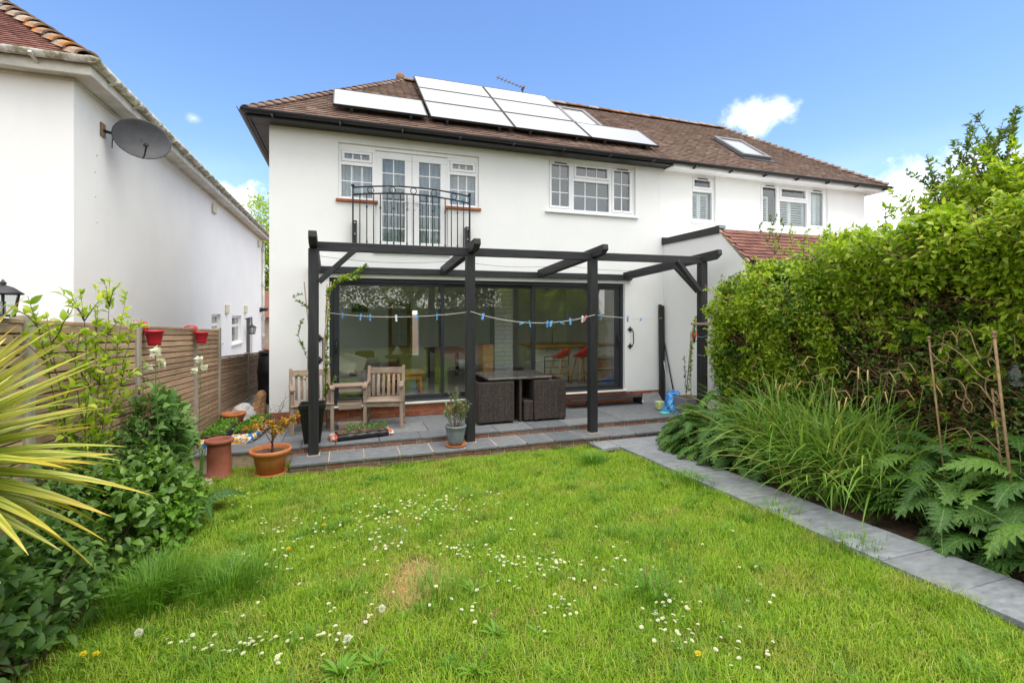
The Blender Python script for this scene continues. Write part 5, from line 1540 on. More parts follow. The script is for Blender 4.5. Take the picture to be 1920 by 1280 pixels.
bagC = grow_bag('grow_bag', 'grow bag of dense green seedlings lying along the slatted fence', (-1.78, 7.60, 0), (-1.76, 8.78, 0), .34, .14, 'black_plastic', 'print_yb')
wc_ = thing('white_sack', 'crumpled white sack lying by the slatted fence', 'sack', (-1.72, 9.5, 0))
m = MB(); n, K = 24, 8
for k in range(K + 1):
    an = math.pi / 2 * k / K
    for q in range(n):
        a = 2 * math.pi * q / n
        r = math.cos(an) * (1 + .16 * math.sin(3 * a + 2 * k) + .10 * math.sin(5 * a - k))
        m.v.append((-1.70 + .22 * r * math.cos(a), 9.52 + .20 * r * math.sin(a), max(0, .26 * math.sin(an) + .02 * math.sin(4 * a + k))))
for k in range(K):
    for q in range(n): m.f.append((k * n + q, k * n + (q + 1) % n, (k + 1) * n + (q + 1) % n, (k + 1) * n + q)); m.sm.append(True)
m.build('sack', 'white_cloth', wc_)
pot('plant_pot', 'wide terracotta pan by the fence behind the leafy shrub', 'pot', (-1.76, 9.02, 0),
    [(.0001, .0), (.12, .0), (.17, .17), (.185, .18), (.185, .21), (.16, .21), (.15, .16), (.0001, .15)], 'terracotta', .165, .15)
rk = thing('standing_stone', 'upright orange brown stone at the mouth of the side passage', 'stone', (-1.50, 9.65, 0))
m = MB(); n, K = 9, 7
for k in range(K + 1):
    for q in range(n):
        a = 2 * math.pi * q / n; r = (.125 - .05 * (k / K) ** 1.5) * (1 + .18 * math.sin(2.3 * q + 1.1 * k)) * (1 if k < K else .55)
        m.v.append((-1.50 + r * math.cos(a) + .06 * k / K, 9.65 + .8 * r * math.sin(a), .46 * k / K))
for k in range(K):
    for q in range(n): m.f.append((k * n + q, k * n + (q + 1) % n, (k + 1) * n + (q + 1) % n, (k + 1) * n + q)); m.sm.append(False)
m.f.append(tuple(K * n + q for q in range(n))); m.sm.append(False)
m.build('stone', plain('ochre_stone', (.42, .24, .12), .95, .3, 9, .8, 30), rk)
lsn = thing('flat_stone', 'flat pale stone on the soil by the chimney pot', 'stone', (-1.62, 6.62, -.2))
m = MB(); m.hexa([(-1.72, 6.55, -.25), (-1.48, 6.52, -.25), (-1.50, 6.72, -.25), (-1.70, 6.74, -.25), (-1.69, 6.58, -.13), (-1.52, 6.56, -.14), (-1.54, 6.69, -.12), (-1.68, 6.71, -.13)])
m.build('stone', plain('pale_stone', (.36, .30, .22), .95, .25, 12, .8, 40), lsn, .02)
wb = thing('water_butt', 'black plastic water butt at the corner of the house', 'water butt', (-1.42, 11.1, 0))
MB().lathe([(.0001, 0), (.25, 0), (.30, .25), (.31, .3), (.30, .33), (.315, .60), (.325, .64), (.315, .68), (.29, .95), (.27, 1.0), (.29, 1.01), (.29, 1.06), (.0001, 1.08)], (-1.42, 11.1, 0), 28).build('barrel', 'black_plastic', wb)
MB().lathe([(.0001, 1.081), (.20, 1.081), (.20, 1.11), (.0001, 1.115)], (-1.42, 11.1, 0), 20).build('lid', 'terracotta', wb)

# ================================================================== FENCE
FXX = -2.0
POSTS = [.35, 2.19, 4.02, 5.78, 7.72, 9.05]
def ftop(y): return 1.81 - (y - 4.0) * .0475
fence = thing('fence', 'tall brown slatted timber fence carrying the two red pots', 'fence', (FXX, 5, 0))
def slat_panel(f, y0, y1, top, ns, sp, h):
    a, c = y0 + .05, y1 - .05
    slope = top(c) - top(a); L = math.hypot(c - a, slope); rx = math.atan2(slope, c - a)
    fr = MB()
    for t_ in (0, .33, .66, 1):
        yy = a + .02 + (c - a - .04) * t_
        fr.box(FXX - .012, FXX + .008, yy - .018, yy + .018, top(yy) - ns * sp - .02, top(yy) - .03)
    pn = fr.build('panel', 'fence_post', f)
    me = MB().box(-.008, .008, -L / 2, L / 2, -h / 2, h / 2).mesh('slat', 'fence_wood', .003)
    zm = (top(a) + top(c)) / 2
    for j in range(ns):
        o = link('slat', me, pn, (FXX + .018 + (.003 if j % 2 else 0), (a + c) / 2, zm - .060 - j * sp)); o.rotation_euler = (rx + random.uniform(-.002, .002), 0, 0)
    for j in range(ns - 1):
        o = link('slat', me, pn, (FXX - .022, (a + c) / 2, zm - .060 - (j + .5) * sp)); o.rotation_euler = (rx, 0, 0)
    MB().bar((FXX + .0, a, top(a) - .012), (FXX + .0, c, top(c) - .012), .07, .03).build('cap_rail', 'fence_wood', pn, .004)
    return pn, a, c
for y0, y1 in zip(POSTS[:-1], POSTS[1:]): slat_panel(fence, y0, y1, ftop, 24, .0685, .056)
for y in POSTS: MB().box(FXX - .047, FXX + .050, y - .047, y + .047, -.3, ftop(y) + .035).build('post', 'fence_post', fence, .008)
# the low run beside the passage
LOWP = [9.12, 11.5, 13.6]
def ltop(y): return 1.125 - (y - 9.15) * .06
lowf = thing('fence', 'low brown slatted fence on a concrete board beside the side passage', 'fence', (FXX, 11.4, 0))
for y0, y1 in zip(LOWP[:-1], LOWP[1:]):
    pn, a, c = slat_panel(lowf, y0, y1, ltop, 15, .0620, .050)
    MB().bar((FXX + .03, a, ltop(a) - 1.08), (FXX + .03, c, ltop(c) - 1.08), .045, .26).build('gravel_board', 'concrete', pn, .006)
for y in LOWP[1:]: MB().box(FXX - .04, FXX + .045, y - .04, y + .04, -.4, ltop(y) + .02).build('post', 'fence_post', lowf, .006)
# lantern on the fence, red hanging pots
lantern((-1.97, 3.775, 1.83), .118, 'black garden lantern standing on the tall fence')
def fence_pot(y, s, label):
    z = ftop(y) - .02
    o = thing('hanging_pot', label, 'hanging pot', (FXX + .05, y, z - .3), 'red pots hooked on the fence')
    c = (FXX + .055 + .125 * s, y + .06, z - .30 * s)
    m = MB().lathe([(.0001, .0), (.088 * s, .0), (.098 * s, .05 * s), (.126 * s, .22 * s), (.142 * s, .223 * s), (.144 * s, .250 * s), (.13 * s, .253 * s), (.115 * s, .22 * s), (.09 * s, .04 * s), (.0001, .035 * s)], c, 24)
    m.build('pot', 'red_plastic', o)
    for dy in (-.04, .04):
        MB().tube([(c[0] - .13 * s, c[1] + dy, c[2] + .20 * s), (FXX + .06, c[1] + dy, z + .01), (FXX + .05, c[1] + dy, z + .05), (FXX + .0, c[1] + dy, z + .06), (FXX - .055, c[1] + dy, z + .04), (FXX - .06, c[1] + dy, z - .04)], .013 * s, 6).build('hook', 'red_plastic', o)
fence_pot(5.84, .62, 'larger red plastic pot hooked over the tall fence')
fence_pot(7.55, .62, 'smaller red plastic pot hooked on the tall fence towards the house')
# ================================================================== PLANT MATERIALS
MAT['grass'] = leafmat('lawn_grass', [(0, (.14, .27, .012)), (.35, (.235, .41, .022)), (.7, (.32, .49, .03)), (.92, (.42, .52, .06)), (1, (.62, .55, .21))], .55, .36, .25,
                       (2.4, .50, .66, [(0, (.21, .33, .02)), (.5, (.34, .43, .045)), (.85, (.44, .45, .10)), (1, (.56, .48, .21))]))
MAT['lush'] = leafmat('lush_grass', [(0, (.08, .20, .016)), (.5, (.125, .28, .024)), (1, (.20, .36, .04))], .5, .3, .3)
MAT['straw'] = leafmat('dry_straw', [(0, (.38, .25, .09)), (.5, (.52, .37, .15)), (1, (.58, .46, .22))], .8, .2, .1)
MAT['lime'] = leafmat('lime_leaf', [(0, (.18, .31, .015)), (.4, (.30, .44, .025)), (.8, (.44, .55, .045)), (1, (.58, .62, .09))], .42, .45, .4)
MAT['mid'] = leafmat('mid_green_leaf', [(0, (.07, .15, .018)), (.5, (.12, .24, .030)), (1, (.21, .34, .05))], .4, .3, .45)
MAT['dark'] = leafmat('dark_green_leaf', [(0, (.05, .115, .024)), (.5, (.085, .18, .036)), (1, (.15, .26, .055))], .45, .28, .28)
MAT['deadleaf'] = leafmat('dead_leaf', [(0, (.10, .06, .035)), (.5, (.19, .10, .05)), (.9, (.27, .13, .055)), (1, (.34, .22, .12))], .8, .2, .15)
MAT['greygreen'] = leafmat('grey_green_leaf', [(0, (.11, .16, .07)), (.5, (.19, .25, .11)), (1, (.30, .34, .17))], .5, .3, .3)
MAT['softgreen'] = leafmat('soft_green_leaf', [(0, (.075, .165, .04)), (.5, (.13, .25, .06)), (1, (.21, .34, .10))], .55, .32, .25)
MAT['maple'] = leafmat('amber_maple_leaf', [(0, (.42, .10, .02)), (.35, (.52, .24, .03)), (.7, (.50, .36, .05)), (1, (.30, .34, .05))], .5, .35, .25)
MAT['pinkleaf'] = leafmat('pink_shoot_leaf', [(0, (.36, .08, .06)), (.5, (.30, .16, .08)), (1, (.20, .22, .08))], .5, .3, .3)
MAT['petal'] = leafmat('white_petal', [(0, (.72, .70, .66)), (1, (.82, .82, .80))], .6, .3, .2)
t = NT('acanthus_leaf')
isl = t.rand()
sepx = t.new('SeparateXYZ'); t.l.new(t.tc.outputs['Object'], sepx.inputs[0])
rib = t.math('ABSOLUTE', sepx.outputs['Y'])
c_ = t.ramp(isl, [(0, (.045, .12, .018)), (.5, (.075, .175, .026)), (1, (.14, .265, .042))])
c_ = t.mix(t.ramp(rib, [(.004, .85), (.016, 0.0)]), c_, (.16, .26, .09))
n_ = t.noise(t.coord(), 16, 3)
p_ = t.bsdf(c_, .30, t.bump(n_, .8, .025), 0, .42)
tr_ = t.new('BsdfTranslucent'); t.put(tr_.inputs['Color'], t.mix(1.0, c_, (1.2, 1.25, .5), 'MULTIPLY'))
mx_ = t.new('MixShader'); mx_.inputs[0].default_value = .22
t.l.new(p_.outputs[0], mx_.inputs[1]); t.l.new(tr_.outputs[0], mx_.inputs[2])
MAT['acanthus'] = t.done(mx_)
t = NT('variegated_spike_leaf')          # cream and green stripes along the blade, amber towards some tips
sepx = t.new('SeparateXYZ'); t.l.new(t.tc.outputs['Object'], sepx.inputs[0])
st_n = t.noise(t.coord((.8, 42, 1)), 2.2, 3, .5)
c_ = t.ramp(st_n, [(.34, (.20, .30, .03)), (.46, (.38, .44, .05)), (.55, (.62, .60, .12)), (.68, (.66, .66, .32))])
c_ = t.mix(t.math('MULTIPLY', t.ramp(sepx.outputs['X'], [(.62, 0.0), (.95, 1.0)]), t.ramp(t.rand(), [(.35, 0.0), (.75, .85)])), c_, (.60, .38, .02))
p_ = t.bsdf(c_, .38, t.bump(st_n, .2, .003), 0, .4)
tr_ = t.new('BsdfTranslucent'); t.put(tr_.inputs['Color'], c_)
mx_ = t.new('MixShader'); mx_.inputs[0].default_value = .25
t.l.new(p_.outputs[0], mx_.inputs[1]); t.l.new(tr_.outputs[0], mx_.inputs[2])
MAT['spike'] = t.done(mx_)

def foliage(name, V, F, mat, parent):
    o = link(name, npmesh(name, V, F, mat), parent); tag(o, kind='stuff'); return o
def clumps(centres, outward, per, rad, L, W=.5, jit=.9, lift=.35):
    """leaf rosettes round each clump centre"""
    N = len(centres)
    P = np.repeat(centres, per, 0); O = np.repeat(outward, per, 0)
    P = P + rng.normal(size=P.shape) * rad
    d = nrm(O * .7 + rng.normal(size=P.shape) * jit + np.array([0, 0, lift]))
    up = nrm(O * .5 + np.array([0, 0, 1.0]) + rng.normal(size=P.shape) * .45)
    l = L * rng.uniform(.55, 1.25, len(P))
    return leaves(P, d, up, l, l * W * rng.uniform(.8, 1.2, len(P)))
def blob_points(blobs, n):
    """n points spread mostly through the outer part of a set of ellipsoids, with outward directions"""
    w = np.array([b[3] * b[4] + b[4] * b[5] + b[3] * b[5] for b in blobs]); w = w / w.sum()
    k = rng.choice(len(blobs), n, p=w); B = np.array(blobs)[k]
    d = rdirs(n, .25); r = rng.uniform(0, 1, n) ** .3
    lump = 1 + .14 * vnoise(d[:, 0] * 3 + k, d[:, 1] * 3 + d[:, 2] * 2, 5, 2.0)
    P = B[:, :3] + d * B[:, 3:6] * (r * lump)[:, None]
    return P, d
def curved(a, b, sag=0.0, n=6, wob=.0):
    a, b = Vector(a), Vector(b)
    return [a.lerp(b, k / n) + Vector((random.uniform(-wob, wob), random.uniform(-wob, wob), sag * math.sin(math.pi * k / n))) for k in range(n + 1)]
def shrub(name, label, base, blobs, n, L, mat, per=7, rad=.05, W=.5, stems=14, group=None, cat='shrub', zmin=None, extra=None):
    o = thing(name, label, cat, base, group)
    P, d = blob_points(blobs, n)
    keep = P[:, 2] > (zmin if zmin is not None else base[2] + .02)
    P, d = P[keep], d[keep]
    V, F = clumps(P, d, per, rad, L, W)
    foliage('foliage', V, F, mat, o)
    m = MB()
    for i in range(stems):
        q = P[rng.integers(len(P))]
        b0 = (base[0] + random.uniform(-.12, .12), base[1] + random.uniform(-.2, .2), base[2] - .02)
        m.tube(curved(b0, q, .08, 5, .02), [.012, .010, .008, .006, .005, .004], 5)
    if stems: m.build('stem', 'bark', o)
    if extra:
        P2, d2 = blob_points(blobs, extra[0]); k2 = P2[:, 2] > base[2] + .05
        V, F = clumps(P2[k2], d2[k2], extra[1], rad, extra[2], extra[3])
        foliage('foliage', V, F, extra[4], o)
    return o
def along(stems, dens, L, W, mat, parent, lift=.3, start=.15, spread=1.0, name='foliage', whorl=1):
    """leaves set along stem polylines"""
    P, D = [], []
    for st in stems:
        st = [Vector(p) for p in st]
        for a, b in zip(st[:-1], st[1:]):
            n = max(1, int((b - a).length * dens))
            for k in range(n):
                P.append(a.lerp(b, random.random())); D.append((b - a).normalized())
    P = np.repeat(np.array([tuple(p) for p in P]), whorl, 0); D = np.repeat(np.array([tuple(d) for d in D]), whorl, 0)
    r = rdirs(len(P)); r = nrm(r - D * (r * D).sum(1, keepdims=True))
    d = nrm(r * spread + D * .6 + np.array([0, 0, lift]))
    l = L * rng.uniform(.55, 1.2, len(P))
    V, F = leaves(P, d, nrm(np.array([0, 0, 1.0]) + rng.normal(size=P.shape) * .5), l, l * W)
    foliage(name, V, F, mat, parent)

# ================================================================== LAWN
LE = [(-9.0, -1.9), (0, -1.86), (2.5, -1.82), (3.4, -1.74), (4.0, -1.58), (4.7, -1.40), (5.2, -1.34), (5.9, -1.42), (6.5, -1.60), (7.0, -1.62), (7.4, -1.6)]
def left_edge(y): return np.interp(y, [p[0] for p in LE], [p[1] for p in LE])
def top_edge(x): return np.where(x > 3.55, 6.33, np.where(x > -.72, 6.785, 7.33))
def in_lawn(x, y, m=0.0): return (x > left_edge(y) + m) & (x < 3.868) & (y < top_edge(x))
ys = np.concatenate([np.linspace(-9, 6.30, 30), [6.33]])
m = MB()
for a, c in zip(ys[:-1], ys[1:]):
    la, lc = float(left_edge(a)), float(left_edge(c))
    m.quad((la, a, float(gz(a)) + .006), (3.866, a, float(gz(a)) + .006), (3.866, c, float(gz(c)) + .006), (lc, c, float(gz(c)) + .006))
m.quad((float(left_edge(6.33)), 6.33, float(gz(6.33)) + .006), (3.555, 6.33, float(gz(6.33)) + .006), (3.555, 6.79, GZ0 + .006), (-1.6, 6.79, GZ0 + .006))
m.quad((-1.6, 6.79, GZ0 + .006), (-.72, 6.79, GZ0 + .006), (-.72, 7.34, GZ0 + .006), (-1.6, 7.34, GZ0 + .006))
t = NT('lawn_thatch'); v_ = t.coord()
f1 = t.noise(v_, 1.4, 5); f2 = t.noise(v_, 55, 5, .7)
c_ = t.ramp(f2, [(.3, (.045, .075, .012)), (.55, (.10, .135, .022)), (.75, (.20, .19, .07))])
dist = t.new('VectorMath'); dist.operation = 'DISTANCE'; t.l.new(v_, dist.inputs[0]); dist.inputs[1].default_value = (.52, 3.58, -.1)
dd = t.math('ADD', dist.outputs['Value'], t.math('MULTIPLY', t.math('SUBTRACT', t.noise(v_, 5, 4), .5), .45))
c_ = t.mix(t.ramp(dd, [(.16, 1.0), (.34, 0.0)]), c_, t.ramp(f2, [(.3, (.30, .19, .08)), (.7, (.50, .35, .16))]))
MAT['thatch'] = t.done(t.bsdf(c_, 1, t.bump(f2, 1.0, .03), 0, .1))
tag(m.build('lawn', 'thatch'), kind='structure')

def lawn_points(n, x0, x1, y0, y1):
    x, y = rng.uniform(x0, x1, n), rng.uniform(y0, y1, n)
    k = in_lawn(x, y); return x[k], y[k]
def bald(x, y):
    r = np.hypot((x - .52) / .78, (y - 3.58) / 1.15) + .13 * vnoise(x, y, 3, 9)
    return r
x, y = lawn_points(390000, -1.9, 3.87, 1.3, 7.35)
br = bald(x, y); k = rng.uniform(0, 1, len(x)) < np.clip((br - .17) / .24, .02, 1)
x, y = x[k], y[k]
hgt = .044 * (1.06 + .16 * vnoise(x, y, 21, 2.3) + .34 * vnoise(x, y, 22, 8) + .30 * vnoise(x, y, 28, 21)) * rng.uniform(.5, 1.5, len(x))
edge = np.exp(-np.maximum(3.868 - x, 0) / .12) * (y < 6.4)
hgt = hgt * (1 - .35 * np.exp(-np.maximum(top_edge(x) - y, 0) / .15))
hgt = np.clip(hgt, .016, .13) * (1 + 1.15 * np.clip(edge, 0, 1) * (.6 + .6 * vnoise(x, y, 23, 6)))
ang = rng.uniform(0, 6.283, len(x)) + .5 * vnoise(x, y, 25, 2.5)
ln = hgt * rng.uniform(.25, 1.25, len(x))
P = np.stack([x, y, gz(y) + .004], 1)
V, F = blades(P, np.stack([np.cos(ang) * ln, np.sin(ang) * ln], 1), hgt, rng.uniform(.0022, .0046, len(x)))
gr = link('grass', npmesh('grass', V, F, 'grass')); tag(gr, 'short green lawn grass', 'grass', kind='stuff')
# lusher, longer blades in small clumps all over the lawn
cx_, cy_ = lawn_points(420, -1.9, 3.87, 1.5, 6.8)
nb_ = rng.integers(25, 90, len(cx_)); q = np.repeat(np.arange(len(cx_)), nb_); sp_ = np.repeat(rng.uniform(.025, .075, len(cx_)), nb_)
x = cx_[q] + rng.normal(size=len(q)) * sp_; y = cy_[q] + rng.normal(size=len(q)) * sp_; k = in_lawn(x, y) & (bald(x, y) > .35); x, y, q = x[k], y[k], q[k]
h_ = np.repeat(rng.uniform(.05, .12, len(cx_)), nb_)[k] * rng.uniform(.5, 1.2, len(x)); a_ = np.arctan2(y - cy_[q], x - cx_[q]) + rng.normal(0, .8, len(x)); l_ = h_ * rng.uniform(.3, 1.1, len(x))
V, F = blades(np.stack([x, y, gz(y)], 1), np.stack([np.cos(a_) * l_, np.sin(a_) * l_], 1), h_, rng.uniform(.003, .006, len(x)), .7)
o = link('long_grass', npmesh('long_grass', V, F, 'lush')); tag(o, 'longer lush blades tufted through the lawn', 'grass', kind='stuff')
# dry patch
x = rng.normal(.52, .20, 5200); y = rng.normal(3.58, .28, 5200); k = in_lawn(x, y); x, y = x[k], y[k]
h_ = rng.uniform(.008, .03, len(x)); a_ = rng.uniform(0, 6.28, len(x)); l_ = rng.uniform(.02, .06, len(x))
V, F = blades(np.stack([x, y, gz(y) + .006], 1), np.stack([np.cos(a_) * l_, np.sin(a_) * l_], 1), h_, rng.uniform(.002, .004, len(x)))
o = link('dry_grass', npmesh('dry_grass', V, F, 'straw')); tag(o, 'pale dry straw of the worn patch in the lawn', 'grass', kind='stuff')
# longer tufts
def tuft(px, py, r, n, h, label, mat='lush', cat='grass tuft'):
    p = cdir(px, py); tt = (GZ0 + .03 * 6.8 - CAMZ) / (p.z + .03 * p.y); c = p * tt
    x = rng.normal(c.x, r, n); y = rng.normal(c.y, r * 1.1, n)
    hh = h * rng.uniform(.45, 1.2, n); a = np.arctan2(y - c.y, x - c.x) + rng.normal(0, .7, n); l = hh * rng.uniform(.2, .95, n)
    V, F = blades(np.stack([x, y, gz(y)], 1), np.stack([np.cos(a) * l, np.sin(a) * l], 1), hh, rng.uniform(.003, .007, n), .7)
    o = thing('grass_tuft', label, cat, (c.x, c.y, float(gz(c.y))))
    foliage('blades', V, F, mat, o)
tuft(285, 1125, .13, 1500, .30, 'tall lush grass tuft at the edge of the dark leafy bed')
tuft(430, 1105, .14, 1000, .22, 'lush grass tuft on the lawn beside the taller tuft')
tuft(1110, 868, .10, 500, .17, 'grass tuft growing at the brick riser of the step')
tuft(820, 1120, .12, 350, .16, 'ragged grass tuft beside the dry patch')
tuft(1225, 1120, .12, 420, .16, 'grass tuft in the open lawn amid daisies')
for i, (px, py) in enumerate(((1290, 905), (1455, 968), (1310, 915), (1600, 1035))):
    tuft(px, py, .09, 320, .16, ['grass tuft hanging over the path near the step', 'grass tuft at a joint of the slate path', 'second grass tuft over the path near the step', 'grass tuft along the middle of the slate path'][i])

def lawn_at(px, py):
    p = cdir(px, py); return p * ((GZ0 + .03 * 6.8 - CAMZ) / (p.z + .03 * p.y))
# daisies
def daisy_mesh(k):
    m = MB(); tilt = [.0, .3, -.25, .45][k]; h = .05 + .012 * k; n = 12
    m.tube([(0, 0, 0), (.006 * k, 0, h)], .0012, 4, False)
    cx, cz = .006 * k, h; ct, st = math.cos(tilt), math.sin(tilt)
    def P(x, y, z): return (cx + ct * x + st * z, y, cz - st * x + ct * z)
    for q in range(n):
        a = 2 * math.pi * q / n; w = .21
        m.quad(P(.004 * math.cos(a), .004 * math.sin(a), 0), P(.0125 * math.cos(a - w), .0125 * math.sin(a - w), .002), P(.0135 * math.cos(a), .0135 * math.sin(a), .0025), P(.0125 * math.cos(a + w), .0125 * math.sin(a + w), .002))
    i0 = len(m.f)
    m.quad(*[P(.0052 * math.cos(2 * math.pi * q / 8), .0052 * math.sin(2 * math.pi * q / 8), .0032) for q in range(8)])
    me = m.mesh('daisy', 'petal'); me.materials.append(MAT['yolk']); me.materials.append(MAT['lush'])
    for i, p in enumerate(me.polygons): p.material_index = 1 if i >= i0 else (2 if i < 4 else 0)
    return me
MAT['yolk'] = plain('yellow_floret', (.86, .70, .02), .7, .15, 60, 0)
dms = [daisy_mesh(k) for k in range(4)]
spots = [(830, 955, 45, 12, 34), (750, 968, 60, 18, 40), (690, 992, 45, 20, 22), (720, 1030, 18, 10, 12), (560, 995, 55, 28, 20), (510, 1060, 40, 18, 12), (440, 1062, 14, 7, 8), (460, 935, 16, 12, 8),
         (860, 1042, 26, 12, 16), (930, 1055, 25, 14, 10), (1010, 1068, 40, 18, 22), (1040, 1070, 14, 8, 8), (1155, 1082, 50, 25, 18), (1060, 1150, 50, 30, 14), (1255, 1175, 30, 26, 24), (880, 1150, 60, 30, 8),
         (400, 1228, 45, 10, 12), (470, 1215, 40, 20, 8), (560, 1250, 60, 14, 7), (650, 1180, 40, 22, 9), (1370, 1235, 50, 22, 9), (1400, 1100, 120, 50, 7), (1000, 1005, 80, 22, 8), (540, 1185, 60, 30, 8), (1780, 1120, 14, 5, 2), (660, 1090, 60, 30, 6)]
dz_ = []
for (px, py, sx, sy, n) in spots:
    for _ in range(int(n * 1.55)):
        p = lawn_at(random.gauss(px, sx), random.gauss(py, sy))
        if bool(in_lawn(p.x, p.y, .02)): dz_.append(p)
dz_.sort(key=lambda p: p.length)
for i, p in enumerate(dz_[:300]):                       # the nearest as single flowers
    o = link('daisy', dms[i % 4]); o.location = (p.x, p.y, float(gz(p.y)) + .006); o.rotation_euler = (0, 0, random.uniform(0, 6.28)); s = random.uniform(.7, 1.05); o.scale = (s, s, s)
    tag(o, 'small white daisy with a yellow eye in the lawn', 'daisy', 'daisies in the lawn')
bm = bmesh.new()
for i, p in enumerate(dz_[300:]):                       # the drift towards the step
    n0 = len(bm.verts); bm.from_mesh(dms[i % 4]); bm.verts.ensure_lookup_table(); s = random.uniform(.75, 1.05)
    M_ = Matrix.Translation((p.x, p.y, float(gz(p.y)) + .006)) @ Matrix.Rotation(random.uniform(0, 6.28), 4, 'Z') @ Matrix.Scale(s, 4)
    bmesh.ops.transform(bm, matrix=M_, verts=bm.verts[n0:])
me = bpy.data.meshes.new('daisy_drift'); bm.to_mesh(me); bm.free()
for q in dms[0].materials: me.materials.append(q)
tag(link('daisy_drift', me), 'drift of white daisies towards the step', 'daisies', kind='stuff')
def dandelion(px, py, clock, label):
    p = lawn_at(px, py); z = float(gz(p.y))
    o = thing('dandelion', label, 'dandelion', (p.x, p.y, z), 'dandelion clocks' if clock else 'yellow dandelions')
    h = .13 if clock else .075
    MB().tube([(p.x, p.y, z), (p.x + .01, p.y, z + h)], .002, 5).build('stem', 'lush', o)
    c = np.array([p.x + .01, p.y, z + h]); n = 260 if clock else 170
    d = rdirs(n, 0 if clock else 1.2); r = .017 if clock else .019
    if not clock: d[:, 2] = np.abs(d[:, 2]) * .6; d = nrm(d)
    V, F = leaves(np.repeat(c[None], n, 0) + d * (.010 if clock else .002), d, rdirs(n), r * rng.uniform(.7, 1, n), .0022 if clock else .004)
    foliage('seed_head' if clock else 'petals', V, F, 'petal' if clock else MAT['yolk'], o)
for q in ((152, 1252, 0, 'yellow dandelion at the bed edge, larger of two together'), (176, 1252, 0, 'yellow dandelion at the bed edge, smaller of two together'), (605, 1000, 0, 'yellow dandelion towards the step amid daisies'), (538, 1046, 0, 'yellow dandelion in the lawn between grass tufts'), (1306, 1252, 0, 'lone yellow dandelion on the path side of the lawn'),
          (256, 1228, 1, 'white dandelion clock by the tall grass tuft'), (713, 1180, 1, 'white dandelion clock in the open lawn'), (648, 1240, 1, 'white dandelion clock among plantain leaves')): dandelion(*q)
def plantain(px, py, n, L, label):
    p = lawn_at(px, py); z = float(gz(p.y))
    o = thing('plantain_weed', label, 'weed', (p.x, p.y, z), 'plantain weeds in the lawn')
    for k in range(n):
        a = 2 * math.pi * k / n + random.uniform(-.3, .3); e = random.uniform(.7, 1.35); l = L * random.uniform(.7, 1.2)
        m = MB(); w = l * .075
        for j in range(6):
            t_ = j / 5; r = l * (t_ * math.cos(e) + .15 * t_ * t_); zz_ = l * (t_ * math.sin(e) - .35 * t_ ** 2.2); ww = w * math.sin(math.pi * (.12 + .86 * t_)) + .001
            for s in (-1, 0, 1):
                m.v.append((p.x + r * math.cos(a) - s * ww * math.sin(a), p.y + r * math.sin(a) + s * ww * math.cos(a), z + zz_ + abs(s) * ww * .4))
        for j in range(5):
            for s in (0, 1): q = j * 3 + s; m.f.append((q, q + 1, q + 4, q + 3)); m.sm.append(True)
        m.build('leaf', 'lush', o)
    for k in range(2):
        x, y = p.x + random.uniform(-.08, .08), p.y + random.uniform(-.08, .08)
        MB().tube([(p.x, p.y, z), ((p.x + x) / 2, (p.y + y) / 2, z + L * .7), (x, y, z + L * 1.3)], [.0015, .0015, .004], 4).build('flower_spike', 'twig', o)
for i, q in enumerate(((640, 1272, 24, .14), (705, 1256, 22, .13), (890, 1266, 20, .11), (930, 1195, 16, .12), (760, 1165, 10, .11), (890, 1115, 12, .13), (1010, 1195, 11, .12), (1215, 1110, 13, .14), (1235, 1130, 10, .12), (1020, 1050, 8, .10))):
    plantain(*q, ['broad plantain clump beside the dandelion clock', 'plantain clump with long leaves in the open lawn', 'plantain clump between daisies and the lawn front', 'plantain rosette below the dry patch', 'small plantain rosette by the dry patch', 'plantain rosette with tall spikes at the dry patch', 'plantain rosette amid daisies', 'plantain clump in long grass towards the path', 'smaller plantain in long grass towards the path', 'tiny plantain rosette amid the daisy drift'][i])

# ================================================================== ACANTHUS
def acanthus_mesh(k):
    r_ = random.Random(40 + k); m = MB(); n = 20; droop = .35 + .12 * (k % 3); wid = .285 + .03 * (k % 2)
    for j in range(n + 1):
        t_ = j / n
        prof = math.sin(math.pi * (.04 + .93 * t_)) ** .75
        lobe = 1.0 if j % 2 == 0 else .40
        w = wid * prof * (lobe * r_.uniform(.88, 1.12)) + .002
        x = t_; z = .16 * math.sin(math.pi * t_ * .7) - droop * t_ ** 2.4
        adv = .07 if j % 2 == 0 else -.01
        zz_ = -.10 * w + (.035 if j % 2 else -.03) * (1 + r_.uniform(-.5, .5))
        m.v += [(x + adv, -w, z + zz_), (x + adv * .4, -w * .5, z + .035), (x, 0, z), (x + adv * .4, w * .5, z + .035), (x + adv, w, z + zz_ * r_.uniform(.6, 1.4))]
    for j in range(n):
        for s in range(4):
            q = j * 5 + s; m.f.append((q, q + 5, q + 6, q + 1)); m.sm.append(True)
    m.tube([(-.45, 0, -.22), (-.2, 0, -.07), (0, 0, 0)], .011, 4)
    return m.mesh('leaf', 'acanthus')
ACM = [acanthus_mesh(k) for k in range(6)]
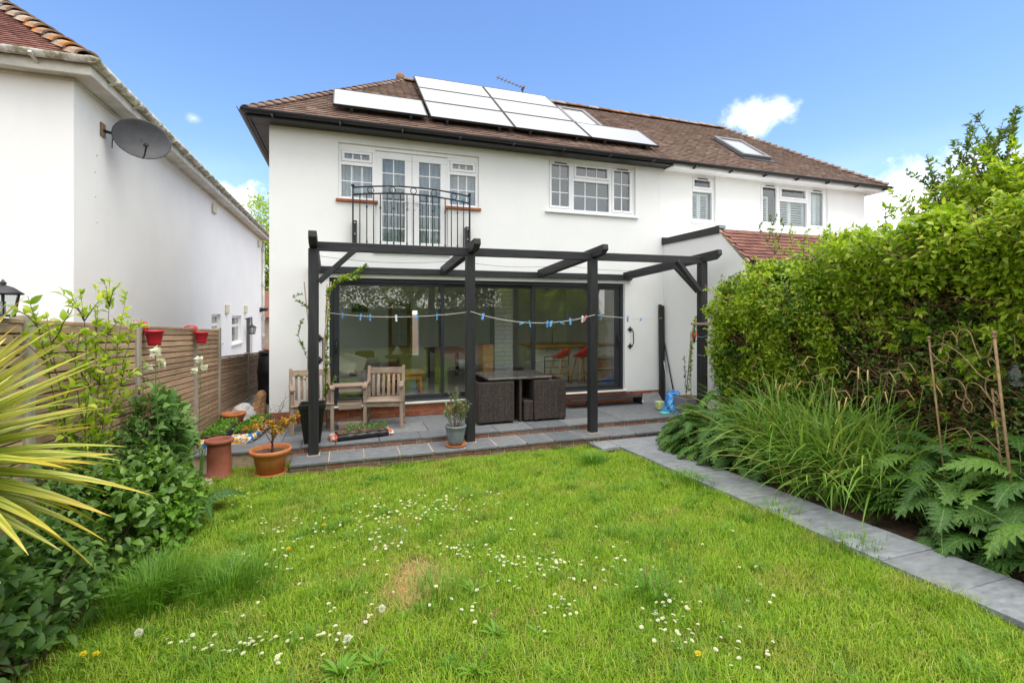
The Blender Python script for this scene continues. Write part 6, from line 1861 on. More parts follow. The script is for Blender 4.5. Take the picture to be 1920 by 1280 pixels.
def acanthus(label, centres, n, L, h0, h1, group='acanthus plants'):
    c0 = centres[0]
    o = thing('acanthus_plant', label, 'plant', (c0[0], c0[1], float(gz(c0[1]))), group)
    for i in range(n):
        c = centres[i % len(centres)]
        a = random.uniform(0, 6.283); rr = math.sqrt(random.random())
        x, y = c[0] + c[2] * rr * math.cos(a), c[1] + c[3] * rr * math.sin(a)
        l = L * random.uniform(.7, 1.2)
        z = float(gz(y)) + (h0 + (h1 - h0) * (1 - rr ** 2)) * random.uniform(.55, 1.08) * (c[4] if len(c) > 4 else 1)
        lf = link('leaf', ACM[i % 6], o, (x, y, z))
        aa = a + random.gauss(0, .55)
        lf.rotation_euler = (random.uniform(-.35, .35), -random.uniform(-.15, .55) + .35 * rr, aa)
        lf.scale = (l, l, l)
    m = MB()
    for i in range(n // 3):
        c = centres[i % len(centres)]; x, y = c[0] + random.uniform(-.5, .5) * c[2], c[1] + random.uniform(-.5, .5) * c[3]
        m.tube([(c[0], c[1], float(gz(c[1])) - .02), (x, y, float(gz(y)) + h1 * .6)], .012, 5)
    m.build('stalk', 'lush', o)
    return o
acanthus('spreading acanthus with glossy lobed leaves at the patio end of the border', [(4.98, 6.0, .40, .40, .75), (5.0, 5.35, .50, .50), (5.25, 6.1, .40, .42, .8), (4.85, 4.95, .36, .36), (4.80, 5.6, .36, .4)], 340, .32, .10, .74)
acanthus('acanthus with large arching leaves under the iron trellis', [(5.0, 2.75, .36, .36), (5.05, 2.2, .40, .40), (5.25, 2.95, .40, .38, 1.15), (4.92, 1.9, .36, .30), (5.2, 2.4, .4, .4, 1.15)], 200, .38, .12, .74)
acanthus('tall acanthus leaves rising behind the sedge', [(5.45, 4.9, .3, .35), (5.5, 4.1, .25, .4), (5.5, 5.9, .3, .3)], 40, .36, .45, .95)
acanthus('small acanthus hidden under the leafy shrub by the fence', [(-1.55, 5.55, .2, .3)], 16, .34, .12, .34)

# ================================================================== PENDULOUS SEDGE
sg = thing('sedge', 'arching green sedge clump with drooping tan flower spikes beside the path', 'ornamental grass', (5.08, 3.9, float(gz(3.9))))
def arch_blades(c, n, L, w, spread, mat, name, parent, seg=7, stiff=(.55, 1.25), upb=.0):
    Vs, Fs = [], []
    a = rng.uniform(0, 6.283, n); l = L * rng.uniform(.5, 1.15, n); e = rng.uniform(stiff[0], stiff[1], n)
    bx = c[0] + rng.normal(0, spread, n); by = c[1] + rng.normal(0, spread * 1.25, n)
    t_ = np.linspace(0, 1, seg + 1)
    rad = np.outer(l, t_) * np.cos(e)[:, None] * (1 + .35 * t_)[None]
    zz_ = np.outer(l, t_) * np.sin(e)[:, None] - np.outer(l * rng.uniform(.25, .75, n), t_ ** 2.4) + upb
    tw = rng.normal(0, .25, n)[:, None] * t_[None]
    X = bx[:, None] + rad * np.cos(a[:, None] + tw); Y = by[:, None] + rad * np.sin(a[:, None] + tw); Z = c[2] + np.maximum(zz_, .02)
    W = w * rng.uniform(.6, 1.2, n)[:, None] * np.clip(1.05 - t_ ** 3, .06, 1)[None]
    sx, sy = -np.sin(a[:, None] + tw), np.cos(a[:, None] + tw)
    Lf = np.stack([X - sx * W, Y - sy * W, Z + W * .5], 2); Md = np.stack([X, Y, Z], 2); Rt = np.stack([X + sx * W, Y + sy * W, Z + W * .5], 2)
    V = np.stack([Lf, Md, Rt], 2).reshape(-1, 3)
    S = (seg + 1) * 3; fs = []
    for j in range(seg):
        for s in (0, 1): q = j * 3 + s; fs.append((q, q + 1, q + 4, q + 3))
    F = (np.array(fs)[None] + S * np.arange(n)[:, None, None]).reshape(-1, 4)
    o = link(name, npmesh(name, V, F, mat, True), parent); tag(o, kind='stuff'); return o
MAT['sedge'] = leafmat('sedge_blade', [(0, (.10, .22, .03)), (.4, (.17, .32, .045)), (.75, (.26, .40, .07)), (.93, (.36, .46, .12)), (1, (.54, .40, .15))], .4, .3, .4)
arch_blades((5.06, 3.92, float(gz(3.92))), 640, 1.35, .0115, .18, 'sedge', 'blades', sg, stiff=(.75, 1.38))
arch_blades((5.12, 3.95, float(gz(3.95))), 420, 1.85, .0120, .18, 'sedge', 'blades', sg, stiff=(1.05, 1.46))
arch_blades((5.15, 4.55, float(gz(4.55))), 460, 1.80, .0105, .20, 'sedge', 'blades', sg, stiff=(.95, 1.45))
arch_blades((5.22, 3.45, float(gz(3.45))), 320, 1.55, .010, .16, 'sedge', 'blades', sg, stiff=(.85, 1.4))
for i in range(34):
    y = random.uniform(3.3, 5.0); x = random.uniform(4.95, 5.4); z = float(gz(y)); a = random.uniform(0, 6.28); h = random.uniform(1.05, 1.5); r = random.uniform(.1, .35)
    p0 = Vector((x, y, z)); p1 = p0 + Vector((r * math.cos(a), r * math.sin(a), h)); p2 = p1 + Vector((.09 * math.cos(a), .09 * math.sin(a), .02)); p3 = p2 + Vector((.05 * math.cos(a), .05 * math.sin(a), -.09))
    MB().tube([p0, p0.lerp(p1, .5) + Vector((0, 0, .05)), p1], [.0035, .003, .002], 4).build('stem', 'sedge', sg)
    MB().tube([p1, p2, p3, p3 - Vector((0, 0, .03))], [.002, .007, .006, .002], 5).build('flower_spike', 'straw', sg)

# ================================================================== HEDGE
MAT['hedge_twig'] = plain('pale_brown_twig', (.30, .185, .115), .95, .4, 30, .2)
def hedge(name, label, y0, y1, x0, x1, hfun, layers, seed, base_z=-.1, endcap=True, twigs=300, xface=None):
    """a hedge running along Y: layers = [(count, leafL, W, mat, zlo, zhi, depth, noise seed, threshold, per)]"""
    o = thing(name, label, 'hedge', ((x0 + x1) / 2, (y0 + y1) / 2, base_z))
    def face(y, z): 
        f = x0 + .20 * vnoise(y, z, seed, 2.2) + .12 * vnoise(y, z, seed + 1, 6.5) + .10 * np.clip(.9 - z, 0, 1)
        return f if xface is None else f + xface(y, z)
    for (n, L, W, mat, zlo, zhi, depth, ns, thr, per) in layers:
        y = rng.uniform(y0, y1, n); u = rng.uniform(0, 1, n)
        H = hfun(y)
        ontop = rng.uniform(0, 1, n) < .30
        z = base_z + (H - base_z) * (zlo + (zhi - zlo) * u)
        fx = face(y, z) + np.abs(rng.normal(0, depth, n)) - .05
        xt = rng.uniform(x0, x1, n); zt_ = H + .12 * vnoise(xt, y, seed + 3, 4) - np.abs(rng.normal(0, depth * .8, n)) + .04
        x = np.where(ontop, xt, fx); z = np.where(ontop, zt_, z)
        k = z > base_z + (H - base_z) * zlo - .02
        k &= (vnoise(y * 1.0, z * 1.2, ns, 4.2) + .25 * rng.normal(size=n)) > thr
        # round the shoulder
        k &= ~((~ontop) & (z > H - .10) & (rng.uniform(0, 1, n) < .4))
        out = np.where(ontop[:, None], np.array([[-.15, 0, 1.0]]), np.array([[-1.0, 0, .25]]))
        C = np.stack([x, y, z], 1)[k]
        V, F = clumps(C, out[k], per, L * .7, L, W, .75, .15)
        foliage('foliage', V, F, mat, o)
        if endcap:
            m_ = n // 5
            xe = rng.uniform(x0, x1, m_); ze = base_z + (float(hfun(np.array([y1]))[0]) - base_z) * (zlo + (zhi - zlo) * rng.uniform(0, 1, m_))
            ye = y1 + .1 * vnoise(xe, ze, seed + 7, 3) - np.abs(rng.normal(0, depth, m_))
            V, F = clumps(np.stack([xe, ye, ze], 1), np.repeat([[-.3, .8, .2]], m_, 0), per, L * .7, L, W, .75, .15)
            foliage('foliage', V, F, mat, o)
    # loose young shoots standing off the face and the top
    sh_ = []
    for i in range(int(62 * (y1 - y0))):
        y = random.uniform(y0 + .05, y1 - .02); H = float(hfun(np.array([y]))[0])
        if random.random() < .5:
            p = Vector((random.uniform(x0 - .1, x1), y, H - .05)); d = Vector((random.uniform(-.8, .3), random.uniform(-.6, .6), 1.0)).normalized()
        else:
            z = base_z + (H - base_z) * random.uniform(.45, 1.0) if random.random() < .8 else random.uniform(.5, 1.4); p = Vector((float(face(np.array([y]), np.array([z]))[0]) + .03, y, z)); d = Vector((-1.0, random.uniform(-.7, .7), random.uniform(-.1, .9))).normalized()
        l = random.uniform(.10, .34); sh_.append([p, p + d * l * .5, p + d * l + Vector((0, 0, -.15 * l))])
    along(sh_, 62, layers[0][1] * .95, .5, 'lime', o, whorl=2, lift=.2)
    m = MB()
    for s_ in sh_: m.tube(s_, [.004, .003, .0015], 4)
    for i in range(twigs):
        y = random.uniform(y0, y1); H = float(hfun(np.array([y]))[0]); z = random.uniform(base_z, H * .92)
        x = float(face(np.array([y]), np.array([z]))[0]) + random.uniform(.04, .45)
        p = Vector((x, y, z)); d = Vector((random.uniform(-.8, .2), random.uniform(-1, 1), random.uniform(-.2, .9))).normalized() * random.uniform(.18, .6)
        m.tube([p, p + d * .5 + Vector((0, 0, random.uniform(-.03, .03))), p + d], [.0055, .004, .0022], 4)
    for i in range(26):
        y = random.uniform(y0, y1); H = float(hfun(np.array([y]))[0]); x = random.uniform(x0 + .25, x1 - .1)
        m.tube(curved((x, y, base_z - .05), (x + random.uniform(-.2, .2), y + random.uniform(-.3, .3), H * .85), 0, 6, .06), [.03, .026, .022, .018, .014, .010, .006], 5)
    m.build('branch', 'hedge_twig', o)
    # dense shaded heart of the hedge: dead leaves and litter
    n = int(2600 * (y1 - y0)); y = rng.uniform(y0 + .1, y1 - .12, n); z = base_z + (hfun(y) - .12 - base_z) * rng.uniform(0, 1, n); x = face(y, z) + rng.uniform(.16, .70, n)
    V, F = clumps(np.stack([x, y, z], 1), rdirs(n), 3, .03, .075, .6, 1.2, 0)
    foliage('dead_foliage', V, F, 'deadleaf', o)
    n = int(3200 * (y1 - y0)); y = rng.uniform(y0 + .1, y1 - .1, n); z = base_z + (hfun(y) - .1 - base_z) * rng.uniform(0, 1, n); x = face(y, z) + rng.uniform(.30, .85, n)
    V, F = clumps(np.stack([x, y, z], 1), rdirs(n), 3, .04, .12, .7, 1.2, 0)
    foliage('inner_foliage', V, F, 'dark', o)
    return o
hA = lambda y: 2.40 + .14 * vnoise(y, y * 0, 31, 3.2) - .16 * np.clip((y - 5.7) / .6, 0, 1)
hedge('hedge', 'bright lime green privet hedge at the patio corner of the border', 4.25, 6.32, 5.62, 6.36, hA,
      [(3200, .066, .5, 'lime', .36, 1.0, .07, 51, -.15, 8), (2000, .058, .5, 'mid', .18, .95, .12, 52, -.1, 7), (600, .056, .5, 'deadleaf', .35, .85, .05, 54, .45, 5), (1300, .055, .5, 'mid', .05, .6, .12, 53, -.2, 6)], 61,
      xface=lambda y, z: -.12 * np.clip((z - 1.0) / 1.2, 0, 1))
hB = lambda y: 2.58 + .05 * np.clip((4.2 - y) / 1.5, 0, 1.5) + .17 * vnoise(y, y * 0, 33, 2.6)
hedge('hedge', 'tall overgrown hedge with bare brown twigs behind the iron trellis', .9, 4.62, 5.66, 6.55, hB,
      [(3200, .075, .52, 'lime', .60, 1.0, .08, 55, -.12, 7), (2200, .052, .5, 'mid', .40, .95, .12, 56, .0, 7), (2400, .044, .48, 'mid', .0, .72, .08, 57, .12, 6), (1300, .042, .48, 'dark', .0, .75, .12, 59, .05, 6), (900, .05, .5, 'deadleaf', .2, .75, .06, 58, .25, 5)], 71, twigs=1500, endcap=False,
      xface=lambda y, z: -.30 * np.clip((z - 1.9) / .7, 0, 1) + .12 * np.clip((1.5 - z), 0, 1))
# overhanging climber with larger pale leaves
cb = thing('climber', 'pale climber with broad lime leaves spilling over the tall hedge', 'climber', (5.7, 2.8, 2.4))
n = 1100; y = rng.uniform(1.2, 3.9, n); z = hB(y) - np.abs(rng.normal(0, .22, n)) + .06; x = 5.30 + .45 * rng.uniform(0, 1, n) + .1 * vnoise(y, z, 81, 3)
k = vnoise(y, z, 82, 4) > .0
V, F = clumps(np.stack([x, y, z], 1)[k], np.repeat([[-1, 0, .4]], k.sum(), 0), 6, .06, .085, .58, .7, -.05); foliage('foliage', V, F, 'lime', cb)
m = MB()
for i in range(40):
    yy = random.uniform(1.2, 3.8); p = Vector((5.75, yy, float(hB(np.array([yy]))[0]) - .1)); m.tube([p, p + Vector((-.3, random.uniform(-.2, .2), .02)), p + Vector((-.48, random.uniform(-.3, .3), -.35 * random.random()))], [.006, .004, .002], 4)
m.build('stem', 'twig', cb)
def shoots(name, label, cat, base, tips, L, W, mat, dens, stem_r=.009, side=4, side_len=.35, sag=.12, tipmat=None, group=None, whorl=1, start=0.0):
    """upright shoots with side twigs and leaves set along them"""
    o = thing(name, label, cat, base, group); main, twg = [], []
    m = MB()
    for tp in tips:
        a = Vector(base) + Vector((random.uniform(-.05, .05), random.uniform(-.05, .05), 0)); tp = Vector(tp)
        st = curved(a, tp, 0, 8, .015); main.append(st)
        m.tube(st, [stem_r * (1 - .8 * k / 8) for k in range(9)], 5)
        for s in range(side):
            k = random.randint(3, 7); p = st[k]; d = (st[k + 1] - st[k]).normalized()
            q = p + (d * .6 + Vector((random.uniform(-1, 1), random.uniform(-1, 1), random.uniform(-.1, .6)))).normalized() * side_len * random.uniform(.5, 1.2)
            tw = curved(p, q, sag * .2, 4, .01); twg.append(tw); m.tube(tw, [.0045, .004, .003, .0025, .0015], 4)
    m.build('stem', 'bark', o)
    k0 = int(8 * start)
    along([s[k0:] for s in main] + twg, dens, L, W, mat, o, whorl=whorl)
    if tipmat: along([s[-3:] for s in main] + [t_[-2:] for t_ in twg], dens * .5, L * .8, W, tipmat, o, whorl=whorl)
    return o
def pix_x(px, py, X): d = cdir(px, py); return d * (X / d.x) + Vector((0, 0, CAMZ))
def pix_y(px, py, Y): d = cdir(px, py); return d * (Y / d.y) + Vector((0, 0, CAMZ))
tips = [pix_x(*q) for q in ((1738, 290, 6.2), (1745, 325, 6.1), (1815, 240, 6.2), (1880, 228, 6.15), (1905, 226, 6.1), (1790, 330, 6.2), (1830, 280, 6.2), (1860, 310, 6.1), (1900, 260, 6.1), (1850, 255, 6.2), (1780, 290, 6.2), (1800, 345, 6.0), (1890, 320, 6.0))]
shoots('tall_shrub', 'tall red budded shrub rising above the hedge', 'shrub', (6.15, 3.35, 1.9), tips, .058, .42, 'mid', 60, .014, 11, .34, tipmat='pinkleaf', whorl=2, start=.35)
shoots('lime_shrub', 'feathery lime shoots rising above the tall hedge', 'shrub', (6.0, 2.75, 2.0), [pix_x(*q) for q in ((1850, 345, 5.9), (1880, 350, 5.85), (1905, 330, 5.8), (1800, 372, 5.9), (1760, 392, 5.9), (1915, 300, 5.85), (1830, 365, 5.8), (1700, 395, 5.95), (1870, 300, 5.9), (1780, 350, 5.95), (1918, 340, 5.7))], .075, .5, 'lime', 66, .010, 13, .36, whorl=2, start=.3)
tips = [pix_x(*q) for q in ((1660, 400, 6.1), (1700, 372, 6.1), (1560, 440, 6.0), (1480, 430, 5.9), (1445, 405, 5.8), (1625, 425, 6.0), (1740, 420, 6.0))]
for i, tp in enumerate(tips):
    b0 = (tp.x + .05, tp.y - .05, tp.z - .55)
    shoots('hedge_shoot', 'thin leafy shoot standing up from the hedge top', 'shoot', b0, [tp, tp + Vector((.1, -.15, -.12)), tp + Vector((-.1, .12, -.18))], .05, .5, 'lime' if i % 2 else 'mid', 34, .005, 3, .2, group='shoots on the hedge top', whorl=2)

# ================================================================== IRON TRELLIS
tl = thing('iron_trellis', 'bronze scrolled iron trellis standing in the border', 'trellis', (5.0, 2.7, 0))
A0, A1 = pix_x(1742, 636, 5.0), pix_x(1766, 850, 5.0)
B0, B1 = pix_x(1864, 628, 4.86), pix_x(1900, 945, 4.86)
for a, c, r in ((A0, A1, .011), (B0, B1, .014)):
    d = (c - a).normalized(); end = a + d * ((a.z + .1) / -d.z)
    MB().tube([a, end], r * .75, 8).ball(tuple(a + Vector((0, 0, .015))), r * 1.5, 10).ball(tuple(a + Vector((0, 0, -.012))), r * 1.3, 10).build('post', 'rust', tl)
back = pix_x(1860, 728, 4.98); MB().tube([back, pix_x(1877, 872, 4.96), pix_x(1890, 960, 4.94)], .007, 6).build('post', 'rust', tl)
def between(s, z): # point on the trellis plane: s across from left post, z height offset below the top
    p = A0.lerp(B0, s); q = A1.lerp(B1, s); return p + (q - p) * z
def scroll(pts, r=.0048, name='scroll'):
    P = [between(*p) for p in pts]; out = []
    for i in range(len(P) - 1):
        p0, p1, p2, p3 = P[max(i - 1, 0)], P[i], P[i + 1], P[min(i + 2, len(P) - 1)]
        for k in range(5):
            t_ = k / 5; out.append(.5 * ((2 * p1) + (p2 - p0) * t_ + (2 * p0 - 5 * p1 + 4 * p2 - p3) * t_ ** 2 + (3 * p1 - p0 - 3 * p2 + p3) * t_ ** 3))
    out.append(P[-1]); MB().tube(out, r, 6).build(name, 'rust', tl)
scroll([(0, .07), (.25, .05), (.5, .13), (.75, .26), (.93, .28), (1.0, .22), (.95, .15), (.88, .16), (.90, .2)])
scroll([(.2, .11), (.26, -.02), (.38, -.05), (.46, .02), (.44, .06)]); scroll([(.44, .04), (.52, -.05), (.66, -.03), (.72, .08), (.78, .14), (.9, .12), (.98, .03)])
scroll([(0, .10), (.1, .17), (.22, .2), (.3, .15), (.26, .11)])
scroll([(.03, .40), (.2, .33), (.4, .32), (.5, .38), (.46, .46), (.36, .45), (.35, .40)]); scroll([(.50, .42), (.44, .50), (.52, .54), (.58, .48), (.5, .42), (.56, .33), (.72, .33), (.86, .41), (.99, .42)])
scroll([(.99, .22), (.84, .27), (.80, .35), (.88, .42), (.97, .39), (.94, .34)])
scroll([(.06, .80), (.22, .73), (.4, .68), (.5, .72), (.46, .8)]); scroll([(.48, .78), (.55, .68), (.7, .67), (.9, .72)])
for k in range(12):
    p = B0 + (B1 - B0) * (.36 + k * .036); q = back.lerp(pix_x(1877, 872, 4.96), k / 11)
    MB().tube([p, p.lerp(q, .5) + Vector((0, 0, -.018)), q], .004, 5).build('rung', 'rust', tl)
gbv = thing('glass_bird_feeder', 'clear glass jar hanging in the hedge behind the trellis', 'jar', (5.35, 2.35, 1.4))
jc = pix_x(1905, 705, 5.3)
MB().lathe([(.03, .10), (.035, .06), (.075, .03), (.085, -.05), (.06, -.10), (.0001, -.105)], tuple(jc), 16).build('jar', 'lamp_glass', gbv)
MB().tube([jc + Vector((0, 0, .10)), jc + Vector((.02, .02, .35))], .003, 4).build('hanger', 'rust', gbv)

# ================================================================== LEFT BORDER
gB = lambda y: float(gz(y))
shrub('leafy_shrub', 'dark leafy shrub filling the bed below the spiky yellow plant', (-1.76, 3.55, gB(3.5)), [(-1.80, 3.1, .20, .26, .42, .45), (-1.76, 3.7, .18, .26, .40, .42), (-1.82, 2.6, .22, .24, .4, .46)], 480, .085, 'dark', 6, .045, .62, 26, 'bed shrubs by the fence', extra=(260, 5, .062, .5, 'softgreen'))
shrub('leafy_shrub', 'mid green shrub between the dark shrub and the geraniums', (-1.72, 4.6, gB(4.6)), [(-1.72, 4.4, .24, .28, .42, .44), (-1.70, 5.1, .20, .30, .42, .42)], 560, .080, 'mid', 6, .045, .55, 22, 'bed shrubs by the fence', extra=(260, 5, .08, .55, 'dark'))
shrub('leafy_shrub', 'low grey green shrub at the foot of the fence', (-1.80, 5.2, gB(5.2)), [(-1.86, 4.3, .62, .14, .7, .30), (-1.86, 5.4, .55, .14, .6, .3)], 300, .060, 'softgreen', 6, .04, .45, 14, 'bed shrubs by the fence')
shrub('broadleaf_shrub', 'soft green broad leaved shrub beside the white irises', (-1.68, 6.15, gB(6.1)), [(-1.76, 5.85, .45, .20, .38, .52), (-1.80, 6.20, .40, .16, .28, .46), (-1.78, 5.65, .75, .18, .25, .36)], 300, .125, 'softgreen', 5, .05, .40, 26)
shrub('geranium', 'fresh green geranium clump spilling onto the lawn edge', (-1.42, 5.35, gB(5.3)), [(-1.52, 5.35, .02, .17, .40, .28), (-1.46, 4.95, .0, .18, .28, .25)], 280, .060, 'lush', 7, .04, .8, 10, cat='plant')
tips = [pix_x(*q) for q in ((205, 520, -1.78), (150, 545, -1.80), (60, 555, -1.78), (240, 552, -1.80), (250, 600, -1.8), (90, 590, -1.76), (185, 575, -1.8), (130, 620, -1.75), (220, 640, -1.8), (170, 660, -1.78))]
shoots('loose_shrub', 'loose pale green shrub reaching above the slatted fence', 'shrub', (-1.80, 4.45, .3), tips, .070, .48, 'lime', 26, .008, 5, .30, whorl=2, start=.25)
shoots('astilbe', 'thin pink stemmed plant between the fence and the broad leaved shrub', 'plant', (-1.74, 5.4, .4), [pix_x(*q) for q in ((268, 690, -1.75), (262, 720, -1.75), (278, 735, -1.75))], .03, .4, 'pinkleaf', 40, .005, 4, .10, whorl=1)
def iris(top, base, label):
    o = thing('iris', label, 'flower', base, 'white irises')
    top = Vector(top)
    MB().tube(curved(base, top, 0, 5, .006), .004, 6).build('stem', 'softgreen', o)
    for (dx, dz) in ((0, 0), (.04, -.10), (-.05, -.13)):
        c = np.array([top.x + dx, top.y + dx * .6, top.z + dz]); n = 16
        a = np.arange(n) * 2.1; d = np.stack([np.cos(a), np.sin(a), np.where(np.arange(n) % 2 == 0, .9, -.7)], 1)
        V, F = leaves(np.repeat(c[None], n, 0), d + .35 * rdirs(n), rdirs(n), .058 * rng.uniform(.6, 1.1, n), .05, .3, .4); foliage('flower', V, F, 'petal', o)
    for k in range(5):
        a = random.uniform(0, 6.28); l = random.uniform(.35, .55)
        m = MB(); b = Vector(base)
        for j in range(6):
            t_ = j / 5; p = b + Vector((.10 * t_ * t_ * math.cos(a), .10 * t_ * t_ * math.sin(a), l * t_)); w = .018 * (1 - t_ ** 3) + .001
            m.v += [(p.x - w * math.sin(a), p.y + w * math.cos(a), p.z), (p.x + w * math.sin(a), p.y - w * math.cos(a), p.z)]
        for j in range(5): m.f.append((2 * j, 2 * j + 1, 2 * j + 3, 2 * j + 2)); m.sm.append(True)
        m.build('leaf', 'softgreen', o)
iris(pix_x(291, 660, -1.62), (-1.62, 5.3, gB(5.3)), 'white iris flowering below the larger red hanging pot')
iris(pix_x(374, 674, -1.62), (-1.62, 6.55, gB(6.5)), 'white iris flowering below the smaller red hanging pot')
# spiky variegated plant
sp_c = Vector((-1.68, 2.64, 1.25))
spk = thing('spiky_plant', 'yellow and green striped spiky cordyline at the fence', 'plant', (sp_c.x, sp_c.y, gB(2.6)))
MB().tube([(sp_c.x, sp_c.y, gB(2.6) - .05), (sp_c.x + .02, sp_c.y, .5), sp_c], [.055, .045, .04], 10).build('trunk', 'bark', spk)
def spike_mesh(k):
    m = MB(); n = 10; L = 1.0; dr = (.04, .10, .18, .28)[k % 4]
    for j in range(n + 1):
        t_ = j / n; w = .050 * min(1, .45 + 2.2 * t_) * (1 - t_ ** 2.2) + .0008; z = -dr * t_ ** 2.2
        for s in (-1, 0, 1): m.v.append((t_ * L, s * w, z + abs(s) * w * .55))
    for j in range(n):
        for s in (0, 1): q = j * 3 + s; m.f.append((q, q + 3, q + 4, q + 1)); m.sm.append(True)
    return m.mesh('leaf', 'spike')
SPM = [spike_mesh(k) for k in range(4)]
for i in range(200):
    az = i * 2.39996; el = 1.25 - 1.62 * ((i + .5) / 200) + random.uniform(-.12, .12)
    l = (.73 - .08 * abs(el - .1)) * random.uniform(.8, 1.12)
    o = link('leaf', SPM[(0 if el > .5 else 1 if el > 0 else 2) + (i % 2)], spk, tuple(sp_c + Vector((0, 0, .10 - .20 * i / 200))))
    o.rotation_euler = (random.uniform(-.5, .5), -el, az); o.scale = (l, l * random.uniform(.85, 1.2), l)

# ================================================================== CLIMBERS, POTTED PLANTS, SEEDLINGS
rs = thing('climbing_rose', 'sparse climbing rose on canes behind the corner pergola post', 'climber', (-.40, 7.9, 0))
cane = [[(-.62, 8.55, .0), (-.60, 8.6, 1.2), (-.58, 8.65, 2.35)], [(-.52, 8.5, 0), (-.56, 8.6, 1.3), (-.66, 8.62, 2.36)], [(-.30, 8.3, .0), (-.33, 8.3, 1.2), (-.30, 8.35, 2.3)], [(-.36, 8.1, 0), (-.34, 8.2, 1.4), (-.24, 8.4, 2.35)]]
for c in cane: MB().tube(c, .010, 6).build('cane', 'grey_woodZ', rs)
lv = [[(-.32, 8.3, .5), (-.30, 8.3, 1.3), (-.28, 8.35, 2.2), (-.1, 8.5, 2.42), (.12, 8.6, 2.5), (.32, 8.6, 2.66)], [(-.2, 8.4, 2.35), (.0, 8.5, 2.40), (.2, 8.55, 2.45)], [(-.60, 8.5, 1.1), (-.74, 8.5, 1.5), (-.68, 8.5, 1.75)], [(-.58, 8.6, 1.9), (-.82, 8.6, 2.1), (-.70, 8.6, 2.15)], [(-.36, 8.3, .9), (-.24, 8.3, 1.1)], [(-.6, 8.5, .75), (-.75, 8.45, .85)], [(-.30, 8.2, .6), (-.15, 8.1, .85)]]
along(lv, 60, .055, .5, 'mid', rs, whorl=2); along(lv[:2], 90, .055, .5, 'lime', rs, whorl=2)
m = MB()
for s in lv: m.tube(s, .004, 4)
m.build('stem', 'twig', rs)
cl2 = thing('climbing_plant', 'young climber with pale green leaves on canes in the grey planter', 'climber', (TX, TY, .3))
for c in ([(TX - .06, TY, .3), (TX - .02, TY - .15, 1.66)], [(TX + .05, TY, .3), (TX - .04, TY - .1, 1.5)], [(TX - .02, TY + .05, .3), (TX - .03, TY - .1, 1.45)]): MB().tube(c, .006, 5).build('cane', 'grey_woodZ', cl2)
lv = [[(TX - .05, TY, .35), (TX - .12, TY - .05, .7), (TX - .16, TY - .08, 1.05)], [(TX, TY, .4), (TX - .03, TY - .1, 1.0), (TX - .06, TY - .2, 1.5), (TX - .02, TY - .25, 1.75)], [(TX + .04, TY - .1, 1.3), (TX - .1, TY - .3, 1.78), (TX + .15, TY - .35, 1.62)], [(TX, TY - .2, 1.55), (TX + .1, TY - .3, 1.70), (TX + .25, TY - .35, 1.3)]]
along(lv[:1], 60, .05, .5, 'greygreen', cl2, whorl=2); along(lv[1:], 60, .065, .5, 'lime', cl2, whorl=2)
m = MB()
for s in lv: m.tube(s, .003, 4)
m.build('stem', 'twig', cl2)
for (x, z) in ((5.84, 1.44), (5.84, 1.12)):
    o = thing('blue_twine', ('blue twine tied round the corner pergola post, upper loop', 'blue twine tied round the corner pergola post, lower loop')[z < 1.3], 'twine', (PX[3], PYc[3], z))
    w = .067; MB().tube([(PX[3] - w, PYc[3] - w, z - .02), (PX[3] + w, PYc[3] - w, z + .015), (PX[3] + w, PYc[3] + w, z), (PX[3] - w, PYc[3] + w, z), (PX[3] - w, PYc[3] - w, z - .02)], .004, 5).build('loop', plain('blue_twine', (.20, .42, .52), .8, .1, 9, 0), o)
# olive
olv = thing('olive_bush', 'small olive bush with narrow grey green leaves in the glazed pot', 'bush', (OPc[0], OPc[1], OPc[2] + .26))
st = []
m = MB()
for (dx, dy, h) in ((-.15, .02, .36), (-.08, .05, .52), (.02, .0, .60), (.08, -.03, .40), (.17, .02, .40), (.13, .05, .32), (-.18, -.04, .26), (-.02, .04, .42), (.20, -.02, .30)):
    a = Vector((OPc[0] + dx * .2, OPc[1] + dy * .2, OPc[2] + .25)); b = Vector((OPc[0] + dx, OPc[1] + dy, OPc[2] + .25 + h))
    p = curved(a, b, .0, 6, .012); st.append(p[2:]); m.tube(p, [.007, .006, .005, .004, .0035, .003, .002], 5)
    for _ in range(2):
        q = p[random.randint(2, 4)]; e = q + Vector((random.uniform(-.09, .09), random.uniform(-.08, .08), random.uniform(.06, .15))); st.append([q, e]); m.tube([q, e], [.003, .0015], 4)
m.build('stem', 'bark', olv); along(st, 120, .062, .22, 'greygreen', olv, lift=.5, spread=.9)
# maple
mp_ = thing('maple_tree', 'small amber leaved maple with bare upper twigs in the terracotta pot', 'small tree', (TP[0], TP[1], TP[2] + .28))
b0 = Vector((TP[0] + .02, TP[1], TP[2] + .27)); m = MB(); lo, hi = [], []
m.tube([b0, b0 + Vector((.0, 0, .14)), b0 + Vector((.01, 0, .30))], [.016, .014, .012], 6)
fork = b0 + Vector((.01, 0, .30))
for i in range(9):
    a = i * 2.4; r = random.uniform(.18, .40); e = fork + Vector((r * math.cos(a), r * math.sin(a) * .7, random.uniform(.02, .22)))
    p = curved(b0 + Vector((0, 0, random.uniform(.1, .3))), e, .05, 5, .012); m.tube(p, [.007, .006, .005, .004, .003, .002], 5); lo.append(p[2:])
    for _ in range(2): q = p[3]; s = q + Vector((random.uniform(-.1, .1), random.uniform(-.1, .1), random.uniform(-.05, .08))); lo.append([q, s]); m.tube([q, s], [.003, .0015], 4)
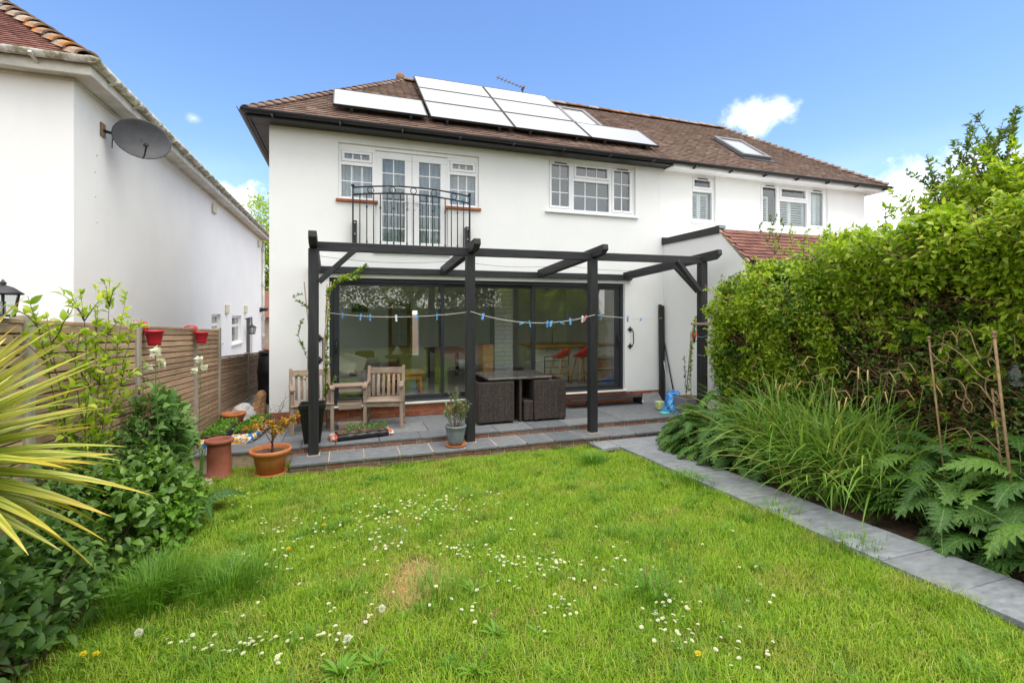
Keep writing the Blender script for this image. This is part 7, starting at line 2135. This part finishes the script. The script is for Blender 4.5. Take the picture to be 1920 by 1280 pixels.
for i in range(5):
    e = fork + Vector((random.uniform(-.28, .22), random.uniform(-.1, .1), random.uniform(.30, .52))); p = curved(fork, e, 0, 5, .02); m.tube(p, [.006, .005, .004, .003, .0025, .0015], 5)
    for k in (2, 3, 4):
        q = p[k]; m.tube([q, q + Vector((random.uniform(-.12, .12), random.uniform(-.06, .06), random.uniform(.03, .12)))], [.0025, .0012], 4)
m.build('branch', plain('maple_bark', (.17, .09, .075), .9, .3, 20, .3), mp_)
along(lo, 110, .042, .75, 'maple', mp_, lift=-.1, whorl=2)
# seedlings in the bags
for (bag, n, L, mat, lb) in ((bagA, 150, .035, 'softgreen', 'thin green seedlings in the black grow bag'), (bagB, 420, .045, 'lush', 'dense green seedlings in the yellow printed grow bag'), (bagC, 420, .045, 'lush', 'dense green seedlings in the grow bag along the fence')):
    o_, a, b, d, s = bag
    q = thing('seedlings', lb, 'seedlings', tuple((a + b) / 2 + Vector((0, 0, .11))))
    tt = rng.uniform(.12, .9, n); ww = rng.uniform(-.13, .13, n)
    if bag is bagA: k = (tt > .25); tt, ww = tt[k], ww[k]
    P = np.array(tuple(a))[None] + np.outer(tt, np.array(tuple(b - a))) + np.outer(ww, np.array(tuple(s))); P[:, 2] = .115 + rng.uniform(0, .06, len(P))
    V, F = clumps(P, np.repeat([[0, 0, 1.0]], len(P), 0), 4, .014, L, .5, .9, .2); foliage('foliage', V, F, mat, q)
# weeds in the step joint
tuft(1115, 838, .05, 90, .14, 'thin weeds growing from the step edge beside the third pergola post', 'greygreen', 'weeds')

# ================================================================== TREES BEYOND, AND THE GARDEN BEHIND
def tree(label, base, h, blobs, n, L, mat, group=None):
    o = thing('tree', label, 'tree', base, group)
    m = MB(); top = Vector(base) + Vector((0, 0, h * .8))
    m.tube(curved(base, top, 0, 7, .06), [.16, .14, .12, .10, .08, .06, .045, .03], 8)
    for b in blobs:
        for _ in range(4):
            m.tube(curved(Vector(base) + Vector((0, 0, random.uniform(.25, .6) * h)), (b[0] + random.uniform(-.5, .5) * b[3], b[1] + random.uniform(-.5, .5) * b[4], b[2] + random.uniform(-.3, .6) * b[5]), .1, 5, .05), [.06, .05, .04, .03, .02, .01], 5)
    m.build('trunk', 'bark', o)
    P, d = blob_points(blobs, n); V, F = clumps(P, d, 7, L * 1.1, L, .55, 1.0, .1)
    foliage('crown', V, F, mat, o)
tree('pale green tree showing between the two houses', (-4.6, 31, -.3), 8.0, [(-4.6, 31, 6.8, 1.5, 1.5, 1.7), (-5.2, 31, 5.0, 1.9, 1.6, 1.6), (-4.0, 31.4, 3.6, 1.7, 1.5, 1.8), (-4.2, 30.6, 5.6, 1.4, 1.2, 1.3)], 1500, .17, 'lime')
tree('dark green tree low in the gap between the two houses', (-3.6, 33.5, -.3), 4.8, [(-3.7, 33.5, 2.8, 1.7, 1.4, 1.9), (-4.6, 33.5, 2.6, 1.4, 1.4, 1.7)], 700, .17, 'mid')
tree('round green tree behind the lawn, mirrored in the sliding doors', (6.6, -7.5, .25), 6.0, [(6.6, -7.5, 4.0, 2.0, 1.8, 1.7), (5.2, -7.2, 3.2, 1.5, 1.4, 1.3), (7.8, -7.4, 3.0, 1.5, 1.5, 1.5)], 1000, .20, 'mid', 'trees at the garden end')
tree('tall lime green tree behind the lawn, mirrored in the middle pane', (3.2, -8.5, .27), 6.6, [(3.2, -8.5, 4.6, 1.9, 1.7, 1.8), (2.2, -8.2, 3.2, 1.6, 1.5, 1.4), (4.4, -8.4, 3.4, 1.4, 1.4, 1.3)], 1000, .20, 'lime', 'trees at the garden end')
tree('dark spreading tree behind the lawn, mirrored in the left pane', (-1.6, -9, .28), 7.0, [(-1.6, -9, 4.8, 2.3, 2.0, 2.0), (-3.4, -8.6, 3.6, 1.8, 1.6, 1.6), (.2, -8.6, 3.4, 1.6, 1.6, 1.6)], 1200, .20, 'mid', 'trees at the garden end')
tree('broad green tree behind the lawn beside the hedge line', (10.5, -6.0, .25), 6.2, [(10.5, -6, 4.2, 2.2, 2.0, 1.9), (9.0, -5.8, 3.0, 1.6, 1.6, 1.5)], 900, .20, 'mid', 'trees at the garden end')
hC = lambda y: 2.3 + .2 * vnoise(y, y * 0, 91, 1.2)
gh = thing('garden_hedge', 'dense green hedge closing the end of the garden', 'hedge', (2.5, -6.2, .2))
n = 2600; x = rng.uniform(-3, 11, n); z = rng.uniform(.2, 2.3, n); y = -6.3 + .25 * vnoise(x, z, 92, 2) - np.abs(rng.normal(0, .15, n))
V, F = clumps(np.stack([x, y, z], 1), np.repeat([[0, 1.0, .2]], n, 0), 6, .12, .14, .6, .8, .1); foliage('foliage', V, F, 'mid', gh)
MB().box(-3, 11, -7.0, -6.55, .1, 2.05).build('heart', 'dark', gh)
